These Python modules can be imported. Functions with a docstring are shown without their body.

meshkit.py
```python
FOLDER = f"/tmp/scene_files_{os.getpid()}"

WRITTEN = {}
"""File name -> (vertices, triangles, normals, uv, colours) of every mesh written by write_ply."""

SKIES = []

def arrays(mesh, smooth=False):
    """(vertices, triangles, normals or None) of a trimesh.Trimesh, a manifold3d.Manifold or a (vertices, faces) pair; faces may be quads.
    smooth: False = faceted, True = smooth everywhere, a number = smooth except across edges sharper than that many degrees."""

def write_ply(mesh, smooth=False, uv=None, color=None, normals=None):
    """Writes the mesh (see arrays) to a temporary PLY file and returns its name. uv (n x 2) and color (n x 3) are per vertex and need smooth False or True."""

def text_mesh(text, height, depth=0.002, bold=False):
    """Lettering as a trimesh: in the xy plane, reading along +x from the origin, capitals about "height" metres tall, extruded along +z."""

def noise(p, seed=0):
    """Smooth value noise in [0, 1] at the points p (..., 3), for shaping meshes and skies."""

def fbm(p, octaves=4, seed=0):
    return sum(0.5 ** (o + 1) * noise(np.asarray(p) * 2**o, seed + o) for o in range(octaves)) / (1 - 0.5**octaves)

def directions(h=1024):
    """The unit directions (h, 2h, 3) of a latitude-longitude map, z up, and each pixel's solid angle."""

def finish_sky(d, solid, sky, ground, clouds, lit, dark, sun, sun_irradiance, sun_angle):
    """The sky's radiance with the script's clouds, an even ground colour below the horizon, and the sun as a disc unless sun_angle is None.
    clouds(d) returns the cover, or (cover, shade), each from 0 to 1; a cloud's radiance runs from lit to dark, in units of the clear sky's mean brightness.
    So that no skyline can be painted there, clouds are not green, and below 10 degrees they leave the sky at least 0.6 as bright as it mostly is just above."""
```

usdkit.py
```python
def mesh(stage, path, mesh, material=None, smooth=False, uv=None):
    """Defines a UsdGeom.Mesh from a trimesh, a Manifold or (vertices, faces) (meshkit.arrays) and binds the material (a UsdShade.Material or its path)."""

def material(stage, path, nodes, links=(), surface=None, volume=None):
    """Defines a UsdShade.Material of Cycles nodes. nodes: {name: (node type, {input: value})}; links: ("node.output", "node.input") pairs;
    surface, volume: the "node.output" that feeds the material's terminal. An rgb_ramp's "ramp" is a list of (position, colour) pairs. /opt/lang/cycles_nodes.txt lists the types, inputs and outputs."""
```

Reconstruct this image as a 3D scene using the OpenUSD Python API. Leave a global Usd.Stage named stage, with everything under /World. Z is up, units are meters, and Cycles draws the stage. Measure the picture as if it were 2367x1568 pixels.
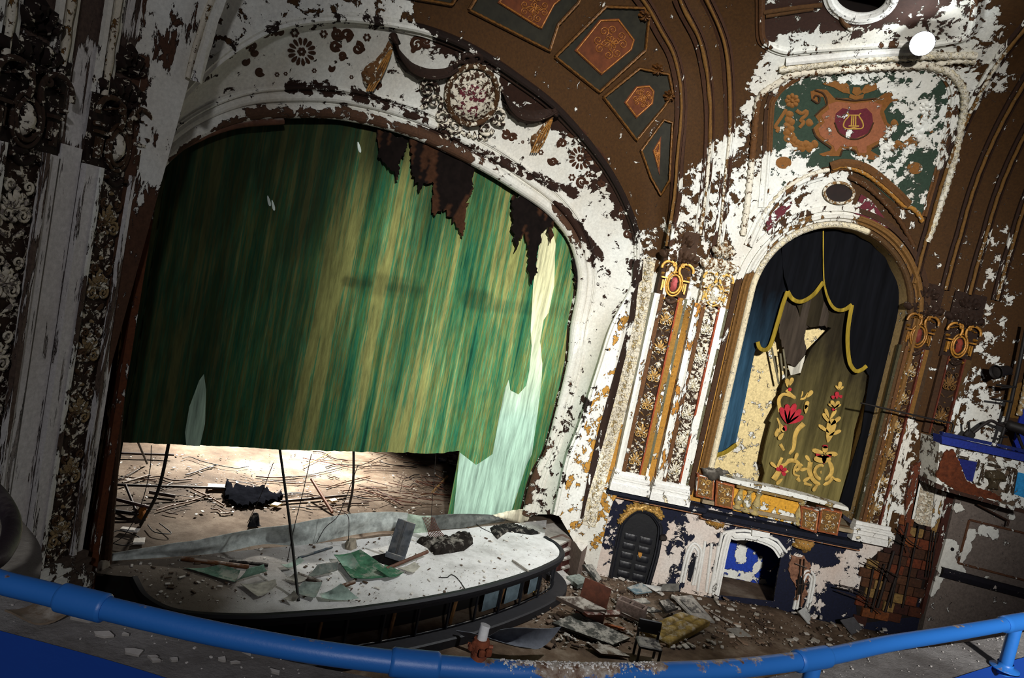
import math, random, numpy as np, usdkit
from pxr import Usd, UsdGeom, UsdLux, UsdShade, Sdf, Gf, Vt
from shapely.geometry import Polygon, LineString, MultiPolygon
from shapely.geometry import Point as SPoint
from shapely import contains_xy
from shapely import affinity
from scipy.spatial import Delaunay, cKDTree
from scipy.interpolate import LinearNDInterpolator
from meshkit import noise, fbm

stage = Usd.Stage.CreateInMemory()
UsdGeom.SetStageUpAxis(stage, 'Z'); UsdGeom.SetStageMetersPerUnit(stage, 1.0)
UsdGeom.Xform.Define(stage, '/World'); UsdGeom.Scope.Define(stage, '/World/Looks')

# ------------------------------------------------------------------ camera, lights, exposure
W, H, FPX = 2367, 1568, 1600.0
PITCH, ROLL = math.radians(4.5), math.radians(11.5)
EYE = np.array([0, 0, 8.7])
_f = np.array([0, math.cos(PITCH), -math.sin(PITCH)]); _u = np.array([0, math.sin(PITCH), math.cos(PITCH)]); _r = np.array([1.0, 0, 0])
CR = math.cos(ROLL) * _r + math.sin(ROLL) * _u
CU = -math.sin(ROLL) * _r + math.cos(ROLL) * _u
cam = UsdGeom.Camera.Define(stage, '/World/camera')
cam.AddTransformOp().Set(Gf.Matrix4d(*CR, 0, *CU, 0, *(-_f), 0, *EYE, 1))
cam.CreateHorizontalApertureAttr(36.0); cam.CreateVerticalApertureAttr(36.0 * H / W)
cam.CreateFocalLengthAttr(36.0 * FPX / W); cam.CreateClippingRangeAttr(Gf.Vec2f(0.05, 200))
cam.CreateExposureAttr(0.0)

def look_at(xf, eye, to):
    eye, to = np.array(eye, float), np.array(to, float)
    b = eye - to; b /= np.linalg.norm(b); r = np.cross([0, 0, 1.0], b)
    r = np.array([1.0, 0, 0]) if np.linalg.norm(r) < 1e-6 else r / np.linalg.norm(r)
    u = np.cross(b, r)
    xf.AddTransformOp().Set(Gf.Matrix4d(*r, 0, *u, 0, *b, 0, *eye, 1))

def spot(name, eye, to, power, radius, angle, soft, color):
    L = UsdLux.SphereLight.Define(stage, '/World/' + name)
    L.CreateRadiusAttr(radius); L.CreateIntensityAttr(power); L.CreateColorAttr(Gf.Vec3f(*color)); L.CreateNormalizeAttr(True)
    s = UsdLux.ShapingAPI.Apply(L.GetPrim()); s.CreateShapingConeAngleAttr(angle); s.CreateShapingConeSoftnessAttr(soft)
    look_at(L, eye, to); return L

# an added unseen spot behind the camera with a wide fill beside it, the work lamp upstage behind the cloth, and an added dim dome for ambient fill
spot('added_rear_spot', (4.0, -15.0, 16.8), (5.2, 22, 8.7), 24500, 0.7, 20.5, 1.0, (1.0, 0.98, 0.95))  # added main wash from behind the camera, source unseen
spot('added_wide_fill', (4.0, -15.2, 17.0), (3.0, 22, 8.4), 1900, 0.7, 40, 1.0, (0.95, 0.95, 1.0))  # added weak fill to lift the left side, no fitting of its own
spot('upstage_lamp', (-8.6, 27.3, 8.0), (-7.7, 23.9, 1.1), 16000, 0.4, 38, 1.0, (1.0, 0.95, 0.86))
spot('work_lamp_beam', (8.6, 18.6, 16.3), (0.6, 19.6, 1.1), 2600, 0.3, 26, 1.0, (0.95, 0.98, 1.0))
dome = UsdLux.DomeLight.Define(stage, '/World/added_ambient_dome'); dome.CreateIntensityAttr(1.0); dome.CreateColorAttr(Gf.Vec3f(0.0095, 0.009, 0.011))  # even ambient fill added for the enclosed house

# ------------------------------------------------------------------ pixels, surfaces
def rays(xy):
    xy = np.atleast_2d(np.asarray(xy, float))
    d = _f + CR * ((xy[:, :1] - W / 2) / FPX) - CU * ((xy[:, 1:2] - H / 2) / FPX)
    return d / np.linalg.norm(d, axis=1, keepdims=True)
def to_px(P):
    d = np.atleast_2d(P) - EYE; z = np.maximum(d @ _f, 0.05)
    return np.c_[W / 2 + FPX * (d @ CR) / z, H / 2 - FPX * (d @ CU) / z]

class Plane:
    def __init__(s, p0, n): s.p0, s.n = np.array(p0, float), np.array(n, float) / np.linalg.norm(n)
    def hit(s, xy):
        r = rays(xy); t = ((s.p0 - EYE) @ s.n) / (r @ s.n)
        return EYE + r * t[:, None], np.repeat(s.n[None], len(r), 0)
    def off(s, h): return Plane(s.p0 + s.n * h, s.n)
def Flat(z): return Plane((0, 0, z), (0, 0, 1))
def at(x, y, z): return Flat(z).hit([(x, y)])[0][0]

class ProfileWall:
    """y as a polyline over z, the same for every x."""
    def __init__(s, yz):
        s.yz = np.array(yz, float); d = np.diff(s.yz, axis=0); s.len = np.r_[0, np.cumsum(np.hypot(*d.T))]
        n = np.c_[-d[:, 1], d[:, 0]]; n /= np.linalg.norm(n, axis=1, keepdims=True)
        s.vn = np.vstack([n[:1], (n[1:] + n[:-1]) / 2, n[-1:]]); s.vn /= np.linalg.norm(s.vn, axis=1, keepdims=True)
    def hit(s, xy):
        r = rays(xy); best = np.full(len(r), 1e9); P = np.zeros((len(r), 3)); N = np.tile([0, -1.0, 0], (len(r), 1))
        for i in range(len(s.yz) - 1):
            a, b = s.yz[i], s.yz[i + 1]; e = b - a
            det = r[:, 1] * -e[1] + e[0] * r[:, 2]
            det = np.where(np.abs(det) < 1e-9, 1e-9, det)
            ry, rz = a[0] - EYE[1], a[1] - EYE[2]
            t = (ry * -e[1] + e[0] * rz) / det; q = (r[:, 1] * rz - r[:, 2] * ry) / det
            ok = (q >= -1e-6) & (q <= 1 + 1e-6) & (t > 0) & (t < best)
            best[ok] = t[ok]; P[ok] = EYE + r[ok] * t[ok, None]
            nn = s.vn[i] + (s.vn[i + 1] - s.vn[i]) * q[:, None]; N[ok] = np.c_[np.zeros(len(nn)), nn][ok]
        return P, N / np.linalg.norm(N, axis=1, keepdims=True)
    def at(s, x, l):
        x, l = np.asarray(x, float), np.asarray(l, float)
        y, z = np.interp(l, s.len, s.yz[:, 0]), np.interp(l, s.len, s.yz[:, 1])
        return np.stack([x, y, z], -1), np.stack([0 * x, np.interp(l, s.len, s.vn[:, 0]), np.interp(l, s.len, s.vn[:, 1])], -1)
    def l_of(s, P):
        return np.array([np.interp(p[2], s.yz[:, 1], s.len) for p in np.atleast_2d(P)])

class Loft:
    """A grid of points (m, n, 3); hit() finds where a pixel's ray meets it."""
    def __init__(s, G):
        s.G = G; du = np.gradient(G, axis=0); dv = np.gradient(G, axis=1); N = np.cross(du, dv)
        N /= np.linalg.norm(N, axis=2, keepdims=True) + 1e-12
        N *= np.sign(np.sum(N * (EYE - G), axis=2, keepdims=True) + 1e-12); s.N = N
        s._i = None
    def hit(s, xy):
        if s._i is None:
            q = to_px(s.G.reshape(-1, 3)); s._i = LinearNDInterpolator(q, np.c_[s.G.reshape(-1, 3), s.N.reshape(-1, 3)]); s._k = cKDTree(q); s._d = np.c_[s.G.reshape(-1, 3), s.N.reshape(-1, 3)]
        xy = np.atleast_2d(np.asarray(xy, float)); o = s._i(xy); bad = np.isnan(o[:, 0])
        if bad.any(): o[bad] = s._d[s._k.query(xy[bad])[1]]
        n = o[:, 3:]; return o[:, :3], n / (np.linalg.norm(n, axis=1, keepdims=True) + 1e-12)

# ------------------------------------------------------------------ wear: where paint has come off (a coat's own state, stored per vertex)
WEAR = []
def wear(val, w, *pts):
    """A stroke of wear: pts in the photograph's pixels, w its half width."""
    WEAR.append((val, w, np.array(pts, float)))
def wear_at(P):
    q = to_px(P); o = np.full(len(q), 0.12)
    for val, w, pts in WEAR:
        lo, hi = pts.min(0) - 1.4 * w, pts.max(0) + 1.4 * w
        m = np.where((q[:, 0] > lo[0]) & (q[:, 0] < hi[0]) & (q[:, 1] > lo[1]) & (q[:, 1] < hi[1]))[0]
        if not len(m): continue
        x = q[m]
        if len(pts) == 1: d = np.hypot(*(x - pts[0]).T)
        else:
            d = np.full(len(x), 1e9)
            for a, b in zip(pts[:-1], pts[1:]):
                e = b - a; t = np.clip(((x - a) @ e) / max(e @ e, 1e-9), 0, 1)
                d = np.minimum(d, np.hypot(*(x - a - t[:, None] * e).T))
        k = np.clip((1.3 - d / w) / 0.6, 0, 1); k = k * k * (3 - 2 * k)
        o[m] = o[m] * (1 - k) + val * k
    return o

def C(h):
    c = np.array([int(h[i:i + 2], 16) for i in (1, 3, 5)]) / 255.0
    return np.where(c <= 0.04045, c / 12.92, ((c + 0.055) / 1.055) ** 2.4)

# ------------------------------------------------------------------ mesh building
class MB:
    def __init__(s): s.v, s.f, s.c, s.p, s.n = [], [], [], [], 0
    def add(s, v, f, col=(.5, .5, .5), peel=None, flat=False):
        v, f = np.asarray(v, float), np.asarray(f, int)
        if len(f) == 0: return s
        if f.shape[1] == 4: f = np.vstack([f[:, [0, 1, 2]], f[:, [0, 2, 3]]])
        col = np.asarray(col, float); col = np.tile(col, (len(v), 1)) if col.ndim == 1 else col
        p = np.full(len(v), np.nan) if peel is None else np.broadcast_to(np.asarray(peel, float), (len(v),))
        if flat:
            i = f.ravel(); v, col, p = v[i], col[i], p[i]; f = np.arange(len(i)).reshape(-1, 3)
        s.v.append(v); s.f.append(f + s.n); s.c.append(col); s.p.append(p); s.n += len(v); return s
    def arrays(s):
        v, f, c, p = np.vstack(s.v), np.vstack(s.f), np.vstack(s.c), np.concatenate(s.p)
        bad = np.isnan(p)
        if bad.any(): p = p.copy(); p[bad] = wear_at(v[bad])
        return v, f, c, p

def grid_faces(m, n, wrap=False):
    i, j = np.meshgrid(np.arange(m - 1), np.arange(n if wrap else n - 1), indexing='ij'); j2 = (j + 1) % n
    return np.stack([i * n + j, i * n + j2, (i + 1) * n + j2, (i + 1) * n + j], -1).reshape(-1, 4)
def add_grid(mb, G, col, peel=None, thick=0, N=None):
    peel = np.asarray(peel, float).ravel() if np.ndim(peel) else peel; pm = peel.mean() if np.ndim(peel) else peel
    m, n = G.shape[:2]; mb.add(G.reshape(-1, 3), grid_faces(m, n), col if np.ndim(col) == 1 else np.asarray(col).reshape(-1, 3), peel)
    if thick:
        B = G - N * thick; mb.add(B.reshape(-1, 3), grid_faces(m, n)[:, ::-1], col if np.ndim(col) == 1 else np.asarray(col).reshape(-1, 3), peel)
        ring = [(i, 0) for i in range(m)] + [(m - 1, j) for j in range(1, n)] + [(i, n - 1) for i in range(m - 2, -1, -1)] + [(0, j) for j in range(n - 2, 0, -1)]
        a = np.array([G[i, j] for i, j in ring]); b = np.array([B[i, j] for i, j in ring])
        cc = col if np.ndim(col) == 1 else np.asarray(col).reshape(-1, 3).mean(0)
        mb.add(np.vstack([a, b]), grid_faces(2, len(ring), True), cc, pm, flat=True)

def spline(pts, n=40, closed=False):
    """Catmull-Rom through pts, n points evenly along it."""
    p = np.array(pts, float)
    if len(p) < 3: return p[0] + (p[-1] - p[0]) * np.linspace(0, 1, n)[:, None]
    q = np.vstack([p[-1:], p, p[:2]]) if closed else np.vstack([2 * p[0] - p[1], p, 2 * p[-1] - p[-2]])
    out, t = [], np.linspace(0, 1, 12, endpoint=False)[:, None]
    for i in range(len(q) - 3):
        a, b, c, d = q[i:i + 4]
        out.append(0.5 * (2 * b + (c - a) * t + (2 * a - 5 * b + 4 * c - d) * t ** 2 + (3 * b - a - 3 * c + d) * t ** 3))
    out = np.vstack(out + [q[-2:-1]]); L = np.r_[0, np.cumsum(np.linalg.norm(np.diff(out, axis=0), axis=1))]
    s = np.linspace(0, L[-1], n, endpoint=not closed)
    return np.stack([np.interp(s, L, out[:, k]) for k in range(out.shape[1])], -1)

def densify(r, sp):
    out = []
    for a, b in zip(r[:-1], r[1:]):
        k = max(1, int(math.ceil(np.hypot(*(np.array(b) - a)) / sp)))
        out += [np.array(a) + (np.array(b) - np.array(a)) * i / k for i in range(k)]
    return np.array(out)
def tri2d(poly, sp, inner=True):
    poly = poly if isinstance(poly, (Polygon, MultiPolygon)) else Polygon(poly)
    if not poly.is_valid: poly = poly.buffer(0)
    V, F, nb = [], [], 0
    for g in getattr(poly, 'geoms', [poly]):
        if g.is_empty or g.area < 1e-9: continue
        pts = [densify(np.array(r.coords), sp) for r in [g.exterior, *g.interiors]]
        b = np.vstack(pts)
        if inner:
            x0, y0, x1, y1 = g.bounds; gx, gy = np.meshgrid(np.arange(x0 + sp / 2, x1, sp), np.arange(y0 + sp / 2, y1, sp * .9)); gx = gx + (np.arange(gx.shape[0]) % 2)[:, None] * sp / 2
            q = np.c_[gx.ravel(), gy.ravel()]
            if len(q):
                q = q[contains_xy(g, q[:, 0], q[:, 1])]
                if len(q): q = q[cKDTree(b).query(q)[0] > sp * .45]
            p = np.vstack([b, q]) if len(q) else b
        else: p = b
        if len(p) < 3: continue
        p = p + np.random.default_rng(len(p)).normal(0, sp * 1e-4, p.shape)
        t = Delaunay(p).simplices; cen = p[t].mean(1); t = t[contains_xy(g, cen[:, 0], cen[:, 1])]
        a = p[t]; cr = (a[:, 1, 0] - a[:, 0, 0]) * (a[:, 2, 1] - a[:, 0, 1]) - (a[:, 1, 1] - a[:, 0, 1]) * (a[:, 2, 0] - a[:, 0, 0])
        t = t[np.abs(cr) > 1e-9]; cr = cr[np.abs(cr) > 1e-9]; t[cr > 0] = t[cr > 0][:, ::-1]      # y points down: this faces the viewer
        V.append(p); F.append(t + nb); nb += len(p)
    if not V: return np.zeros((0, 2)), np.zeros((0, 3), int), np.zeros((0, 2), int)
    V, F = np.vstack(V), np.vstack(F); e = np.vstack([F[:, [0, 1]], F[:, [1, 2]], F[:, [2, 0]]]); k = np.sort(e, 1)
    _, i, n = np.unique(k, axis=0, return_index=True, return_counts=True)
    return V, F, e[i[n == 1]]
def relief(mb, poly, S, h, col, h0=-.02, sp=None, peel=None, puff=0, shape=None, colf=None):
    """A raised (puffed) piece of outline poly, in pixels, standing h metres proud of the surface S."""
    P2 = poly if isinstance(poly, (Polygon, MultiPolygon)) else Polygon(poly)
    if not P2.is_valid: P2 = P2.buffer(0)
    if P2.is_empty: return mb
    sp = sp or max(1.2, math.sqrt(P2.area) / 9)
    V, F, E = tri2d(P2, sp)
    if not len(V): return mb
    P, N = S.hit(V); hh = np.full(len(V), float(h))
    if puff:
        b = np.unique(E); d = cKDTree(V[b]).query(V)[0]; q = np.clip(d / puff, 0, 1); hh = h0 + (h - h0) * np.sqrt(1 - (1 - q) ** 2) * 0.92 + (h - h0) * .08
    if shape is not None: hh = hh + shape(V, P)
    c = col if colf is None else colf(V, P)
    mb.add(P + N * hh[:, None], F, c, peel)
    if not puff:
        i = E.ravel(); a = (P + N * hh[:, None])[i]; b = (P + N * h0)[i]; cc = np.asarray(c); cc = cc if cc.ndim == 1 else np.vstack([cc[i], cc[i]])
        k = np.arange(len(E)); m = len(i)
        mb.add(np.vstack([a, b]), np.stack([2 * k + 1, 2 * k, m + 2 * k, m + 2 * k + 1], -1), cc, peel, flat=False)
    return mb

def frames(P, N=None):
    T = np.gradient(P, axis=0); T /= np.linalg.norm(T, axis=1, keepdims=True) + 1e-12
    if N is None:
        n = np.cross(T[0], [0, 0, 1.0] if abs(T[0][2]) < .9 else [1.0, 0, 0]); n /= np.linalg.norm(n); N = [n]
        for t in T[1:]:
            n = N[-1] - t * (N[-1] @ t); N.append(n / (np.linalg.norm(n) + 1e-12))
        N = np.array(N)
    else: N = N - T * np.sum(N * T, 1, keepdims=True); N /= np.linalg.norm(N, axis=1, keepdims=True) + 1e-12
    return T, N, np.cross(T, N)
def tube(mb, P, r, col, sides=7, peel=None, N=None, twist=None, squash=1.0):
    P = np.asarray(P, float); T, N, B = frames(P, N); r = np.broadcast_to(np.asarray(r, float), (len(P),))
    a = np.arange(sides) * 2 * math.pi / sides; rr = r[:, None] * np.ones(sides)
    if twist: s = np.r_[0, np.cumsum(np.linalg.norm(np.diff(P, axis=0), axis=1))]; rr = rr * (1 + .22 * np.cos(2 * a[None] + s[:, None] * twist))
    v = P[:, None] + rr[..., None] * (np.cos(a)[None, :, None] * N[:, None] * squash + np.sin(a)[None, :, None] * B[:, None])
    mb.add(v.reshape(-1, 3), grid_faces(len(P), sides, True), col, peel)
    for e, o in ((0, 1), (len(P) - 1, -1)):
        c = np.vstack([v[e], P[e:e + 1]]); k = np.arange(sides); f = np.stack([k, np.full(sides, sides), (k + 1) % sides], -1)[:, ::o]
        mb.add(c, f, col, peel)
    return mb
def ptube(mb, pts, S, r, col, lift=0., n=None, sides=6, peel=None, sp=True, twist=None, squash=1.0):
    q = spline(pts, n or max(6, 3 * len(pts))) if sp else np.array(pts, float)
    P, N = S.hit(q); return tube(mb, P + N * lift, r, col, sides, peel, N, twist, squash)
def mould(mb, P, N, prof, col, peel=None):
    """Sweeps prof, a list of (sideways, outwards) in metres, along P with outward normals N."""
    P = np.asarray(P, float); T, N, B = frames(P, np.asarray(N, float)); q = np.array(prof, float)
    v = P[:, None] + q[None, :, :1] * B[:, None] + q[None, :, 1:] * N[:, None]
    f = grid_faces(len(P), len(q)); a, b = v[:, :-1], v[:, 1:]           # each facet of the profile keeps its own edge
    for k in range(len(q) - 1):
        mb.add(np.stack([a[:, k], b[:, k]], 1).reshape(-1, 3), grid_faces(len(P), 2), col, peel)
    return mb
def pmould(mb, pts, S, prof, col, n=None, sp=True, peel=None, closed=False):
    q = spline(pts, n or max(8, 6 * len(pts)), closed) if sp else densify(np.array(list(pts) + ([pts[0]] if closed else []), float), 8)
    if closed: q = np.vstack([q, q[:1]])
    elif not sp: q = np.vstack([q, pts[-1]])
    P, N = S.hit(q); return mould(mb, P, N, prof, col, peel)
ROUND = lambda w, h, n=7: [(-w / 2 * math.cos(t), h * math.sin(t)) for t in np.linspace(0, math.pi, n)]
BAR = lambda w, h: [(-w / 2, -.02), (-w / 2, h), (w / 2, h), (w / 2, -.02)]
OGEE = lambda w, h: [(-w / 2, -.02), (-w / 2, h * .5), (-w * .3, h * .6), (-w * .15, h), (w * .12, h * .95), (w * .25, h * .45), (w * .5, h * .35), (w / 2, -.02)]
def both(prof): return prof if True else prof

def box(mb, size, loc, rot=None, col=(.5, .5, .5), ch=.01, peel=0.0):
    """A box with chamfered edges."""
    s = np.array(size, float) / 2; ch = min(ch, s.min() * .6); pts = []
    for sx in (-1, 1):
        for sy in (-1, 1):
            for sz in (-1, 1):
                g = np.array([sx, sy, sz])
                for k in range(3):
                    o = np.full(3, ch); o[k] = 0; pts.append(g * (s - o))
    from scipy.spatial import ConvexHull
    pts = np.array(pts); h = ConvexHull(pts); f = h.simplices.copy(); c = pts[f]
    n = np.cross(c[:, 1] - c[:, 0], c[:, 2] - c[:, 0]); flip = np.sum(n * c.mean(1), 1) < 0; f[flip] = f[flip][:, ::-1]
    if rot is not None: pts = pts @ np.asarray(rot).T
    mb.add(pts + np.array(loc), f, col, peel, flat=True); return mb
def rz(a): c, s = math.cos(a), math.sin(a); return np.array([[c, -s, 0], [s, c, 0], [0, 0, 1.0]])
def rx(a): c, s = math.cos(a), math.sin(a); return np.array([[1.0, 0, 0], [0, c, -s], [0, s, c]])
def ry(a): c, s = math.cos(a), math.sin(a); return np.array([[c, 0, s], [0, 1.0, 0], [-s, 0, c]])
def lathe(mb, prof, loc, col, n=16, peel=0.0, M=None):
    a = np.arange(n) * 2 * math.pi / n; p = np.array(prof, float)
    v = np.stack([p[:, :1] * np.cos(a), p[:, :1] * np.sin(a), np.repeat(p[:, 1:], n, 1)], -1).reshape(-1, 3)
    if M is not None: v = v @ np.asarray(M).T
    mb.add(v + np.array(loc), grid_faces(len(p), n, True), col, peel); return mb
def plate(mb, quad, zs, th, col, peel=0.0, warp=0, n=6):
    """A board whose top corners are seen at the pixels quad, at the heights zs; th thick; warp lifts its edges."""
    q = np.array([at(x, y, z) for (x, y), z in zip(quad, np.broadcast_to(zs, (4,)))])
    u, v = np.meshgrid(np.linspace(0, 1, n), np.linspace(0, 1, n), indexing='ij'); u, v = u[..., None], v[..., None]
    G = q[0] * (1 - u) * (1 - v) + q[1] * u * (1 - v) + q[2] * u * v + q[3] * (1 - u) * v
    if warp: G = G + np.array([0, 0, 1.0]) * warp * ((2 * u - 1) ** 2 + .4 * (2 * v - 1) ** 3)
    N = np.cross(q[1] - q[0], q[3] - q[0]); N /= np.linalg.norm(N); N = N if N[2] > 0 else -N
    add_grid(mb, G, col, peel, th, np.broadcast_to(N, G.shape)); return mb

# ------------------------------------------------------------------ prims
USED = {}
def numbered(parent, name):
    k = USED.get((parent, name), 0); USED[(parent, name)] = k + 1
    return parent + '/' + (name if k == 0 else f'{name}_{k:03d}')
def put(path, mb, mat, base=None, smooth=True):
    v, f, c, p = mb.arrays()
    a = v[f]; ar = np.linalg.norm(np.cross(a[:, 1] - a[:, 0], a[:, 2] - a[:, 0]), axis=1); f = f[ar > 1e-12]
    u, inv = np.unique(f, return_inverse=True); v, c, p, f = v[u], c[u], p[u], inv.reshape(-1, 3)
    if base is not None: v = v - base
    m = UsdGeom.Mesh.Define(stage, path)
    m.CreatePointsAttr(Vt.Vec3fArray.FromNumpy(v.astype(np.float32)))
    m.CreateFaceVertexCountsAttr(Vt.IntArray.FromNumpy(np.full(len(f), 3, np.int32)))
    m.CreateFaceVertexIndicesAttr(Vt.IntArray.FromNumpy(f.astype(np.int32).ravel()))
    m.CreateSubdivisionSchemeAttr('none'); m.CreateDoubleSidedAttr(True)
    if smooth:
        n, fn = np.zeros_like(v), np.cross(v[f[:, 1]] - v[f[:, 0]], v[f[:, 2]] - v[f[:, 0]])
        for k in range(3): np.add.at(n, f[:, k], fn)
        L = np.linalg.norm(n, axis=1, keepdims=True); n = np.where(L > 0, n / np.maximum(L, 1e-300), [0, 0, 1.0])
        m.CreateNormalsAttr(Vt.Vec3fArray.FromNumpy(n.astype(np.float32))); m.SetNormalsInterpolation('vertex')
    A = UsdGeom.PrimvarsAPI(m)
    A.CreatePrimvar('coat', Sdf.ValueTypeNames.Color3fArray, 'vertex').Set(Vt.Vec3fArray.FromNumpy(c.astype(np.float32)))
    A.CreatePrimvar('wear', Sdf.ValueTypeNames.FloatArray, 'vertex').Set(Vt.FloatArray.FromNumpy(p.astype(np.float32)))
    UsdShade.MaterialBindingAPI.Apply(m.GetPrim()).Bind(mat); return m.GetPrim()
def tag(p, label=None, cat=None, group=None, kind=None):
    for k, v in (('label', label), ('category', cat), ('group', group), ('kind', kind)):
        if v: p.SetCustomDataByKey(k, v)
    return p
class Thing:
    """An Xform standing at the thing's base; its parts (and their parts) are written when close() is called."""
    def __init__(s, name, label, cat=None, group=None, kind=None): s.name, s.meta, s.parts = name, (label, cat, group, kind), []
    def part(s, name, mb, mat, label=None, smooth=True, kind=None):
        s.parts.append([name, mb, mat, label, smooth, kind, []]); return s.parts[-1]
    def sub(s, part, name, mb, mat, label=None, smooth=True): part[6].append((name, mb, mat, label, smooth))
    def close(s):
        path = numbered('/World', s.name); x = UsdGeom.Xform.Define(stage, path)
        V = np.vstack([np.vstack(p[1].v) for p in s.parts if p[1].v]); b = np.array([V[:, 0].mean(), V[:, 1].mean(), V[:, 2].min()])
        x.AddTranslateOp().Set(Gf.Vec3d(*b)); tag(x.GetPrim(), *s.meta)
        for name, mb, mat, label, smooth, kind, subs in s.parts:
            if not mb.v: continue
            pp = numbered(path, name); tag(put(pp, mb, mat, b, smooth), label, kind=kind)
            for n2, m2, t2, l2, s2 in subs:
                if m2.v: tag(put(numbered(pp, n2), m2, t2, b, s2), l2)
        return x.GetPrim()
def single(name, mb, mat, label, cat=None, group=None, kind=None, smooth=True):
    return tag(put(numbered('/World', name), mb, mat, None, smooth), label, cat, group, kind)

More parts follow.
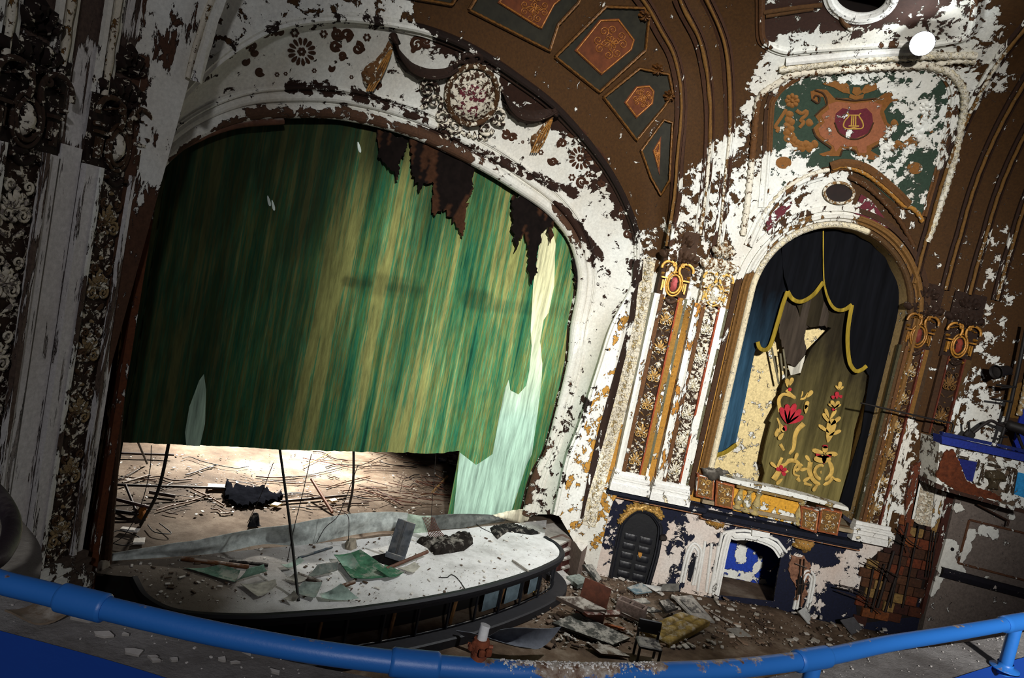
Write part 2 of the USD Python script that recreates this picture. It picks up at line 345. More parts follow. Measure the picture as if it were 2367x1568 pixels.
# ------------------------------------------------------------------ materials
def MAT(name, nodes, links, surface='p.BSDF'):
    for k, (t, i) in nodes.items():
        if t == 'map_range': i.setdefault('clamp', True)
    return usdkit.material(stage, '/World/Looks/' + name, nodes, links, surface=surface)
def peeling(name, scale, stretch=(1, 1, 1), amp=1.0, white=('#d9dad2', '#b9ab94'), under='#1c100a', bump=.35, rough=.8, spec=.25, var=.35):
    """Old paint (primvar coat) flaking off white plaster where primvar wear is high; a dark undercoat shows along the torn edges."""
    n = {'g': ('geometry', {}), 'm': ('mapping', {'scale': tuple(scale * s for s in stretch)}), 'm2': ('mapping', {'scale': (.45, .45, .3)}),
         'c': ('attribute', {'attribute': 'coat'}), 'w': ('attribute', {'attribute': 'wear'}),
         'n': ('noise_texture', {'scale': 1.0, 'detail': 8.0, 'roughness': .66, 'lacunarity': 2.1, 'distortion': .35}),
         'n2': ('noise_texture', {'scale': 1.0, 'detail': 5.0, 'roughness': .6}), 'n3': ('noise_texture', {'scale': 14.0, 'detail': 5.0, 'roughness': .7}),
         'r': ('map_range', {'from_min': .32, 'from_max': .68, 'to_min': -.5 * amp, 'to_max': .5 * amp, 'clamp': False}),
         'a': ('math', {'math_type': 'add'}),
         's1': ('map_range', {'from_min': .485, 'from_max': .515, 'to_min': 0., 'to_max': 1.}),
         's0': ('map_range', {'from_min': .40, 'from_max': .44, 'to_min': 0., 'to_max': 1.}),
         'wr': ('rgb_ramp', {'ramp': [(0, C(white[1])), (.42, C(white[1]) * .35 + C(white[0]) * .65), (.62, C(white[0]))]}),
         'v': ('map_range', {'from_min': .3, 'from_max': .7, 'to_min': 1 - var, 'to_max': 1 + var * .6}),
         'cv': ('mix', {'mix_type': 'multiply', 'fac': 1.0}), 'mu': ('mix', {'mix_type': 'mix', 'color2': C(under)}), 'mx': ('mix', {'mix_type': 'mix'}),
         'cc': ('combine_xyz', {}), 'wv': ('mix', {'mix_type': 'multiply', 'fac': .5}),
         'h': ('math', {'math_type': 'multiply_add', 'value2': .35}), 'b': ('bump', {'strength': bump, 'distance': .02}),
         'p': ('principled_bsdf', {'roughness': rough, 'specular_ior_level': spec})}
    L = [('g.position', 'm.vector'), ('m.vector', 'n.vector'), ('g.position', 'm2.vector'), ('m2.vector', 'n2.vector'), ('g.position', 'n3.vector'),
         ('n.fac', 'r.value'), ('r.result', 'a.value1'), ('w.fac', 'a.value2'), ('a.value', 's1.value'), ('a.value', 's0.value'),
         ('n2.fac', 'wr.fac'), ('n3.fac', 'v.value'), ('v.result', 'cc.x'), ('v.result', 'cc.y'), ('v.result', 'cc.z'),
         ('c.color', 'cv.color1'), ('cc.vector', 'cv.color2'), ('cv.color', 'mu.color1'), ('s0.result', 'mu.fac'), ('mu.color', 'mx.color1'),
         ('wr.color', 'wv.color1'), ('cc.vector', 'wv.color2'), ('wv.color', 'mx.color2'),
         ('s1.result', 'mx.fac'), ('mx.color', 'p.base_color'), ('n3.fac', 'h.value1'), ('s1.result', 'h.value3'), ('h.value', 'b.height'), ('b.normal', 'p.normal')]
    return MAT(name, n, L)
def coated(name, scale=6., stretch=(1, 1, 1), var=.4, rough=.7, spec=.3, metal=0., bump=.25, dust=0., dustcol='#b3aca0', trans=0.):
    """Colour from primvar coat, mottled; dust lies where the noise says and on faces that look up."""
    n = {'g': ('geometry', {}), 'm': ('mapping', {'scale': tuple(scale * s for s in stretch)}), 'c': ('attribute', {'attribute': 'coat'}),
         'n': ('noise_texture', {'scale': 1.0, 'detail': 6.0, 'roughness': .65}), 'n2': ('noise_texture', {'scale': 3.1, 'detail': 8.0, 'roughness': .72}),
         'v': ('map_range', {'from_min': .3, 'from_max': .7, 'to_min': 1 - var, 'to_max': 1 + var * .7}), 'cc': ('combine_xyz', {}),
         'cv': ('mix', {'mix_type': 'multiply', 'fac': 1.0}), 'sp': ('separate_xyz', {}), 'up': ('map_range', {'from_min': .2, 'from_max': .9, 'to_min': .0, 'to_max': 1.}),
         'dn': ('map_range', {'from_min': .56 - .2 * dust, 'from_max': .66 - .2 * dust, 'to_min': 0., 'to_max': min(1., dust * 1.4)}), 'df': ('math', {'math_type': 'multiply'}),
         'mx': ('mix', {'mix_type': 'mix', 'color2': C(dustcol)}), 'b': ('bump', {'strength': bump, 'distance': .02}),
         'p': ('principled_bsdf', {'roughness': rough, 'specular_ior_level': spec, 'metallic': metal})}
    L = [('g.position', 'm.vector'), ('m.vector', 'n.vector'), ('g.position', 'n2.vector'), ('n.fac', 'v.value'), ('v.result', 'cc.x'), ('v.result', 'cc.y'), ('v.result', 'cc.z'),
         ('c.color', 'cv.color1'), ('cc.vector', 'cv.color2'), ('cv.color', 'mx.color1'), ('g.normal', 'sp.vector'), ('sp.z', 'up.value'), ('n2.fac', 'dn.value'),
         ('dn.result', 'df.value1'), ('up.result', 'df.value2'), ('df.value', 'mx.fac'), ('mx.color', 'p.base_color'), ('n.fac', 'b.height'), ('b.normal', 'p.normal')]
    return MAT(name, n, L)
M_peel = peeling('peeling_paint', 3.2)
M_peelv = peeling('peeling_paint_runs', 4.2, (1, 1, .35))
M_streak = peeling('streaked_plaster', 8.0, (1, 1, .09), white=('#d2cfcc', '#a59c94'), var=.45)
M_white = peeling('bare_plaster', 2.6, (1, 1, .5), white=('#dcdcd6', '#b5aca0'))
M_mural = peeling('peeling_mural', 3.4, amp=1.1, under='#2a2a22', var=.25)
M_dado = peeling('peeling_black_dado', 2.6, white=('#cdc6bd', '#b08f78'), under='#05060c', var=.5)
M_orn = peeling('carved_plaster', 9.0, white=('#d8d2c0', '#a8977a'), under='#20130b', bump=.5)
M_gilt = coated('gilded_plaster', 14., var=.6, rough=.42, spec=.5, metal=.25, bump=.4)
M_paint = coated('flat_paint', 5., var=.35, rough=.75, bump=.15)
M_cloth = coated('old_cloth', 7., (1, 1, .08), var=.55, rough=.9, spec=.1, bump=.3)
M_void = coated('black_velvet', 5., var=.5, rough=1., spec=0., bump=.6)
M_soft = coated('limp_fabric', 5., var=.5, rough=.95, spec=.1, bump=.3, dust=.3)
M_wood = coated('weathered_wood', 5., (1, 1, 1), var=.5, rough=.7, dust=.45)
M_metal = coated('rusty_metal', 9., var=.5, rough=.55, spec=.5, metal=.3, dust=.1)
M_black = coated('black_lacquer', 5., var=.4, rough=.45, spec=.5, dust=.35)
M_brick = coated('old_brick', 12., var=.5, rough=.9, bump=.6, dust=.1)
M_flake = coated('plaster_flake', 9., var=.25, rough=.9, bump=.3)
M_iron = coated('dark_iron', 9., var=.4, rough=.6, spec=.4)
def curtain_mat():
    n = {'g': ('geometry', {}), 'm': ('mapping', {'mapping_type': 'point', 'rotation': (0, 0, -math.radians(41.2)), 'scale': (1, 1, 1)}), 'm1': ('mapping', {'scale': (.8, .2, .10)}), 'm2': ('mapping', {'scale': (4.2, .3, .09)}), 'm3': ('mapping', {'scale': (11., .4, 1.3)}),
         'a': ('noise_texture', {'scale': 1., 'detail': 5., 'roughness': .6}), 'b': ('noise_texture', {'scale': 1., 'detail': 7., 'roughness': .68}), 'd': ('noise_texture', {'scale': 1., 'detail': 8., 'roughness': .7}),
         'ab': ('math', {'math_type': 'multiply_add', 'value2': .805}), 'c': ('attribute', {'attribute': 'coat'}), 'w': ('attribute', {'attribute': 'wear'}),
         'r': ('rgb_ramp', {'ramp': [(.58, C('#0b261c')), (.70, C('#174c36')), (.77, C('#2a7050')), (.81, C('#566f3a')), (.85, C('#2c7854')), (.905, C('#7a7c40')), (.95, C('#3d8a62')), (1.0, C('#95985a'))]}),
         'dr': ('map_range', {'from_min': .35, 'from_max': .65, 'to_min': .6, 'to_max': 1.25}), 'cc': ('combine_xyz', {}), 'mu': ('mix', {'mix_type': 'multiply', 'fac': 1.}),
         'st': ('mix', {'mix_type': 'mix'}), 'bu': ('bump', {'strength': .5, 'distance': .03}), 'p': ('principled_bsdf', {'roughness': .85, 'specular_ior_level': .15})}
    L = [('g.position', 'm.vector'), ('m.vector', 'm1.vector'), ('m.vector', 'm2.vector'), ('m.vector', 'm3.vector'), ('m1.vector', 'a.vector'), ('m2.vector', 'b.vector'), ('m3.vector', 'd.vector'),
         ('a.fac', 'ab.value1'), ('b.fac', 'ab.value3'), ('ab.value', 'r.fac'), ('d.fac', 'dr.value'), ('dr.result', 'cc.x'), ('dr.result', 'cc.y'), ('dr.result', 'cc.z'),
         ('r.color', 'mu.color1'), ('cc.vector', 'mu.color2'), ('mu.color', 'st.color1'), ('c.color', 'st.color2'), ('w.fac', 'st.fac'), ('st.color', 'p.base_color'), ('d.fac', 'bu.height'), ('bu.normal', 'p.normal')]
    return MAT('streaked_backcloth', n, L)
M_curtain = curtain_mat()
def ground_mat(name, a, b, c, fl, scale=1.0, flakes=.5):
    n = {'g': ('geometry', {}), 'n': ('noise_texture', {'scale': .55 * scale, 'detail': 9., 'roughness': .7}), 'n2': ('noise_texture', {'scale': 7. * scale, 'detail': 8., 'roughness': .75}),
         'v': ('voronoi_texture', {'scale': 9. * scale, 'randomness': 1.}), 'w': ('attribute', {'attribute': 'wear'}), 'k': ('attribute', {'attribute': 'coat'}),
         'r': ('rgb_ramp', {'ramp': [(.32, C(a)), (.5, C(b)), (.68, C(c))]}), 'ad': ('math', {'math_type': 'add'}), 'hf': ('math', {'math_type': 'multiply_add', 'value2': .5}),
         'fr': ('map_range', {'from_min': 1.05 - flakes * .1, 'from_max': 1.12 - flakes * .1, 'to_min': 0., 'to_max': 1.}), 'mx': ('mix', {'mix_type': 'mix', 'color2': C(fl)}), 'mk': ('mix', {'mix_type': 'multiply', 'fac': 1.}),
         'b': ('bump', {'strength': .8, 'distance': .03}), 'p': ('principled_bsdf', {'roughness': .92, 'specular_ior_level': .15})}
    L = [('g.position', 'n.vector'), ('g.position', 'n2.vector'), ('g.position', 'v.vector'), ('n.fac', 'r.fac'), ('n2.fac', 'ad.value1'), ('w.fac', 'ad.value2'), ('ad.value', 'fr.value'),
         ('r.color', 'mk.color1'), ('k.color', 'mk.color2'), ('mk.color', 'mx.color1'), ('fr.result', 'mx.fac'), ('mx.color', 'p.base_color'), ('n2.fac', 'b.height'), ('b.normal', 'p.normal')]
    return MAT(name, n, L)
M_ground = ground_mat('littered_floor', '#33271d', '#5d4c3d', '#8a7c6c', '#c9c4ba')
M_stage = ground_mat('stage_boards_under_dust', '#3c3128', '#5f5144', '#85786a', '#d0c9be')
M_apron = ground_mat('plaster_dust_on_boards', '#a5a29c', '#d2d0cb', '#e2e1dd', '#eeece8', 1.4, .9)
M_ledge = ground_mat('dusty_ledge', '#5c5652', '#85817e', '#a9a6a3', '#d8d4cc', 3., .45)
def rail_mat():
    n = {'g': ('geometry', {}), 'n': ('noise_texture', {'scale': 9., 'detail': 7., 'roughness': .7}), 'n2': ('noise_texture', {'scale': 34., 'detail': 6., 'roughness': .7}), 'c': ('attribute', {'attribute': 'coat'}), 'w': ('attribute', {'attribute': 'wear'}),
         'a': ('math', {'math_type': 'add'}), 's': ('map_range', {'from_min': .62, 'from_max': .66, 'to_min': 0., 'to_max': 1.}), 'r': ('rgb_ramp', {'ramp': [(.35, C('#5a3a28')), (.5, C('#8c7a68')), (.65, C('#b9b2a6'))]}),
         'sp': ('separate_xyz', {}), 'up': ('map_range', {'from_min': -.2, 'from_max': 1., 'to_min': -.12, 'to_max': .03}), 'a2': ('math', {'math_type': 'add'}),
         'mx': ('mix', {'mix_type': 'mix'}), 'b': ('bump', {'strength': .25, 'distance': .004}), 'p': ('principled_bsdf', {'roughness': .42, 'specular_ior_level': .5})}
    L = [('g.position', 'n.vector'), ('g.position', 'n2.vector'), ('n.fac', 'a.value1'), ('w.fac', 'a.value2'), ('g.normal', 'sp.vector'), ('sp.z', 'up.value'), ('a.value', 'a2.value1'), ('up.result', 'a2.value2'), ('a2.value', 's.value'), ('n2.fac', 'r.fac'),
         ('c.color', 'mx.color1'), ('r.color', 'mx.color2'), ('s.result', 'mx.fac'), ('mx.color', 'p.base_color'), ('n2.fac', 'b.height'), ('b.normal', 'p.normal')]
    return MAT('chipped_blue_enamel', n, L)
M_rail = rail_mat()
M_lamp = MAT('lamp_glow', {'e': ('emission', {'color': (.92, .97, 1.), 'strength': 140.})}, [], 'e.emission')

# ------------------------------------------------------------------ the wear on walls and vault (1 = bare white plaster, .5 = half flaked, 0 = sound paint)
wear(.80, 420, (700, 160), (1150, 300)); wear(.82, 150, (450, 330), (700, 130), (1000, 200), (1330, 420), (1440, 640), (1380, 900))
wear(.34, 30, (930, 20), (1150, 95), (1330, 250), (1440, 420), (1480, 540))      # outer moulding, still dark
wear(.05, 55, (1000, 10), (1230, 110), (1400, 260)); wear(.30, 40, (1420, 330), (1490, 470), (1520, 600))
wear(.62, 60, (480, 60), (650, 10), (900, 5)); wear(.46, 40, (300, 160), (420, 60)); wear(.55, 30, (330, 150), (300, 320))
wear(.05, 190, (1330, 40), (1480, 180), (1545, 330))                               # coffered cove, sound
wear(.05, 60, (1620, 60), (1600, 260)); wear(.45, 30, (1600, 420), (1590, 520)); wear(.55, 45, (1640, 420), (1600, 640), (1570, 740))
wear(.48, 42, (1668, 360), (1650, 560), (1640, 640)); wear(.62, 40, (1740, 160), (1700, 260), (1650, 470)); wear(.72, 22, (1680, 240), (1672, 420))
wear(.50, 60, (1700, 420), (1705, 560)); wear(.68, 60, (1760, 160), (1840, 130), (2000, 130), (2150, 110)); wear(.74, 30, (1750, 175), (1900, 160), (2150, 140))
wear(.58, 70, (2210, 120), (2240, 60), (2270, 190)); wear(.55, 60, (2240, 220), (2200, 330)); wear(.40, 45, (2250, 320), (2230, 380))
wear(.06, 90, (2330, 300), (2250, 560)); wear(.12, 40, (2170, 560), (2240, 620)); wear(.06, 70, (1640, 250), (1715, 60))
wear(.72, 60, (1760, 430), (1830, 400), (1950, 400)); wear(.80, 55, (1760, 490), (1880, 465), (1960, 460)); wear(.40, 24, (1800, 480), (1850, 440))
wear(.10, 55, (2020, 440), (2110, 540)); wear(.72, 40, (1720, 520), (1740, 590)); wear(.5, 34, (1735, 600), (1790, 540), (1850, 515))
wear(.90, 26, (1700, 620), (1750, 560)); wear(.5, 18, (1640, 700), (1600, 850)); wear(.08, 14, (1580, 760), (1530, 1060))
wear(.62, 26, (1480, 560), (1470, 760), (1400, 1020)); wear(.05, 14, (1495, 740), (1440, 950)); wear(.72, 18, (1470, 850), (1440, 960))
wear(.55, 60, (1410, 760), (1370, 980), (1330, 1180)); wear(.84, 46, (1380, 640), (1360, 860)); wear(.66, 40, (1310, 900), (1290, 1060), (1250, 1190))
wear(.60, 30, (1350, 1040), (1300, 1210)); wear(.08, 30, (1410, 1000), (1385, 1150))
wear(.12, 120, (2180, 700), (2150, 900)); wear(.60, 26, (2100, 990), (2085, 1080)); wear(.55, 60, (2080, 1150), (2060, 1240)); wear(.72, 50, (2040, 1290), (1960, 1320))
wear(.50, 50, (2280, 880), (2240, 980)); wear(.70, 46, (2290, 960), (2260, 1010)); wear(.38, 40, (2310, 560), (2280, 800)); wear(.60, 40, (2250, 1150), (2340, 1180))
wear(.46, 40, (2060, 180), (2100, 240), (2080, 330)); wear(.62, 40, (2120, 200), (2140, 300)); wear(.68, 34, (2050, 180), (2130, 185)); wear(.52, 26, (2060, 330), (2040, 350))
wear(.56, 20, (1960, 160), (2080, 180)); wear(.74, 40, (1790, 385), (1900, 375)); wear(.48, 22, (1960, 390), (2060, 380)); wear(.42, 40, (2080, 400), (2110, 470)); wear(.8, 16, (1955, 312))
wear(.1, 60, (1860, 240), (1900, 330)); wear(.05, 30, (1990, 230), (2000, 330))
# black dado beneath the niche
wear(.86, 60, (1440, 1290), (1400, 1340)); wear(.80, 36, (1545, 1280), (1530, 1335)); wear(.42, 28, (1440, 1240), (1420, 1260)); wear(.28, 30, (1580, 1180), (1565, 1235))
wear(.84, 36, (1620, 1210), (1700, 1225), (1790, 1240)); wear(.74, 42, (1612, 1290), (1602, 1365)); wear(.47, 24, (1560, 1250), (1570, 1340)); wear(.86, 28, (1650, 1260), (1645, 1350))
wear(.85, 20, (1730, 1225), (1810, 1256), (1846, 1280)); wear(.40, 24, (1830, 1240), (1850, 1260)); wear(.12, 24, (1890, 1270), (1915, 1290)); wear(.60, 26, (1890, 1330), (1870, 1410)); wear(.35, 10, (1430, 1150), (1432, 1160)); wear(.9, 9, (1434, 1157)); wear(.9, 7, (1437, 1150))
wear(.70, 50, (1320, 1190), (1340, 1300)); wear(.72, 26, (1400, 1290), (1385, 1345)); wear(.5, 26, (1395, 1120), (1385, 1200)); wear(.06, 11, (1428, 940), (1404, 1090))
# the left side of the house: whitish, lifting
wear(.66, 150, (60, 560), (40, 1000)); wear(.74, 60, (130, 480), (100, 900)); wear(.12, 60, (110, 200), (100, 390)); wear(.08, 70, (260, 150), (255, 380)); wear(.72, 36, (210, 130), (180, 300)); wear(.2, 26, (200, 520), (150, 1000)); wear(.75, 22, (60, 100), (50, 250)); wear(.3, 30, (20, 80), (10, 250))

OCHRE, OCHRE2, DKBROWN, OLIVE, CREAM, REDOX, NAVY = C('#a8712a'), C('#8a5a22'), C('#3a2212'), C('#5d5a44'), C('#d6c9a8'), C('#8c3f22'), C('#0c1020')
GOLD, GOLDDK, GREEN, PINK, WINE = C('#c9933c'), C('#7a5522'), C('#2b3b2e'), C('#875236'), C('#5a1f28')

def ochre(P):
    """The house's ochre: paler low down beside the stage, darker brown on the vault and towards the balcony."""
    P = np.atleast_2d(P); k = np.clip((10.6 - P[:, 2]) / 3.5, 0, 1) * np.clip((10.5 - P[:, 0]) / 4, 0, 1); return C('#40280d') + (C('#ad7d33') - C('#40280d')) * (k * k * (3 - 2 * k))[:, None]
def ell(cx, cy, rx_, ry_, tilt=0, n=22):
    a = np.linspace(0, 2 * math.pi, n, endpoint=False); p = np.c_[rx_ * np.cos(a), ry_ * np.sin(a)]; c, s = math.cos(tilt), math.sin(tilt); return p @ np.array([[c, s], [-s, c]]) + [cx, cy]
# ------------------------------------------------------------------ the stage opening
PL, PR = np.array([-7.72, 14.53]), np.array([2.02, 23.05]); DIR = (PR - PL) / np.linalg.norm(PR - PL); NRM = np.array([DIR[1], -DIR[0]])
D3, N3, UP = np.r_[DIR, 0], np.r_[NRM, 0], np.array([0, 0, 1.0])
def skz(s, k, z):
    """Stage axes: s along the curtain line from its left end, k towards the house, z up."""
    s, k, z = np.broadcast_arrays(np.asarray(s, float), np.asarray(k, float), np.asarray(z, float)); return np.stack([PL[0] + s * DIR[0] + k * NRM[0], PL[1] + s * DIR[1] + k * NRM[1], z], -1)
def Across(k): return Plane(skz(0, k, 0), N3)
def to_s(P): return (P[..., :2] - PL) @ DIR
def arch_px(pts, k): P = Across(k).hit(pts)[0]; return np.c_[to_s(P), P[:, 2]]
inner_px = [(301, 560), (325, 440), (370, 370), (450, 310), (560, 270), (680, 262), (800, 270), (950, 310), (1100, 380), (1200, 440), (1270, 490), (1318, 550), (1340, 620), (1340, 680), (1326, 757), (1319, 841), (1294, 949), (1267, 1047), (1237, 1106), (1215, 1190)]
A0 = np.vstack([[(-.1, 0.9), (-.35, 4.5)], arch_px(inner_px, .3)])
outer_px = [(290, 440), (330, 310), (400, 230), (500, 130), (610, 60), (700, 35), (800, 28), (900, 40), (1000, 62), (1100, 105), (1200, 170), (1300, 250), (1400, 370), (1455, 470), (1482, 560), (1473, 655), (1422, 757), (1392, 850), (1350, 980), (1320, 1060), (1290, 1190)]
A1 = np.vstack([[(-.75, 0.9), (-.95, 4.5)], arch_px(outer_px, 1.6)])
a2_right = arch_px([(1554, 530), (1567, 372), (1574, 237), (1557, 135), (1523, 68), (1483, 0)], 2.6)
S0 = 6.5
rt = np.vstack([[(13.42, 0.0), (13.45, 2.3), (13.75, 2.95), (14.05, 3.6), (14.1, 5.0)], a2_right, [(S0 + 1.9, 17.25), (S0, 17.5)]])
rl = rt.copy(); rl[:4, 0] = [14.15, 14.14, 14.13, 14.12]
A2 = np.vstack([np.c_[2 * S0 - rl[:-1, 0], rl[:-1, 1]], rt[::-1]])
NT = 170
c0, c1, c2 = spline(A0, NT), spline(A1, NT), spline(A2, NT)
P0, P1, P2_ = skz(c0[:, 0], .3, c0[:, 1]), skz(c1[:, 0], 1.6, c1[:, 1]), skz(c2[:, 0], 2.6, c2[:, 1])
def loft(A, B, m, bulge=0., fn=None):
    w = np.linspace(0, 1, m)[None, :, None]; G = A[:, None] * (1 - w) + B[:, None] * w
    if bulge:
        T = np.gradient(A, axis=0); N = np.cross(T, B - A); N /= np.linalg.norm(N, axis=1, keepdims=True); N *= np.sign(np.sum(N * (skz(S0, 8, 6) - A), 1, keepdims=True))
        G = G - N[:, None] * bulge * np.sin(np.pi * w)
    return G
FL = Loft(loft(P0, P1, 26, .16)); CV = Loft(loft(P1, P2_, 24, .30)); RV = Loft(loft(skz(c0[:, 0], -.25, c0[:, 1]), P0, 5))
arch = Thing('proscenium_arch', 'white flaking plaster proscenium arch around the green stage cloth', None, None, 'structure')
mb = MB(); add_grid(mb, FL.G, C('#2a170d')); arch.part('splay', mb, M_peel)
mb = MB(); add_grid(mb, RV.G, C('#2c1a10'), .3); arch.part('reveal', mb, M_peel)
def along(L, w):                                    # a line at the fraction w across a loft, and its normals
    j = w * (L.G.shape[1] - 1); i = int(min(j, L.G.shape[1] - 2)); f = j - i
    P, N = L.G[:, i] * (1 - f) + L.G[:, i + 1] * f, L.N[:, i] * (1 - f) + L.N[:, i + 1] * f
    return P, N / np.linalg.norm(N, axis=1, keepdims=True)
for w, pr, col, nm in ((.03, ROUND(.34, .20, 9), '#4a3222', 'inner_roll'), (.16, ROUND(.22, .10), '#2a170d', 'inner_moulding'), (.245, OGEE(.12, .07), '#22120a', 'inner_fillet'), (.95, OGEE(.22, .14), '#1c100a', 'outer_moulding'), (.90, ROUND(.08, .06), '#241409', 'outer_bead')):
    mb = MB(); P, N = along(FL, w); mould(mb, P, N, pr, C(col)); arch.part(nm, mb, M_peel)

cove = Thing('ceiling', 'ochre coffered plaster cove curving out above the stage arch', None, None, 'structure')
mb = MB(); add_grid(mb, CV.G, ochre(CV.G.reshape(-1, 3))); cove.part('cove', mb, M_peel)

# ------------------------------------------------------------------ the splayed wall with the organ niche (right) and its vault
_a = np.radians(np.linspace(0, 80, 22)); WALL = ProfileWall(np.vstack([[22, -.3], np.c_[22 - 7 * (1 - np.cos(_a)), 12 + 7 * np.sin(_a)], [22 - 7 * (1 - math.cos(_a[-1])) - 5.9, 12 + 7 * math.sin(_a[-1]) + 1.05]]))
def wx(px, py): return WALL.hit([(px, py)])[0][0][0]
a3_px = [(1655, 560), (1675, 405), (1685, 304), (1685, 203), (1665, 61), (1634, 0)]
A3 = WALL.hit(a3_px)[0]; A3 = np.vstack([[6.05, 22, 0], [6.03, 22, 8], A3[0:], A3[-1] + [-.9, -1.1, .22]]); A3c = spline(A3, 60); A3c = A3c[A3c[:, 2] > 2.95]
A2w = skz(rt[:, 0], 2.6, rt[:, 1])
A2c = spline(A2w, 200); k = cKDTree(A2c[:, 2:3]); zz = np.clip(A3c[:, 2], 0, A2c[:, 2].max())
A2m = np.array([A2c[np.argmin(np.abs(A2c[:, 2] - z) + (np.arange(200) > 190) * .0)] for z in np.minimum(A3c[:, 2], A2c[-1, 2] - .02)])
A2m = np.stack([np.interp(A3c[:, 2], A2c[:, 2], A2c[:, q]) for q in range(3)], -1)
BAND = Loft(loft(A2m, A3c, 8))
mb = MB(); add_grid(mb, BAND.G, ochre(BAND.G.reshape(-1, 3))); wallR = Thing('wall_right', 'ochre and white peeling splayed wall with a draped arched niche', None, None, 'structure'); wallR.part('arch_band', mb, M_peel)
# the wall in (x, unrolled height), with its openings cut out
la3 = WALL.l_of(A3c); top = WALL.len[-1]
def w2(pts): P = WALL.hit(pts)[0]; return [(p[0], l) for p, l in zip(P, WALL.l_of(P))]
niche_px = [(1632, 1075), (1685, 860), (1712, 740), (1745, 640), (1770, 590), (1805, 545), (1860, 520), (1920, 516), (1990, 540), (2040, 590), (2072, 650), (2083, 720), (2062, 830), (2030, 930), (1960, 1165)]
cx, rr_ = 9.62, 2.42; zs_ = WALL.l_of([[0, 22, 9.95]])[0]
l0 = lambda z: WALL.l_of([[0, 22, z]])[0]
niche = Polygon([(cx - rr_, l0(3.2)), (cx - rr_, zs_)] + [(cx - rr_ * math.cos(t), zs_ + 2.5 * math.sin(t)) for t in np.linspace(0, math.pi, 30)] + [(cx + rr_, l0(3.2))])
door_px = [(1411, 1336), (1433, 1227), (1443, 1204), (1460, 1187), (1480, 1180), (1504, 1187), (1521, 1207), (1526, 1227), (1518, 1281), (1497, 1356)]
open_px = [(1653, 1375), (1681, 1244), (1700, 1241), (1720, 1240), (1754, 1246), (1788, 1261), (1806, 1285), (1788, 1390)]
door2, open2 = Polygon(w2(door_px)), Polygon(w2(open_px))
outline = Polygon([(3.7, l0(-.1)), (3.7, l0(3.05)), (5.95, l0(3.2)), (6.03, l0(8))] + [(p[0], l) for p, l in zip(A3c, la3) if p[2] > 8.2] + [(19, top), (19, l0(-.1))])
oculus2 = Polygon(w2(ell(1990, -14, 73, 55)))
rough = [(1840, 1420), (1846, 1380), (1826, 1350), (1822, 1310), (1838, 1275), (1868, 1278), (1876, 1300), (1866, 1345), (1862, 1385), (1852, 1420)]
wall2 = outline.difference(niche).difference(door2.buffer(-.04)).difference(open2).difference(oculus2)
V, F, E = tri2d(wall2, .14); P, N = WALL.at(V[:, 0], V[:, 1]); F = F[:, ::-1]

mbu, mbl = MB(), MB(); fl = P[F].mean(1)[:, 2] < 2.98
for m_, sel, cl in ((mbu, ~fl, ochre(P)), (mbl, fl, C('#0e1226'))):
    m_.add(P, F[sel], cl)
wallR.part('plaster_face', mbu, M_peel); wallR.part('dado', mbl, M_dado, 'black painted dado, flaked to bare plaster')
arch_done = True
# ------------------------------------------------------------------ floor and stage
xs, ys = np.meshgrid(np.arange(-16, 23, .3), np.arange(2.2, 27, .3), indexing='ij')
Pxy = np.stack([xs, ys, 0 * xs], -1)
hz = .10 * (fbm(Pxy * .9, 4, 3) - .5) + .35 * np.exp(-((ys - 21.6) / .9) ** 2) * (fbm(Pxy * .7, 3, 8) - .25) * ((xs > 6) & (xs < 18))
hz = np.where(ys < 21.95, hz, -.04); Gf_ = np.stack([xs, ys, hz - .02], -1)
mb = MB(); q = to_px(Gf_.reshape(-1, 3)); dustf = .10 + .16 * np.exp(-((q[:, 0] - 1500) / 330) ** 2 - ((q[:, 1] - 1360) / 60) ** 2) - .12 * np.clip((q[:, 1] - 1380) / 90, 0, 1)
add_grid(mb, Gf_, np.array([1., 1, 1]), dustf); single('floor', mb, M_ground, 'brown earth and plaster rubble floor in front of the stage', None, None, 'structure')
su, sv = np.meshgrid(np.linspace(-4.5, 17, 80), np.linspace(-13, .55, 56), indexing='ij'); G = skz(su, sv, 1.08); G[..., 2] += .06 * (fbm(G * 1.3, 4, 5) - .5)
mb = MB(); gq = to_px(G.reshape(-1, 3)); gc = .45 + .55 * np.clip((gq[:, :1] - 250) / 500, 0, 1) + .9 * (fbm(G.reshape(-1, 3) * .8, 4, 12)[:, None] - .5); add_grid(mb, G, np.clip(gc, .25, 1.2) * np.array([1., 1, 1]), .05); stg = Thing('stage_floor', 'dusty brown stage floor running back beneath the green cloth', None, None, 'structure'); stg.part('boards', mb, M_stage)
mb = MB(); box(mb, (16.6, .2, 1.0), skz(3.9, .5, .53), np.c_[D3, N3, UP], C('#181412'), .01); stg.part('front_riser', mb, M_black); stg.close()
mb = MB()
for s_, k_, w_, d_ in ((6.25, -13.2, 26, .3), (-6.2, -6, .3, 15), (18.6, -6.6, .3, 14)): box(mb, (w_, d_, 15), skz(s_, k_, 7.5), np.c_[D3, N3, UP], C('#57483a'), .02)
single('wall_back', mb, M_paint, 'bare brown walls closing the back and sides of the stage', None, None, 'structure')

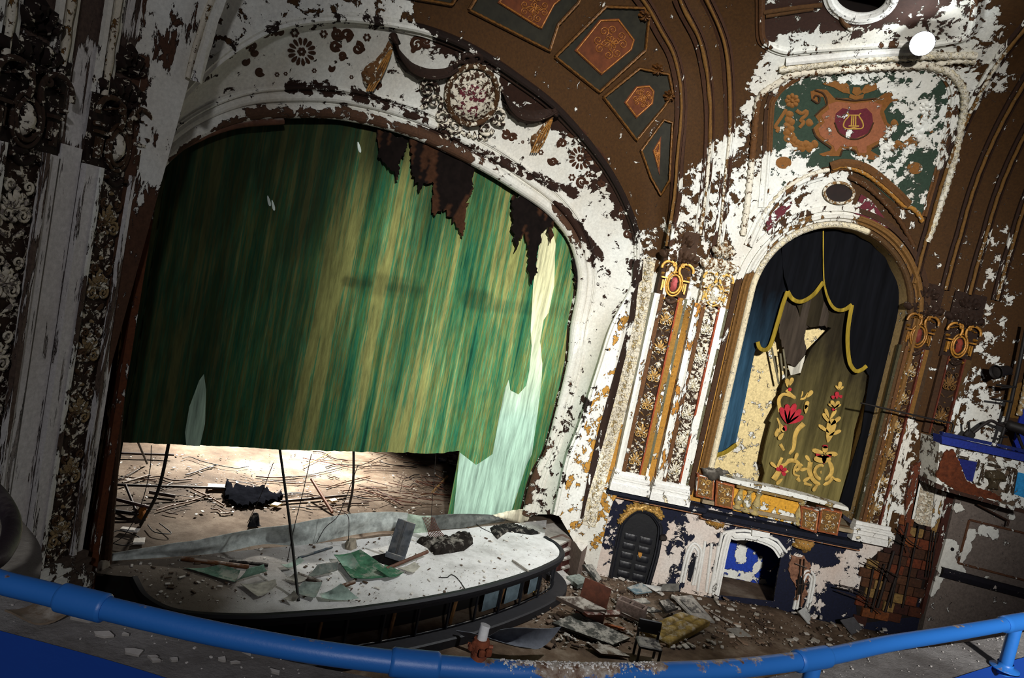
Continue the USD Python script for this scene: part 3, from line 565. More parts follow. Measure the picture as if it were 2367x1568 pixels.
# ------------------------------------------------------------------ ornament helpers
def spiral(cx, cy, r0, r1, a0, turns, n=16): t = np.linspace(0, 1, n); a = a0 + turns * 2 * math.pi * t; r = r0 + (r1 - r0) * t; return np.c_[cx + r * np.cos(a), cy + r * np.sin(a)]
def drop(x, y, ln, w, ang, n=12):
    """A leaf outline: its root at x, y, ln long, w wide, pointing along ang."""
    t = np.linspace(0, 2 * math.pi, n, endpoint=False); p = np.c_[ln * (1 - np.cos(t)) / 2, w / 2 * np.sin(t) * (1 - .45 * np.cos(t))]
    c, s = math.cos(ang), math.sin(ang); return p @ np.array([[c, s], [-s, c]]) + [x, y]
def puff(mb, poly, S, h, col, peel=None, sp=None):
    pg = Polygon(poly); r = math.sqrt(pg.area / math.pi); return relief(mb, pg, S, h, col, 0., sp or r * .55, peel, r * .9)
def bead(mb, x, y, r, S, h, col, peel=None): return puff(mb, ell(x, y, r, r, 0, 10), S, h, col, peel, r * .6)
class Local:
    """Metric coordinates on a flat wall: (a along it, z up)."""
    def __init__(s, b, t, n, h=0.): s.b, s.t, s.n = np.array([*b, 0.]) + np.array([*n, 0.]) * h, np.array([*t, 0.]), np.array([*n, 0.])
    def hit(s, xy): xy = np.atleast_2d(np.asarray(xy, float)); return s.b + s.t * xy[:, :1] + UP * xy[:, 1:2], np.repeat(s.n[None], len(xy), 0)
    def off(s, h): return Local(s.b[:2], s.t[:2], s.n[:2], h)
def vslab(mb, L, a0, a1, z0, z1, h, col, h0=-.04, peel=None, sp=.16):
    h0 = h0 - getattr(L, 'back', 0)
    na, nz = max(2, int((a1 - a0) / sp) + 2), max(2, int((z1 - z0) / sp) + 2); a, z = np.meshgrid(np.linspace(a0, a1, na), np.linspace(z0, z1, nz), indexing='ij')
    P = L.hit(np.c_[a.ravel(), z.ravel()])[0].reshape(na, nz, 3); add_grid(mb, P + L.n * h, col, peel, h - h0, np.broadcast_to(L.n, P.shape)); return mb

# ------------------------------------------------------------------ the painted cloth that closes the stage
def sz(pts, k=0.): P = Across(k).hit(pts)[0]; return np.c_[to_s(P), P[:, 2]]
bot = sz([(285, 1022), (340, 1024), (400, 1028), (500, 1031), (640, 1040), (760, 1043), (900, 1046), (1000, 1049), (1062, 1043)]); bl = sz([(200, 1305), (243, 1297)]); br = sz([(1046, 1200), (1075, 1202), (1100, 1201), (1160, 1197), (1205, 1186), (1224, 1178)])
sL, sR = bot[0, 0], bot[-1, 0]
def wrk(P):
    s, z = to_s(P), P[:, 2]; return .10 * (fbm(np.c_[s * 1.1, z * .08, 0 * s], 3, 2) - .5) + .035 * (fbm(np.c_[s * 6, z * .35, 0 * s + 4], 3, 6) - .5) + .02 * (fbm(np.c_[s * 5, z * 3, 0 * s + 9], 3, 7) - .5)
scol = np.unique(np.r_[np.linspace(-.9, 13.6, 260), sL - .004, sL, sR, sR + .05])
zb = np.where(scol < sL, 1.14, np.where(scol <= sR, np.interp(scol, bot[:, 0], bot[:, 1]), np.interp(scol, br[:, 0], br[:, 1]))) + .05 * (fbm(np.c_[scol * 4, 0 * scol, 0 * scol], 4, 3) - .5)
tt = np.linspace(0, 1, 110)[None]; zg = zb[:, None] + (12.6 - zb[:, None]) * tt; Gc = skz(scol[:, None], 0, zg); Gc = Gc + N3 * wrk(Gc.reshape(-1, 3)).reshape(Gc.shape[:2])[..., None]
def strokes(P, L):
    global WEAR
    keep, WEAR2 = WEAR, []; 
    for v_, w_, *p in L: WEAR2.append((v_, w_, np.array(p, float)))
    globals()['WEAR'] = WEAR2; o = wear_at(P); globals()['WEAR'] = keep; return np.clip((o - .12) / .88, 0, 1)
stain = strokes(Gc.reshape(-1, 3), [(.38, 26, (790, 650), (960, 668)), (.66, 11, (800, 650), (850, 655)), (.55, 9, (900, 664), (970, 672)), (.45, 24, (1090, 692), (1120, 697)), (.34, 15, (1130, 705), (1340, 724)), (.45, 20, (550, 598), (615, 608)), (.5, 60, (300, 560), (240, 1000), (215, 1290)), (.25, 80, (420, 560), (380, 900))])
ss_ = to_s(Gc.reshape(-1, 3)); zz_ = Gc.reshape(-1, 3)[:, 2]; nz_ = fbm(np.c_[ss_ * .9, zz_ * .12, 0 * ss_], 4, 31) - .5
stain = np.clip(np.maximum(stain, np.clip(.90 - (ss_ - 1.2) / 6.0 + 1.1 * nz_, 0, .82)) + np.clip((zz_ - 8.6) / 5 + .7 * nz_, 0, .5) * np.clip((10.5 - ss_) / 3, 0, 1), 0, .88)
cur = Thing('stage_curtain', 'huge green and olive streaked painted cloth filling the stage arch', 'curtain')
mb = MB(); add_grid(mb, Gc, C('#131a0e'), stain, .012, np.broadcast_to(N3, Gc.shape)); cur.part('cloth', mb, M_curtain)
SC = Across(0.)
for poly, f in (([(1262, 500), (1253, 520), (1245, 575), (1233, 655), (1229, 722), (1227, 763), (1229, 800), (1223, 858), (1216, 892), (1199, 912), (1179, 902), (1175, 878), (1168, 895), (1155, 952), (1138, 1050), (1100, 1075), (1062, 1046), (1046, 1201), (1075, 1203), (1100, 1202), (1160, 1198), (1178, 1193), (1192, 1150), (1215, 1080), (1229, 1050), (1243, 952), (1250, 885), (1253, 841), (1248, 790), (1256, 740), (1267, 723), (1280, 662), (1284, 564), (1275, 520)], 1),
                ([(430, 1029), (427, 1000), (437, 940), (460, 880), (471, 865), (476, 900), (474, 980), (462, 1031)], 0)):
    mb = MB(); top_, lo_ = C('#e6e3b4'), C('#a9c9b4')
    relief(mb, poly, SC, .016, lo_, 0., 9, 0., shape=lambda V, P: wrk(P), colf=(lambda V, P: lo_ + (top_ - lo_) * np.clip((P[:, 2:3] - 4.5) / 4, 0, 1)) if f else (lambda V, P: np.tile(C('#9fb8a2'), (len(P), 1))))
    cur.part('torn_patch', mb, M_cloth, 'pale patch where the green paint has torn away')
for x0, y0 in ((618, 452), (826, 328), (628, 462)):
    mb = MB(); relief(mb, drop(x0, y0, 26, 6, 1.35), SC, .03, C('#c9d6cc'), 0., 3, 0., shape=lambda V, P: wrk(P)); cur.part('peeled_chip', mb, M_cloth, 'small pale chip in the green paint')
cur.close()
def crop2(pts, ox=780, oy=0, k=2.959): return [(ox + x / k, oy + y / k) for x, y in pts]
def jag(pts, amp, seed, n=5):
    """Tears an outline: splits its edges and shifts them."""
    r = np.random.default_rng(seed); o = densify(np.array(list(pts) + [pts[0]], float), n); return o + r.normal(0, amp, o.shape) * [1, 1.6]
for i, (pts, lb) in enumerate(((crop2([(270, 880), (480, 960), (420, 1100), (400, 1240), (385, 1160), (340, 1140), (290, 1090), (275, 1000)]), 'smallest black rag of the torn border, left of the others'),
    (crop2([(490, 900), (640, 900), (860, 940), (940, 1060), (930, 1150), (915, 1320), (885, 1370), (870, 1480), (855, 1600), (842, 1640), (828, 1560), (790, 1500), (750, 1470), (700, 1430), (660, 1470), (645, 1460), (660, 1260), (590, 1250), (560, 1310), (540, 1230), (510, 1190)]), 'largest brown-black rag hanging over the green cloth in a long point'),
    (crop2([(1190, -180), (1330, -220), (1480, -80), (1465, 90), (1455, 110), (1430, 20), (1400, 60), (1365, 170), (1355, 330), (1325, 400), (1300, 300), (1310, 200), (1290, 120), (1275, 60), (1255, 80), (1215, 175), (1200, 60)], 780, 520), 'long thin black rag above the cream tear in the cloth'),
    (crop2([(1620, 130), (1650, 250), (1660, 420), (1635, 480), (1630, 380), (1605, 300)], 780, 520), 'narrow black strip of rag at the right edge of the opening'))):
    mb = MB(); relief(mb, jag(pts, 2.0, i), Across(.22), .03, C('#1c120d'), 0., 6, 0., shape=lambda V, P: .12 * (fbm(P * [3, 3, .5], 3, 4) - .5), colf=lambda V, P: C('#120c0a') + (C('#3a2417') - C('#120c0a')) * (fbm(P * [4, 4, .6], 3, 9)[:, None] > .55))
    single('torn_border', mb, M_soft, lb, 'rag')
mb = MB(); ptube(mb, [(366, 384), (402, 350), (452, 323), (502, 302), (562, 287), (655, 280)], Across(.36), .075, C('#5c3a28'), 0, 30, 8, 0.); single('curved_batten', mb, M_wood, 'curved brown timber batten under the upper left of the arch', 'batten')

# ------------------------------------------------------------------ carving and stencils on the splay
DB = C('#24140b')
carv = MB(); relief(carv, ell(1085, 212, 60, 72, .22), FL, .30, C('#3a2313'), 0., 7, .52, 46)
cart = arch.part('cartouche', carv, M_orn, 'carved shield cartouche over the arch, half stripped of its brown paint')
m = MB(); relief(m, ell(1082, 220, 36, 44, .25), FL, .34, WINE, 0.2, 5, .52, 20); arch.sub(cart, 'shield', m, M_orn)
m = MB(); e = ell(1085, 212, 58, 70, .22, 34); P, N = FL.hit(np.vstack([e, e[:1]])); tube(m, P + N * .2, .075, C('#40280f'), 7, .36, N, 20); arch.sub(cart, 'rim', m, M_orn)
m = MB()
for (x, y, r, a0, tn, th, pe) in ((1018, 268, 22, 2.0, -1.4, .06, .62), (1150, 262, 22, 1.0, 1.4, .06, .6), (1048, 288, 18, 3.0, -1.2, .05, .7), (1118, 292, 18, .2, 1.2, .05, .66), (1085, 262, 20, 2.4, -1.3, .05, .6), (985, 200, 22, 0.3, -1.3, .06, .5), (1000, 232, 18, .8, -1.2, .05, .6), (1062, 152, 20, 0.5, -1.3, .06, .3), (1118, 168, 24, 2.5, 1.3, .06, .45), (1142, 200, 18, 2.5, 1.2, .05, .6), (1100, 132, 18, 2.2, 1.1, .06, .2), (1075, 132, 15, .6, -1.1, .06, .2)):
    q = spiral(x, y, r, r * .18, a0, tn, 20); P, N = FL.hit(q); tube(m, P + N * .12, np.linspace(th * 1.3, th * .6, 20), DB, 6, pe - .10, N)
arch.sub(cart, 'scrolls', m, M_orn)
m = MB(); rg = np.random.default_rng(5)
for x, y, a, ln, pe in [(1000 + 14 * k, 296 + 3 * abs(k - 5), 1.2 + .1 * k, 20, .6) for k in range(10)] + [(1010 - 4 * k, 180 + 14 * k, 3.0 - .1 * k, 30, .55) for k in range(5)] + [(1060 + 12 * k, 140 + 2 * k, -1.9 + .2 * k, 24, .25) for k in range(6)]: puff(m, drop(x, y, ln, 11, a), FL, .14, DB, pe - .08)
arch.sub(cart, 'leaves', m, M_orn)
def crescent(p, w): 
    q = spline(p, 22); T = np.gradient(q, axis=0); T /= np.linalg.norm(T, axis=1, keepdims=True); n = np.c_[-T[:, 1], T[:, 0]]; k = w * np.sin(np.linspace(.12, math.pi - .12, 22))[:, None]; return np.vstack([q + n * k, (q - n * k)[::-1]])
for pts, w, lb in (([(907, 88), (918, 120), (945, 155), (985, 170), (1025, 165), (1052, 148)], 14, None), ([(1158, 205), (1172, 238), (1196, 262), (1230, 268), (1262, 258), (1282, 246)], 15, None)):
    m = MB(); relief(m, crescent(pts, w), FL, .26, DB, 0., 5, .06, 12); sw = arch.part('swag', m, M_orn, 'dark plaster swag beside the cartouche')
    m2 = MB(); q = spline(pts, 30); P, N = FL.hit(q); [tube(m2, P + N * .2 + np.cross(np.gradient(P, axis=0), N) * 0 + N * .02 * j, .03, DB, 5, .08, N) for j in (0, 3)]; arch.sub(sw, 'fold', m2, M_orn)
for pts, kn in (([(898, 92), (884, 118), (866, 138), (846, 150), (834, 168), (838, 190), (845, 204), (862, 190), (880, 180), (884, 160), (890, 136), (906, 104)], (908, 84)), ([(1270, 258), (1258, 282), (1240, 306), (1228, 312), (1225, 326), (1228, 346), (1244, 336), (1258, 326), (1260, 304), (1268, 284), (1282, 264)], (1280, 254))):
    m = MB(); relief(m, pts, FL, .22, C('#5a3b1c'), 0., 4, .32, 12); tp = arch.part('tassel', m, M_orn, 'gilded plaster tassel drop')
    m2 = MB(); a, b = np.mean(pts[:2] + pts[-1:], 0), np.array(pts[len(pts) // 2]); [ptube(m2, [a + [d * .3, 0], (a + b) / 2 + [d, d * .4], b + [d * .9, 0]], FL, .02, C('#a8763a'), .2, 10, 5, .3) for d in (-7, -2, 3, 8)]; arch.sub(tp, 'flutes', m2, M_gilt)
    m3 = MB(); bead(m3, *kn, 11, FL, .3, DB, .1); arch.sub(tp, 'knob', m3, M_orn)
def rosette(x, y, r, n=14):
    m = MB()
    for i in range(n):
        a = i * 2 * math.pi / n + .1; relief(m, drop(x + .45 * r * math.cos(a), y + .45 * r * math.sin(a), .55 * r, .24 * r, a, 9), FL, .016, C('#3a1f0e'), 0, 3, 0.)
    for i in range(6):
        a = i * math.pi / 3; relief(m, ell(x + .2 * r * math.cos(a), y + .2 * r * math.sin(a), .12 * r, .12 * r, 0, 8), FL, .016, C('#3a1f0e'), 0, 3, 0.)
    return m
for x, y, r in ((697, 119, 33), (1341, 365, 27)): arch.part('stencilled_rosette', rosette(x, y, r), M_paint, 'brown stencilled rosette')
for i, (x, y, r, tn) in enumerate(((612, 76, 9, 1.2), (632, 72, 9, -1.2), (648, 76, 8, 1.1), (681, 76, 11, 0), (748, 78, 10, 0), (780, 78, 14, 1.4), (800, 80, 14, -1.4), (583, 108, 10, 1.2), (590, 122, 7, -1.1), (567, 143, 7, 1.1), (600, 165, 9, 1.2), (640, 172, 6, 0), (660, 170, 5, 0), (726, 163, 6, 0), (765, 158, 6, .9), (775, 105, 12, 1.2), (790, 128, 8, -1.2), (848, 86, 10, 0), (826, 112, 14, 1.2), (965, 102, 18, -1.4), (985, 95, 14, 1.3), (450, 160, 10, 1.2), (440, 176, 8, -1.1), (1168, 312, 10, 1.3), (1184, 318, 9, -1.3), (1208, 328, 4, 0), (1300, 332, 11, 1.3), (1278, 372, 10, -1.4), (1250, 352, 7, 0), (1322, 410, 9, 0), (1345, 420, 13, 1.4), (1360, 402, 8, 0), (1392, 424, 8, -1.1), (1385, 372, 17, 1.4), (1375, 350, 12, -1.3), (1345, 312, 15, 1.3), (1325, 305, 12, -1.2), (1440, 480, 10, 1.2), (1437, 500, 8, 0), (1450, 540, 9, 1.2), (877, 198, 6, 1.1), (812, 178, 5, 0))):
    m = MB()
    if tn: P, N = FL.hit(spiral(x, y, r, r * .2, i * 1.3, tn, 18)); tube(m, P + N * .004, np.linspace(.06, .03, 18), C('#3a1f0e'), 6, 0., N, None, .2); relief(m, drop(x, y, r * 1.3, r * .6, i * 2.1), FL, .014, C('#3a1f0e'), 0, 3, 0.)
    else: [relief(m, ell(x + r * .65 * math.cos(a), y + r * .65 * math.sin(a), r * .3, r * .3, 0, 8), FL, .014, C('#3a1f0e'), 0, 3, 0.) for a in np.arange(6) * 1.047]
    arch.part('stencilled_scroll', m, M_paint)
for p_, k_, w_ in (((1030, 104), (1058, 108), 24), ((1195, 190), (1290, 262), 40), ((1180, 160), (1230, 200), 26), ((1300, 268), (1365, 318), 18), ((1105, 130), (1140, 150), 18)): wear(.10, w_, p_, k_)
wear(.3, 11, (600, 255), (520, 290), (450, 330), (400, 372)); wear(.25, 13, (560, 262), (800, 262), (950, 300), (1060, 340)); wear(.42, 14, (660, 200), (800, 214), (980, 270)); wear(.35, 12, (1000, 300), (1100, 350), (1330, 450)); wear(.22, 18, (1000, 330), (1080, 370)); wear(.2, 16, (1290, 480), (1340, 540), (1380, 590)); wear(.5, 14, (1330, 560), (1400, 640))
arch.close()

# ------------------------------------------------------------------ coffers of the cove
def inset(poly, d): return list(Polygon(poly).buffer(-d, join_style=2).exterior.coords)[:-1]
coffers = [([(1081, 24), (1104, -14), (1345, -20), (1334, 6), (1287, 57), (1267, 118)], [(1148, 7), (1160, -14), (1315, -18), (1280, 12), (1250, 68), (1240, 64)]),
           ([(1280, 132), (1398, 14), (1486, 17), (1498, 37), (1490, 115), (1382, 213)], [(1326, 117), (1385, 44), (1429, 42), (1466, 91), (1459, 115), (1388, 174)]),
           ([(1392, 225), (1476, 157), (1544, 171), (1554, 216), (1534, 247), (1469, 324)], [(1441, 237), (1469, 199), (1500, 196), (1512, 210), (1508, 240), (1469, 274)]),
           ([(1480, 348), (1534, 277), (1554, 284), (1550, 416), (1530, 450), (1504, 410)], [(1508, 348), (1528, 314), (1525, 405)]),
           ([(700, -60), (900, -80), (1040, -40), (1060, -16), (1040, 12), (960, -2), (860, -22)], [(800, -52), (900, -62), (1000, -36), (980, -22), (890, -36)])]
for fr, inn in coffers:
    m = MB(); relief(m, fr, CV, .02, C('#232117'), -.02, 9, 0.); cp = cove.part('coffer', m, M_paint, 'sunk olive coffer with an orange arabesque panel')
    m = MB(); q = np.array(fr + fr[:1], float); q = densify(q, 7); q = np.vstack([q, q[:1]]); P, N = CV.hit(q); tube(m, P + N * .05, .045, C('#4a2f14'), 6, 0., N); tube(m, P + N * .09, .03, C('#6e481c'), 6, 0., N, 44); cove.sub(cp, 'frame', m, M_gilt)
    m = MB(); relief(m, inn, CV, .05, C('#5c2f16'), .0, 7, 0.); cove.sub(cp, 'panel', m, M_paint)
    m = MB(); q = densify(np.array(inset(inn, 3) + inset(inn, 3)[:1], float), 6); q = np.vstack([q, q[:1]]); P, N = CV.hit(q); tube(m, P + N * .055, .022, C('#a0662a'), 5, 0., N)
    c = np.mean(inn, 0); R_ = math.sqrt(Polygon(inn).area) * .5; ax = np.array(inn[len(inn) // 2]) - np.array(inn[0]); th = math.atan2(ax[1], ax[0])
    for k in range(8): P, N = CV.hit(drop(*(c + R_ * .06 * np.array([math.cos(k), math.sin(k)])), R_ * .26, R_ * .12, k * math.pi / 4)); tube(m, P + N * .055, .013, C('#a0662a'), 4, 0., N)
    for k in range(4):
        for sg in (-1, 1):
            a = th + k * math.pi / 2 + .35 * sg; o = c + R_ * .56 * np.array([math.cos(a), math.sin(a)]) * [1, 1]
            if Polygon(inn).buffer(-R_ * .16).contains(SPoint(*o)): P, N = CV.hit(spiral(*o, R_ * .22, R_ * .04, a + math.pi, sg * 1.5, 18)); tube(m, P + N * .055, .014, C('#9a6128'), 4, 0., N)
    cove.sub(cp, 'arabesque', m, M_gilt)
for x, y in ((1488, 35), (1518, 160), (1546, 222)):
    m = MB(); [puff(m, drop(x, y, 15, 8, a), CV, .16, C('#5a3817'), 0.) for a in np.arange(0, 6.2, .8)]; cove.part('leaf_boss', m, M_gilt)
# ------------------------------------------------------------------ corded ribs on the vault
def rib(T, pts, S, w=.34, col=DKBROWN, name='rib', n=46):
    q = spline(pts, n); P, N = S.hit(q); return rib3(T, P, N, w, col, name)
def rib3(T, P, N, w=.34, col=DKBROWN, name='rib', peel=None, cord=True):
    m = MB(); mould(m, P, N, [(-w / 2, -.03), (-w / 2, .07), (-w * .3, .09), (-w * .3, .05), (w * .3, .05), (w * .3, .09), (w / 2, .07), (w / 2, -.03)], col, peel); r = T.part(name, m, M_peelv)
    if cord: m = MB(); tube(m, P + N * .09, .05, C('#6a4a20'), 8, peel, N, 34); T.sub(r, 'cord', m, M_orn)
    return r
kk = (A2w[:, 1] > 0); pa = spline(A2w, 120); na = np.array([CV.N[np.argmin(np.linalg.norm(CV.G[:, -1] - p, axis=1)), -1] for p in pa]); sel = pa[:, 2] > 10.6
rib3(cove, pa[sel], na[sel], .36, DKBROWN, 'left_rib' if False else 'rib')
ml = A2w.copy(); ml = skz(2 * S0 - rl[:, 0], 2.6, rl[:, 1]); pl_ = spline(ml, 120); nl = np.array([CV.N[np.argmin(np.linalg.norm(CV.G[:, -1] - p, axis=1)), -1] for p in pl_]); sel = pl_[:, 2] > 11
rib3(cove, pl_[sel], nl[sel], .4, C('#c9c6c2'), 'rib', .72)
cove.close()
Rib = wallR
rib(Rib, [(1614, 545), (1628, 440), (1638, 304), (1635, 203), (1618, 101), (1577, 17), (1566, -8)], BAND)
rib(Rib, [(1650, 600), (1663, 530), (1675, 405), (1685, 304), (1685, 203), (1678, 118), (1662, 61), (1634, 0), (1625, -20)], WALL)
for x in (12.0, 12.98, 13.75, 14.62, 15.9, 16.6):
    l_ = np.linspace(l0(11.2), top - .2, 60); P, N = WALL.at(x - .55 * np.clip((l_ - l0(13)) / 5, 0, 1), l_); rib3(Rib, P, N, .30, C('#2c190d'))
zz_ = np.linspace(.5, 17.3, 60); A_ = np.stack([np.interp(zz_, A2w[:, 2], ml[:, q]) for q in range(3)], -1); tt_ = np.arcsin(np.clip((zz_ - 12) / 7, 0, .97)); B_ = np.array([-6.9, 11.78, 0]) + np.array([.99, -.139, 0]) * (7 * (1 - np.cos(tt_)))[:, None] + np.array([-.139, -.99, 0]) * .3 + UP * zz_[:, None]
m = MB(); add_grid(m, loft(A_, B_, 8), C('#4a3020')); LBAND = m
for px in ((1554, 530), (1606, 545)):               # the shafts between the ribs run on down to the capitals
    pass

# ------------------------------------------------------------------ pilasters
RW = Local((0, 22), (1, 0), (0, -1)); RF = Local((0, 21.68), (1, 0), (0, -1)); RF.back = .4; LT = np.array([-.139, -.99]); LT /= np.linalg.norm(LT); LW = Local((-6.9, 11.78), LT, (-LT[1], LT[0]))
def acanthus(L, ac, z0, z1, w, col, hi, h=.05, peel=None, seed=0):
    """A column of carved scrolls and leaves, w wide."""
    out = []; n = max(1, round((z1 - z0) / (w * 2.2))); u = (z1 - z0) / n; r = np.random.default_rng(seed); a = w / 2
    for i in range(n):
        m = MB(); out.append(m); z = z0 + i * u; up = 1 if i % 2 == 0 else 1
        for sg in (-1, 1):
            sp_ = spiral(ac + sg * a * .48, z + u * .40, a * .44, a * .08, math.pi / 2 + sg * .4, -sg * 1.5, 18); P, N = L.hit(sp_); tube(m, P + N * h, np.linspace(w * .055, w * .035, 18), col if r.random() < .5 else hi, 5, peel, N)
            sp_ = spiral(ac + sg * a * .55, z + u * .78, a * .34, a * .07, -math.pi / 2, sg * 1.4, 16); P, N = L.hit(sp_); tube(m, P + N * h, np.linspace(w * .05, w * .03, 16), col, 5, peel, N)
            for q in (.35, .8, 1.25): puff(m, drop(ac, z + u * .42, u * .30, w * .13, math.pi / 2 - sg * q), L, h * 1.2, hi if q < 1 else col, peel)
            puff(m, drop(ac + sg * a * .15, z + u * .08, u * .22, w * .12, math.pi / 2 - sg * .9), L, h, col, peel)
        puff(m, drop(ac, z + u * .40, u * .40, w * .15, math.pi / 2), L, h * 1.4, hi, peel); bead(m, ac, z + u * .34, w * .10, L, h * 1.6, hi, peel); bead(m, ac, z + u * .94, w * .07, L, h * 1.3, hi, peel)
    return out
def capital(T, L, ac, zc, w, body, gold, cab, peel=None, gp=0.):
    """The capital group: finial, leaves, two volutes over bars, a cabochon in a ring, a pendant."""
    m = MB(); vslab(m, L, ac - w * .5, ac + w * .5, zc - .95, zc + (1.15 if peel < .12 else .55), .06, body, peel=peel); cp = T.part('capital', m, M_orn)
    m = MB(); [puff(m, drop(ac + .07 * k, zc + .62, .55 - .1 * abs(k), .16, math.pi / 2 - .28 * k), L, .2, body, peel) for k in (-2, -1, 0, 1, 2)]
    [puff(m, drop(ac + .10 * k, zc + .18, .42, .2, math.pi / 2 - .3 * k), L, .16, body, peel) for k in (-3, -2, -1, 0, 1, 2, 3)]
    [bead(m, ac + .13 * k, zc + .16 + .03 * (k % 2), .08, L, .22, body, peel) for k in (-2, -1, 0, 1, 2)]
    [puff(m, drop(ac, zc - .62, .3, .14, math.pi / 2 + .5 * k), L, .13, body, peel) for k in (-3, -2, -1, 1, 2, 3)]
    T.sub(cp, 'leaves', m, M_orn)
    for sg in (-1, 1):
        m = MB(); q = np.vstack([spiral(ac + sg * w * .29, zc - .08, w * .23, w * .23, math.pi / 2 + sg * 2.2, -sg * .62, 16), spiral(ac + sg * w * .14, zc + .06, w * .075, w * .02, math.pi / 2 - sg * .3, sg * 1.1, 10)]); P, N = L.hit(q[:16]); tube(m, P + N * .17, .045, gold, 7, gp, N, None, .8)
        P, N = L.hit(q[16:]); tube(m, P + N * .19, .03, gold, 6, gp, N)
        bead(m, ac + sg * w * .43, zc - .26, .055, L, .24, gold, gp)
        for k in range(4): bead(m, ac + sg * w * (.38 - .07 * k), zc - .02 + .03 * k, .028, L, .2, gold, gp)
        mB_ = MB(); vslab(mB_, L, ac + sg * w * .36 - .1, ac + sg * w * .36 + .1, zc - .40, zc - .35, .18, gold, 0., gp, .2); vslab(mB_, L, ac + sg * w * .38 - .03, ac + sg * w * .38 + .02, zc - .78, zc - .45, .15, gold, 0., gp, .2); vslab(mB_, L, ac + sg * w * .32 - .02, ac + sg * w * .32 + .015, zc - .70, zc - .45, .13, gold, 0., gp, .2)
        T.sub(cp, 'volute', m, M_gilt if gp == 0. else M_orn); T.sub(cp, 'drop_bars', mB_, M_gilt if gp == 0. else M_orn)
    m = MB(); puff(m, ell(ac, zc - .52, .15, .25), L, .2, cab, 0. if gp == 0. else .7); T.sub(cp, 'cabochon', m, M_paint if gp == 0. else M_orn)
    m = MB()
    for r_, t_ in ((.19, .035), (.25, .03)):
        e = ell(ac, zc - .52, r_, r_ * 1.5, 0, 26); P, N = L.hit(np.vstack([e, e[:1]])); tube(m, P + N * .1, t_, gold, 6, gp, N)
    T.sub(cp, 'ring', m, M_gilt if gp == 0. else M_orn)
    m = MB(); P, N = L.hit(spline([(ac - .2, zc - 1.0), (ac, zc - 1.12), (ac + .2, zc - 1.0)], 10)); tube(m, P + N * .1, .05, body, 6, peel, N); puff(m, ell(ac, zc - .95, .16, .1), L, .12, body, peel); T.sub(cp, 'pendant', m, M_orn)
    for sg in (-1, 1): m = MB(); bead(m, ac + sg * .22, zc - 1.02, .06, L, .2, gold, gp); T.sub(cp, 'stud', m, M_gilt if gp == 0. else M_orn)
def pilaster(name, label, L, cols, ac, w, zb, zc, body, gold, cab, orn, hi, peel, gp=0., base=True, owear=None, zlow=None, bw=(CREAM, .82)):
    T = Thing(name, label, 'pilaster')
    for nm, a0, a1, h, col, mt, pe in cols:
        m = MB(); vslab(m, L, a0, a1, zlow or zb + .3, zc - .9, h, col, peel=pe); T.part(nm, m, mt)
    for m in acanthus(L.off(.075), ac, (zlow or zb + .6), zc - 1.2, w, orn, hi, .05, owear, int(abs(ac) * 10)): T.part('carved_scroll', m, M_orn)
    capital(T, L, ac, zc, w * 2.3, body, gold, cab, peel, gp)
    if base:
        for z0_, z1_, o, hh in ((zb, zb + .22, .30, .34), (zb + .22, zb + .34, .24, .28), (zb + .34, zb + .42, .2, .22), (zb + .42, zb + .50, .16, .26), (zb + .5, zb + .62, .1, .2)):
            m = MB(); vslab(m, L, cols[0][1] - o * .36, cols[-1][2] + o * .36, z0_, z1_ - .006, hh, bw[0], peel=bw[1], sp=.2); T.part('base_step', m, M_white)
    T.close(); return T
YF = Plane((0, 21.68, 0), (0, -1, 0)); x_ = lambda p: YF.hit([(p, 745)])[0][0][0]
WH, BR = C('#d8d6cc'), C('#5a3a1e')
P1c = [('white_edge', x_(1497), x_(1511), .10, OCHRE, M_peelv, .74), ('brown_fillet', x_(1511), x_(1520), .16, BR, M_peelv, .28), ('panel', x_(1520), x_(1554), .06, C('#33200f'), M_orn, .30), ('red_fillet', x_(1553), x_(1556.5), .17, REDOX, M_peelv, .3), ('gilt_strip', x_(1556.5), x_(1569), .13, C('#8a6428'), M_peelv, .25), ('green_edge', x_(1569), x_(1576), .09, OLIVE, M_peelv, .3)]
pilaster('pilaster', 'gilded pilaster with red cabochon nearest the stage cloth', RF, P1c, x_(1537), x_(1552) - x_(1521), 2.98, 10.2, C('#3a2616'), GOLD, C('#9a4644'), C('#7d5b2c'), C('#b08a4c'), .03, 0., owear=.32)
P2c = [('white_edge', x_(1595), x_(1611), .10, OCHRE, M_peelv, .60), ('brown_fillet', x_(1611), x_(1620), .16, BR, M_peelv, .32), ('panel', x_(1620), x_(1652), .06, C('#33200f'), M_orn, .46), ('red_fillet', x_(1650), x_(1654), .17, REDOX, M_peelv, .3), ('white_strip', x_(1654), x_(1668), .12, WH, M_peelv, .9), ('grey_edge', x_(1668), x_(1675), .09, OLIVE, M_peelv, .5)]
pilaster('pilaster', 'bleached cream pilaster with pale cabochon left of the niche', RF, P2c, x_(1635), x_(1650) - x_(1621), 2.93, 10.15, C('#6a4a26'), C('#c9a050'), C('#e0cfa8'), C('#a88c5a'), C('#e2d6ae'), .56, .40, owear=.60)
y9 = lambda p: wx(p, 900)
P3c = [('olive_edge', y9(2050), y9(2063), .09, C('#3f3a26'), M_peelv, .15), ('brown_strip', y9(2063), y9(2071), .15, BR, M_peelv, .15), ('panel', y9(2071), y9(2104), .06, C('#2c1b0e'), M_orn, .22), ('red_fillet', y9(2104), y9(2108), .17, C('#5a2818'), M_peelv, .2), ('gilt_strip', y9(2108), y9(2120), .12, C('#6e4c1e'), M_peelv, None), ('white_edge', y9(2120), y9(2130), .10, C('#3b2a18'), M_peelv, None)]
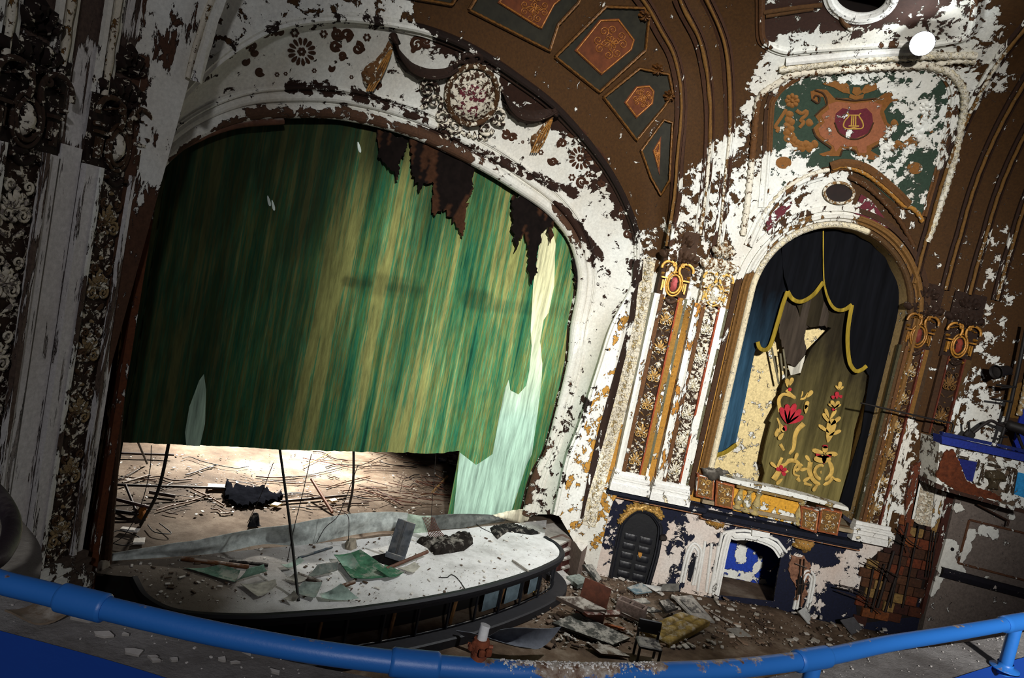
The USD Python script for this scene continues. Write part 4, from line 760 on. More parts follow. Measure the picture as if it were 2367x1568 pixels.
pilaster('pilaster', 'dark gilded pilaster just right of the draped niche', RW, P3c, y9(2088), y9(2103) - y9(2072), 2.86, 10.15, C('#2a190e'), C('#8a5c1e'), C('#6a2a20'), C('#6a4c24'), C('#a08250'), .1, 0., owear=.34)
P4c = [('brown_strip', y9(2153), y9(2166), .12, C('#3a2412'), M_peelv, .12), ('red_fillet', y9(2166), y9(2169), .17, C('#5a2818'), M_peelv, .15), ('panel', y9(2169), y9(2204), .06, C('#2c1b0e'), M_orn, .1), ('red_fillet', y9(2204), y9(2208), .17, C('#5a2818'), M_peelv, .2), ('brown_edge', y9(2208), y9(2224), .12, C('#4a3418'), M_peelv, None)]
pilaster('pilaster', 'darkest gilded pilaster, outermost on the right beside the balcony', RW, P4c, y9(2187), y9(2203) - y9(2170), 4.3, 10.1, C('#26160c'), C('#a8742a'), C('#7a3020'), C('#4a3217'), C('#6a4a22'), .05, 0., base=False, owear=.12, zlow=6.7)
# left side of the house, the same order mirrored, bleached and lifting
GR = C('#8a827c')
LWp = LW
def lcols(a): return [('white_edge', a - .62, a - .42, .10, GR, M_streak, .72), ('fillet', a - .42, a - .34, .16, C('#5a4a40'), M_streak, .5), ('panel', a - .34, a + .30, .06, C('#2a1a10'), M_orn, .35), ('fillet', a + .30, a + .36, .16, C('#4a3a30'), M_peelv, .6), ('white_strip', a + .36, a + .62, .12, GR, M_streak, .78)]
pilaster('pilaster', 'bleached left pilaster nearest the stage, its dark capital shedding paint', LWp, lcols(.45), .45, .52, 1.9, 10.1, C('#20120a'), C('#3f2b1a'), C('#8a7c6c'), C('#4a3420'), C('#8a7450'), .22, .3, True, .35, bw=(C('#4a3c34'), .38))
pilaster('pilaster', 'white streaked pilaster at the left edge, half lost in shadow', LWp, lcols(2.2), 2.2, .52, 1.9, 10.1, C('#1c100a'), C('#34241a'), C('#4a3c34'), C('#7a7068'), C('#a49a90'), .2, .3, True, .60, bw=(C('#4a3c34'), .38))
wl = Thing('wall_left', 'grey peeling left wall of the house beside the stage', None, None, 'structure')
m = MB(); vslab(m, LW, -.05, 6.5, -.02, 12.0, 0., C('#4a3a32'), -.4, None, .18); wl.part('plaster_face', m, M_streak); wl.part('arch_band', LBAND, M_peelv)
a_, t_ = np.meshgrid(np.linspace(-.05, 6.5, 40), np.linspace(0, 80, 24), indexing='ij'); t_ = np.radians(t_); G = LW.hit(np.c_[a_.ravel(), np.zeros(a_.size)])[0].reshape(*a_.shape, 3) + LW.n * (7 * (1 - np.cos(t_)))[..., None] + UP * (12 + 7 * np.sin(t_))[..., None]
m = MB(); add_grid(m, G, C('#3a241a')); wl.part('cove', m, M_peelv)
for a in (.0, .9, 1.75, 2.65, 3.6):
    t = np.radians(np.linspace(-14, 70, 40)); zz_ = np.where(t < 0, 12 + t * 7, 12 + 7 * np.sin(t)); oo = np.where(t < 0, 0, 7 * (1 - np.cos(t))); P = LW.hit(np.c_[np.full(40, a), zz_])[0] + LW.n * oo[:, None]; N = np.where(t[:, None] < 0, LW.n, LW.n * np.cos(t)[:, None] - UP * np.sin(t)[:, None]); rib3(wl, P, N, .34, C('#57504e'), 'rib', .70)
m = MB(); vslab(m, LW, 1.12, 1.5, 1.9, 9.4, .05, GR, peel=.78); wl.part('white_strip', m, M_streak)
for k in range(7): m = MB(); vslab(m, LW, 2.9 + .13 * k, 2.99 + .13 * k, 2.4, 9.3, .10, GR, peel=.70); wl.part('flute', m, M_streak)
m = MB(); vslab(m, LW, .95, 3.7, 1.1, 1.9, .3, C('#6a5a50'), peel=.4); wl.part('plinth', m, M_peelv)
J = Local(skz(-.62, 1.25, 0)[:2], NRM * -1, DIR); m = MB(); vslab(m, J, -.9, .9, 1.05, 9.6, .0, C('#5a3018'), -.12, .30); wl.part('jamb_lining', m, M_peelv)
wl.close()

# ------------------------------------------------------------------ mouldings at the foot of the cove, beside the stage
CVR = CV
for pts, pr, col, nm, pe in (([(1476, 600), (1462, 745), (1420, 900), (1382, 1040), (1352, 1200)], BAR(.30, .05), C('#241409'), 'dark_moulding', .30), ([(1500, 600), (1478, 745), (1448, 880), (1412, 1010), (1375, 1150), (1362, 1215)], BAR(.42, .08), CREAM, 'cream_strip', .5)):
    q = spline(pts, 60); P, N = CV.hit(q); m = MB(); mould(m, P, N, pr, col, pe); wallR.part(nm, m, M_orn if nm == 'cream_strip' else M_peelv)
q = spline([(1500, 600), (1478, 745), (1448, 880), (1412, 1010), (1375, 1150), (1362, 1215)], 44)
for i in range(0, 43):
    m = MB(); x, y = q[i]; P, N = CV.hit(spiral(x + 1, y, 7.5, 1.5, 1.8 + (i % 2) * 3.1, -1.3 if i % 2 else 1.3, 14)); tube(m, P + N * .09, np.linspace(.035, .018, 14), C('#a08a5c'), 5, .55, N); puff(m, drop(x - 5, y + 3, 11, 5, .9 + (i % 2) * 1.2), CV, .13, CREAM, .6); wallR.part('cream_scroll', m, M_orn)
q = spline([(1352, 1038), (1340, 1120), (1328, 1190)], 12)
for i in range(12):
    m = MB(); x, y = q[i]
    for sg in (-1, 1): P, N = FL.hit(spiral(x + sg * 9, y, 8, 1.5, 1.5 + sg, sg * 1.4, 14)); tube(m, P + N * .03, .03, C('#a8926a'), 5, .5, N)
    puff(m, drop(x, y + 6, 14, 8, -1.6), FL, .06, CREAM, .6); wallR.part('cream_scroll', m, M_orn)

# ------------------------------------------------------------------ painted panel above the niche
def c4(pts): return [(1660 + x / 3.945, 120 + y / 3.945) for x, y in pts]
mur = wallR
green = c4([(440, 1010), (470, 520), (500, 440), (560, 340), (740, 240), (920, 195), (1300, 160), (1840, 150), (1950, 170), (2040, 220), (2090, 300), (2110, 420), (2060, 700), (2000, 1000), (1840, 1540), (1760, 1440), (1640, 1400), (1540, 1320), (1400, 1190), (1200, 1060), (1040, 1040), (860, 1070), (640, 1180), (500, 1310), (400, 1420)])
m = MB(); relief(m, green, WALL, .012, GREEN, -.02, 6); mur.part('painted_field', m, M_mural, 'green painted panel with a tan lyre shield and flower swags, half flaked')
shield = c4([(840, 360), (900, 338), (990, 345), (1060, 420), (1180, 420), (1240, 440), (1320, 440), (1450, 420), (1560, 350), (1640, 345), (1680, 400), (1640, 440), (1570, 460), (1510, 540), (1540, 640), (1600, 690), (1560, 780), (1420, 860), (1390, 900), (1470, 950), (1430, 985), (1260, 970), (1240, 900), (1140, 890), (1110, 950), (950, 950), (920, 930), (1020, 900), (1030, 860), (900, 780), (860, 700), (920, 640), (880, 580), (980, 480), (960, 410), (900, 400), (910, 460), (850, 430)])
m = MB(); relief(m, shield, WALL, .022, C('#74491f'), 0, 5); sh = mur.part('shield', m, M_mural)
m = MB(); relief(m, c4([(1000, 480), (1080, 450), (1240, 470), (1400, 450), (1490, 480), (1470, 560), (1510, 650), (1540, 710), (1470, 800), (1350, 860), (1350, 920), (1280, 920), (1260, 860), (1110, 860), (1070, 910), (1050, 860), (930, 760), (910, 700), (970, 640), (940, 580), (1010, 520)]), WALL, .03, PINK, 0, 5); mur.sub(sh, 'shield_field', m, M_mural)
m = MB(); relief(m, c4([(1070, 560), (1130, 510), (1240, 530), (1350, 510), (1400, 560), (1410, 640), (1360, 740), (1240, 790), (1110, 740), (1060, 640)]), WALL, .038, WINE, 0, 5); mur.sub(sh, 'lyre_ground', m, M_mural)
m = MB(); LY = C('#a8843c')
for pts in ([(1170, 555), (1190, 580), (1150, 630), (1140, 680), (1180, 700), (1230, 690)], [(1300, 555), (1280, 580), (1310, 630), (1320, 680), (1290, 700), (1230, 690)], [(1195, 575), (1285, 575)], [(1215, 580), (1212, 670)], [(1232, 580), (1230, 670)], [(1250, 580), (1250, 670)], [(1185, 675), (1280, 675)], [(1195, 700), (1270, 700)]): ptube(m, c4(pts), WALL, .022, LY, .035, 16, 5, 0., len(pts) > 2, None, .5)
mur.sub(sh, 'lyre', m, M_mural)
m = MB(); OL = C('#3a2410')
for pts in ([(850, 430), (910, 465), (925, 410), (885, 395), (870, 420)], [(880, 580), (940, 520), (990, 470), (960, 380), (880, 345)], [(860, 700), (900, 780), (1030, 880)], [(1600, 690), (1540, 800), (1400, 880)], [(1070, 420), (1240, 440), (1440, 420)], [(1110, 950), (1140, 890), (1240, 900), (1260, 970)], [(1060, 640), (1110, 745), (1240, 795), (1360, 745), (1412, 640)]): ptube(m, c4(pts), WALL, .028, OL, .03, 22, 5, None, True, None, .5)
mur.sub(sh, 'outline', m, M_mural)
TAN = C('#7a5024')
for sg, blobs, ros in ((1, [(650, 570), (640, 620), (665, 640), (630, 670), (660, 700), (625, 730), (665, 760), (630, 790), (690, 800), (660, 840), (720, 830), (760, 850), (800, 840), (840, 860), (880, 840), (700, 870), (760, 880), (830, 880)], (675, 445)), (-1, [(1880, 600), (1850, 640), (1830, 680), (1850, 720), (1800, 760), (1830, 790), (1760, 800), (1780, 840), (1720, 830), (1690, 860), (1640, 840), (1600, 870), (1560, 850), (1540, 880)], (1900, 520))):
    for i, (x, y) in enumerate(blobs):
        m = MB(); (px, py), = c4([(x, y)]); puff(m, ell(px, py, 10.5, 9.5, i), WALL, .05, TAN, None); mur.part('flower', m, M_mural)
    (px, py), = c4([ros]); m = MB(); [puff(m, drop(px + 3 * math.cos(a), py + 3 * math.sin(a), 15, 11, a), WALL, .05, TAN, None) for a in np.arange(8) * .785]; bead(m, px, py, 6, WALL, .07, TAN); mur.part('rosette', m, M_mural)
for pts in ([(620, 520), (570, 600), (520, 680), (550, 700), (530, 730)], [(710, 530), (760, 560), (800, 535), (805, 570), (750, 620), (780, 640), (740, 690)], [(1960, 660), (1930, 700), (1950, 730)]): m = MB(); ptube(m, c4(pts), WALL, .06, TAN, .02, 20, 6, None, True, None, .3); mur.part('ribbon', m, M_mural)
for pts in ([(950, 290), (1000, 265), (1140, 255), (1190, 300), (1200, 380), (1140, 370), (1050, 320)], [(1560, 260), (1450, 280), (1340, 300), (1300, 360), (1330, 380), (1420, 350), (1520, 300)], [(1200, 380), (1260, 400), (1330, 380), (1320, 420), (1250, 435), (1190, 415)], [(1230, 320), (1290, 320), (1310, 370), (1260, 400), (1220, 370)]): m = MB(); relief(m, c4(pts), WALL, .03, TAN, 0, 4); mur.part('wing', m, M_mural)
for x, y in ((830, 645), (1605, 650)): (px, py), = c4([(x, y)]); m = MB(); bead(m, px, py, 10, WALL, .05, TAN); mur.part('rosette', m, M_mural)
for x, y in ((595, 1010), (1790, 1060)): (px, py), = c4([(x, y)]); m = MB(); relief(m, ell(px, py, 18, 14), WALL, .03, TAN, 0, 4, .32); mur.part('medallion', m, M_mural)
fr = c4([(420, 1420), (455, 1010), (480, 520), (510, 420), (590, 320), (740, 225), (920, 180), (1300, 145), (1840, 135), (1960, 155), (2060, 215), (2120, 320), (2130, 440), (2080, 700), (2020, 1000), (1880, 1500)])
for d, (pr, col, nm, pe) in zip((0, -9), ((OGEE(.20, .09), C('#5a3a1c'), 'frame_moulding', None), (BAR(.16, .05), C('#3a2412'), 'frame_fillet', None))):
    q = np.array(LineString(fr).offset_curve(d).coords); P, N = WALL.hit(spline(q[::max(1, len(q) // 26)], 120)); m = MB(); mould(m, P, N, pr, col, pe); mur.part(nm, m, M_peelv)
def rope(T, pts, S, r, col, peel=None, n=90, name='rope_moulding', lift=.06): m = MB(); q = spline(pts, n); P, N = S.hit(q); tube(m, P + N * lift, r, col, 8, peel, N, 30); T.part(name, m, M_orn)
rope(wallR, [(1716, 545), (1726, 473), (1740, 338), (1749, 245), (1762, 215), (1790, 196), (1831, 172), (1905, 163), (2040, 153), (2142, 149)], WALL, .10, C('#5a3a1c'), None, 160)
rope(wallR, [(2142, 149), (2192, 165), (2222, 200), (2228, 242), (2208, 348), (2187, 424), (2157, 515), (2140, 560)], WALL, .10, CREAM, .55, 120)
rope(wallR, [(1800, 160), (1888, 149), (1989, 136), (2155, 127), (2255, 126)], WALL, .10, CREAM, .6, 120); rope(wallR, [(2160, 148), (2210, 138), (2252, 140)], WALL, .08, CREAM, .6, 40)
m = MB(); P, N = WALL.hit(spline([(1815, 145), (1900, 136), (2000, 126), (2145, 117)], 60)); mould(m, P, N, OGEE(.3, .14), WH, .8); wallR.part('cornice', m, M_white)
# ceiling panel with its round opening and the work lamp hung there
cpn = [(1757, 10), (1758, 80), (1772, 102), (1815, 119), (1860, 116), (1956, 109), (2067, 103), (2140, 103), (2200, 94), (2236, 80), (2252, 40), (2256, -60), (1757, -50)]
P2 = Polygon(cpn).difference(Polygon(ell(1990, -14, 72, 54)))
cpt = Thing('ceiling_panel', 'flaking dark ceiling panel with a round black opening', 'panel')
m = MB(); relief(m, P2, WALL, .03, C('#35221a'), -.02, 6); cpt.part('field', m, M_mural)
for pts in ([(1940, 30), (1950, 52), (1970, 68)], [(1880, 18), (1840, 24), (1770, 36)], [(1900, 10), (1830, 18), (1765, 28)]): m = MB(); P, N = WALL.hit(spline(pts, 20)); mould(m, P, N, ROUND(.14, .10), C('#4a3014'), None); cpt.part('bar', m, M_peelv)
m = MB(); q = np.array(cpn[:-2] + [(2256, -20)], float); P, N = WALL.hit(spline(np.vstack([[(1757, -30)], q]), 140)); mould(m, P, N, OGEE(.24, .12), C('#4a2e16'), None); cpt.part('frame', m, M_peelv)
m = MB(); q = ell(1990, -14, 74, 56, 0, 40); P, N = WALL.hit(np.vstack([q, q[:1]])); mould(m, P, N, OGEE(.3, .12), WH, .72); cpt.part('ring', m, M_white)
P, N = WALL.hit([(1990, -14)]); m = MB(); e = ell(1990, -14, 74, 56, 0, 30); PP, NN = WALL.hit(e); add_grid(m, np.stack([PP, PP - NN * 1.2], 0).transpose(1, 0, 2)[list(range(30)) + [0]], C('#120a06'), 0.); cp_ = PP.mean(0) - NN.mean(0) * 1.2; m.add(np.vstack([PP - NN * 1.2, cp_[None]]), [(k, (k + 1) % 30, 30) for k in range(30)], C('#0c0705'), 0.); cpt.part('well', m, M_paint)
cpt.close()
(Pl_,), (Nl_,) = WALL.hit([(2124, 82)]); lamp = Thing('work_lamp', 'blazing white work lamp hung under the ceiling panel at top right', 'lamp')
d_ = np.array([1.5, -3, 6.]) - Pl_; d_ /= np.linalg.norm(d_); r_ = np.cross(d_, UP); r_ /= np.linalg.norm(r_); M3 = np.c_[r_, np.cross(d_, r_), d_]
m = MB(); lathe(m, [(.0, -.02), (.16, 0), (.26, .16), (.29, .30), (.31, .30), (.28, .14), (.17, -.04), (0, -.08)], Pl_ + Nl_ * .35, C('#1a1818'), 24, 0., M3); lamp.part('reflector', m, M_iron)
m = MB(); lathe(m, [(.0, .06), (.12, .07), (.21, .14), (.28, .26), (.27, .38), (.18, .48), (0, .52)], Pl_ + Nl_ * .35, C('#ffffff'), 24, 0., M3); lamp.part('bulb', m, M_lamp)
m = MB(); tube(m, np.linspace(Pl_ - Nl_ * .05, Pl_ + Nl_ * .36, 6), .025, C('#1a1818'), 8, 0.); lamp.part('bracket', m, M_iron); lamp.close()
wear(.5, 40, (1820, 60), (1860, 90), (1960, 60)); wear(.62, 16, (1880, 50), (1830, 90), (1800, 105)); wear(.45, 40, (1990, 80), (2060, 60)); wear(.1, 40, (1990, 90), (2070, 90))

# ------------------------------------------------------------------ the niche: mouldings, backing wall, cloth
def nl(z): return float(l0(z))
th = np.linspace(0, math.pi, 50); nx = lambda off: np.vstack([[(cx - rr_ - off, nl(3.2))], [(cx - rr_ - off, zs_ - 2)], np.c_[cx - (rr_ + off) * np.cos(th), zs_ + (2.5 + off) * np.sin(th)], [(cx + rr_ + off, zs_ - 2)], [(cx + rr_ + off, nl(3.2))]])
for off, pr, col, nm, mt, pe in ((.10, ROUND(.2, .12), CREAM, 'niche_bead', M_orn, None), (.34, OGEE(.26, .16), C('#6a4a22'), 'niche_moulding', M_peelv, None), (.60, BAR(.16, .07), C('#3a2412'), 'niche_fillet', M_peelv, None)):
    q = densify(nx(off), .1); P, N = WALL.at(q[:, 0], q[:, 1]); m = MB(); mould(m, P, N, pr, C('#4a3218') if False else col, pe)
    if nm == 'niche_bead': m.c = [np.where((v[:, :1] > cx + .6) & (v[:, 2:] < 12.6), C('#4a3319'), cc_) for v, cc_ in zip(m.v, m.c)]
    wallR.part(nm, m, mt)
q = densify(nx(.24)[-2:], .16)
for i, (a, l_) in enumerate(q): P, N = WALL.at(a, l_); m = MB(); box(m, (.10, .08, .08), P + N * .1, None, C('#9a6a2a'), .02); wallR.part('gilt_bead', m, M_gilt)
q = densify(nx(.0), .15); P, N = WALL.at(q[:, 0], q[:, 1]); m = MB(); add_grid(m, np.stack([P - N * .0, P * [1, 0, 1] + [0, 23.3, 0]], 1), C('#b89a68'), None); wallR.part('niche_reveal', m, M_peel)
m = MB(); g1, g2 = np.meshgrid(np.linspace(6.9, 12.3, 40), np.linspace(2.9, 12.8, 70), indexing='ij'); add_grid(m, np.stack([g1, 23.3 + 0 * g1, g2], -1), C('#d9c48e'), .26); wallR.part('niche_back', m, M_peel, 'buff plaster wall at the back of the niche')
m = MB(); box(m, (5.2, 1.7, .12), (9.6, 22.6, 3.1), None, C('#8a7a60'), .01); wallR.part('niche_floor', m, M_paint)
rope(wallR, [(1922, 390), (1950, 384), (2000, 402), (2050, 440), (2085, 474), (2104, 480), (2120, 494), (2130, 512)], WALL, .07, C('#9a6a2a'), .2, 70, 'hood_cord'); rope(wallR, [(1960, 408), (2000, 430), (2040, 466), (2080, 515), (2110, 570)], WALL, .07, C('#4a2e14'), .2, 60, 'hood_cord'); rope(wallR, [(1915, 392), (1870, 404), (1815, 436), (1775, 480), (1748, 530)], WALL, .07, CREAM, .62, 60, 'hood_cord')
m = MB(); P, N = WALL.hit(spline([(1918, 388), (1950, 380), (2000, 392), (2060, 440), (2096, 476)], 40)); mould(m, P, N, OGEE(.34, .15), C('#5a3a1a'), .12); wallR.part('hood_moulding', m, M_peelv)
m = MB(); P, N = WALL.hit(spline([(1900, 402), (1850, 420), (1800, 456), (1760, 505), (1730, 570)], 40)); mould(m, P, N, OGEE(.34, .13), C('#5a3a1a'), .62); wallR.part('hood_moulding', m, M_peelv)
m = MB(); relief(m, ell(1937, 446, 33, 23, .08), WALL, .06, C('#1c0f0a'), 0, 5, 0.); md = wallR.part('medallion', m, M_paint, 'dark oval medallion over the niche'); m = MB(); q = ell(1937, 446, 34, 24, .08, 34); P, N = WALL.hit(np.vstack([q, q[:1]])); tube(m, P + N * .08, .05, C('#7a5a34'), 7, .45, N); wallR.sub(md, 'medallion_rim', m, M_orn)
m = MB(); relief(m, [(1989, 449), (2013, 463), (2040, 500), (2056, 529), (2030, 521), (1963, 488), (1980, 470)], WALL, .05, WINE, 0, 4, .3); wallR.part('spandrel', m, M_mural, 'wine red spandrel panel'); m = MB(); relief(m, [(1770, 505), (1800, 480), (1835, 462), (1840, 474), (1806, 500), (1772, 540)], WALL, .04, WINE, 0, 4, .5); wallR.part('spandrel', m, M_mural)
def fold(f, a, seed): return lambda V, P: a * np.sin(P[:, 0] * f + .25 * P[:, 2] + 2.5 * fbm(P * [.8, .8, .15], 2, seed)) + a * .5 * (fbm(P * [9, 1, .5], 2, seed + 1) - .5)
K6 = Plane((0, 22.75, 0), (0, -1, 0)); K5, K4 = K6.off(.12), K6.off(.24)
def crop6(pts): return crop2(pts, 1567, 520)
bl_, nv, ol = C('#2c4a5e'), C('#0a0b0f'), C('#4a4328')
m = MB(); relief(m, [(1758, 600), (1716, 740), (1690, 860), (1655, 985), (1632, 1067), (1662, 1052), (1700, 1030), (1722, 930), (1745, 815), (1750, 800), (1758, 806), (1776, 806), (1790, 782), (1806, 720), (1822, 670), (1850, 640), (1850, 500), (1790, 520), (1750, 560)], K5, .03, bl_, -.02, 6, 0., shape=fold(13, .06, 3), colf=lambda V, P: nv + (bl_ - nv) * np.clip((9.9 - P[:, 2:3]) / 3.4 + .5 * (fbm(P * [5, 5, .8], 3, 5)[:, None] - .5), 0, 1))
DRA = Thing('niche_drape', 'blue-black drape hanging down the left side of the niche', 'drape'); DRA.part('cloth', m, M_cloth)
m = MB(); relief(m, [(1815, 500), (2110, 500), (2110, 760), (2075, 900), (2040, 1010), (1965, 1180), (1940, 1170), (1990, 1000), (2010, 870), (2000, 855), (1972, 860), (1962, 820), (1960, 760), (1969, 706), (1952, 716), (1930, 716), (1914, 692), (1905, 650), (1880, 680), (1854, 697), (1834, 692), (1821, 672), (1812, 640), (1806, 560)], K4, .03, nv, -.02, 7, 0., shape=fold(11, .05, 9)); DRB = Thing('niche_drape', 'black swagged valance drape filling the top and right of the niche', 'drape'); DRB.part('cloth', m, M_cloth)
tear = crop6([(722, 1085), (700, 1130), (655, 1270), (618, 1400), (580, 1520)]); 
m = MB(); relief(m, crop6([(740, 400), (1230, 420), (1300, 900), (1270, 1150), (1200, 1400), (1120, 1920), (540, 1860), (590, 1700), (570, 1620), (600, 1470), (632, 1350), (618, 1340), (690, 1210), (712, 1100), (740, 1050), (775, 1020), (830, 1030), (850, 960), (905, 850), (960, 795), (1045, 705), (1000, 690), (900, 700), (840, 660), (820, 580)]), K6, .03, ol, -.02, 7, 0., shape=fold(9, .05, 21), colf=lambda V, P: C('#2a2418') + (C('#6a6038') - C('#2a2418')) * np.clip((8.6 - P[:, 2:3]) / 4.4 + .7 * (fbm(P * [6, 6, .5], 3, 5)[:, None] - .5), 0, 1))
oc = Thing('painted_curtain', 'torn olive curtain in the niche painted with gold scrolls and red flowers', 'curtain'); oc.part('cloth', m, M_cloth)
m = MB(); relief(m, jag(crop6([(690, 560), (740, 440), (1000, 480), (1045, 700), (960, 690), (885, 700), (860, 760), (880, 850), (870, 890), (800, 975), (750, 950), (722, 850), (690, 760)]), 1.2, 5), K6.off(-.02), .02, C('#3a322a'), -.02, 6, 0., shape=fold(10, .04, 33)); oc.part('hanging_tatter', m, M_cloth, 'grey-brown tatter hanging from the torn top')
for pts in ([(640, 840), (690, 1090)], [(720, 850), (740, 1000), (735, 1080)], [(700, 880), (715, 1000)]): m = MB(); ptube(m, crop6(pts), K6.off(.02), .035, C('#6a6450'), 0, 8, 5, 0.); oc.part('shred', m, M_cloth)
m = MB(); relief(m, crop6([(750, 960), (800, 975), (870, 890), (862, 930), (838, 1012), (770, 1030)]), K6.off(.03), .02, C('#b9b4a4'), 0, 5, 0.); oc.part('curled_flap', m, M_cloth, 'pale curled flap of torn canvas')
YG, RD = C('#b8964a'), C('#a8202c')
def orn(nm, shapes, lb=None, col=YG):
    m = MB()
    for s in shapes: relief(m, s, K6.off(.05), .05, col, 0., 3, 0.)
    oc.part(nm, m, M_paint, lb)
def cdrop(x, y, ln, w, a, f=crop6): q = np.array(f([(x, y)])[0]); return drop(q[0], q[1], ln / 2.959, w / 2.959, a)
orn('gold_finial', [cdrop(1098, 1130, 60, 24, -1.4), cdrop(1098, 1130, 40, 14, -2.2), cdrop(1098, 1130, 40, 14, -.7)]); orn('red_bud', [cdrop(1082, 1190, 50, 26, -1.5), cdrop(1070, 1170, 26, 22, 2.6), cdrop(1095, 1170, 26, 22, .2)], 'red painted bud', RD)
orn('gold_calyx', [cdrop(1068, 1260, 64, 26, -1.9), cdrop(1068, 1260, 64, 26, -1.1), cdrop(1068, 1250, 50, 16, -2.6), cdrop(1068, 1250, 50, 16, -.5)]); orn('red_berry', [ell(*crop6([(1062, 1262)])[0], 4, 4)], None, RD)
orn('gold_vase', [cdrop(1020, 1490, 170, 60, -1.35), cdrop(1040, 1360, 90, 26, -2.2), cdrop(1040, 1370, 90, 26, -.7), cdrop(1030, 1420, 90, 24, -2.5), cdrop(1030, 1440, 90, 24, -.4), cdrop(1030, 1330, 80, 22, -1.9), cdrop(1035, 1330, 80, 22, -1.0)]); orn('red_band', [ell(*crop6([(1004, 1516)])[0], 6, 4)], None, RD)
orn('gold_crown', [cdrop(1000, 1560, 90, 30, -2.9), cdrop(1000, 1560, 90, 30, .1), cdrop(1000, 1570, 60, 36, -1.5), ell(*crop6([(985, 1600)])[0], 20, 9)]); 
def c10(pts): return crop2(pts, 1200, 1038)
orn('red_calyx', [cdrop(2080, 100, 60, 30, -1.5, c10), cdrop(2080, 60, 60, 20, -2.7, c10), cdrop(2080, 60, 60, 20, -.4, c10)], 'red painted calyx', RD)
def cscroll(pts, w, nm='gold_scroll'): m = MB(); q = spline(pts, 26); P, N = K6.off(.05).hit(q); tube(m, P, np.linspace(w, w * .55, 26), YG, 6, 0., N, None, .35); oc.part(nm, m, M_paint)
for p, w in ((c10(list(map(tuple, spiral(2070, 150, 78, 8, -1.4, 1.7, 22)))), .085), (c10([(1990, 90), (1985, 150), (2010, 210), (2050, 240), (2110, 235), (2150, 190)]), .10), (c10([(1740, 210), (1800, 120), (1850, 80), (1900, 90), (1920, 130), (1890, 150)]), .11), (c10([(1800, 60), (1770, 130), (1800, 170), (1840, 150)]), .07), (c10([(1900, 200), (1940, 230), (2000, 250)]), .08), (crop6([(700, 1280), (690, 1200), (720, 1160), (770, 1170), (820, 1190), (850, 1150), (830, 1130)]), .075), (crop6([(740, 1130), (800, 1180), (860, 1190), (890, 1150)]), .06), (crop6([(690, 1420), (700, 1380), (680, 1320)]), .06), (crop6([(860, 1360), (820, 1400), (800, 1450), (790, 1530), (760, 1568)]), .10), (crop6([(700, 1500), (730, 1540), (760, 1480), (770, 1420)]), .06), (c10([(1960, 120), (1900, 110), (1880, 170), (1930, 190)]), .06)): cscroll(p, w)
orn('gold_leaves', [cdrop(x, y, 60, 26, a) for x, y, a in ((745, 1110, -1.6), (760, 1100, -1.2), (880, 1180, -.9), (865, 1260, -1.2), (870, 1290, -1.5), (700, 1360, 1.2), (680, 1390, 1.8), (720, 1420, 2.2))]); orn('gold_leaves', [cdrop(x, y, 60, 22, a, c10) for x, y, a in ((1990, 90, -2.2), (1975, 130, 2.9), (1990, 190, 2.6), (2040, 240, 2.2), (2140, 200, .3), (1800, 200, 2.4), (1760, 130, -2.4), (1880, 80, -1.2))])
orn('red_shell', [cdrop(745, 1360, 150 - 14 * abs(i - 2), 38, -1.95 + .38 * i) for i in range(5)] + [cdrop(735, 1370, 40, 30, 1.9)], 'red painted shell flower', RD); orn('red_berry', [ell(*crop6([(q)])[0], 4, 4) for q in ((762, 1125),)], None, RD); orn('red_flower', [cdrop(1790, 150, 40, 24, a, c10) for a in (-2.6, -1.6, -.4, .8)], 'red painted flower', RD)
oc.close()
for i, (pts, lb) in enumerate(((crop6([(545, 800), (556, 838), (580, 855), (610, 850), (640, 805), (690, 640), (722, 530), (750, 455)]), 'mustard fringe edging the tail of the blue drape'), (crop6([(750, 455), (785, 508), (845, 525), (925, 480), (995, 392)]), 'mustard fringe of the smaller black swag'), (crop6([(995, 30), (995, 200), (1000, 390), (1030, 510), (1075, 575), (1135, 582), (1190, 548)]), 'mustard fringe of the long black swag in the middle'), (crop6([(1190, 548), (1168, 680), (1160, 800), (1175, 940), (1215, 1000), (1255, 992), (1290, 965)]), 'mustard fringe of the right black tail'), ([(1632, 1068), (1652, 1060), (1652, 1054), (1676, 1046), (1702, 1028)], 'mustard fringe along the hem of the blue drape'))):
    m = MB(); q = spline(pts, 40); P, N = K4.off(.07).hit(q); tube(m, P, .075 if i != 2 else np.r_[np.full(20, .025), np.linspace(.03, .08, 20)], C('#8a7426'), 7, 0., N, None, .4); (DRA if i in (0, 4) else DRB).part('fringe', m, M_cloth, lb)
m = MB(); relief(m, jag([(1624, 1083), (1662, 1082), (1676, 1090), (1700, 1100), (1672, 1098), (1655, 1112), (1640, 1112), (1628, 1100)], 1., 4), Plane((0, 21.62, 0), (0, -1, 0)), .10, C('#4a453e'), -.1, 4, 0., 9, shape=fold(22, .03, 2)); DRA.close(); DRB.close(); single('fallen_cloth', m, M_soft, 'grey cloth slumped over the left end of the balustrade', 'cloth')

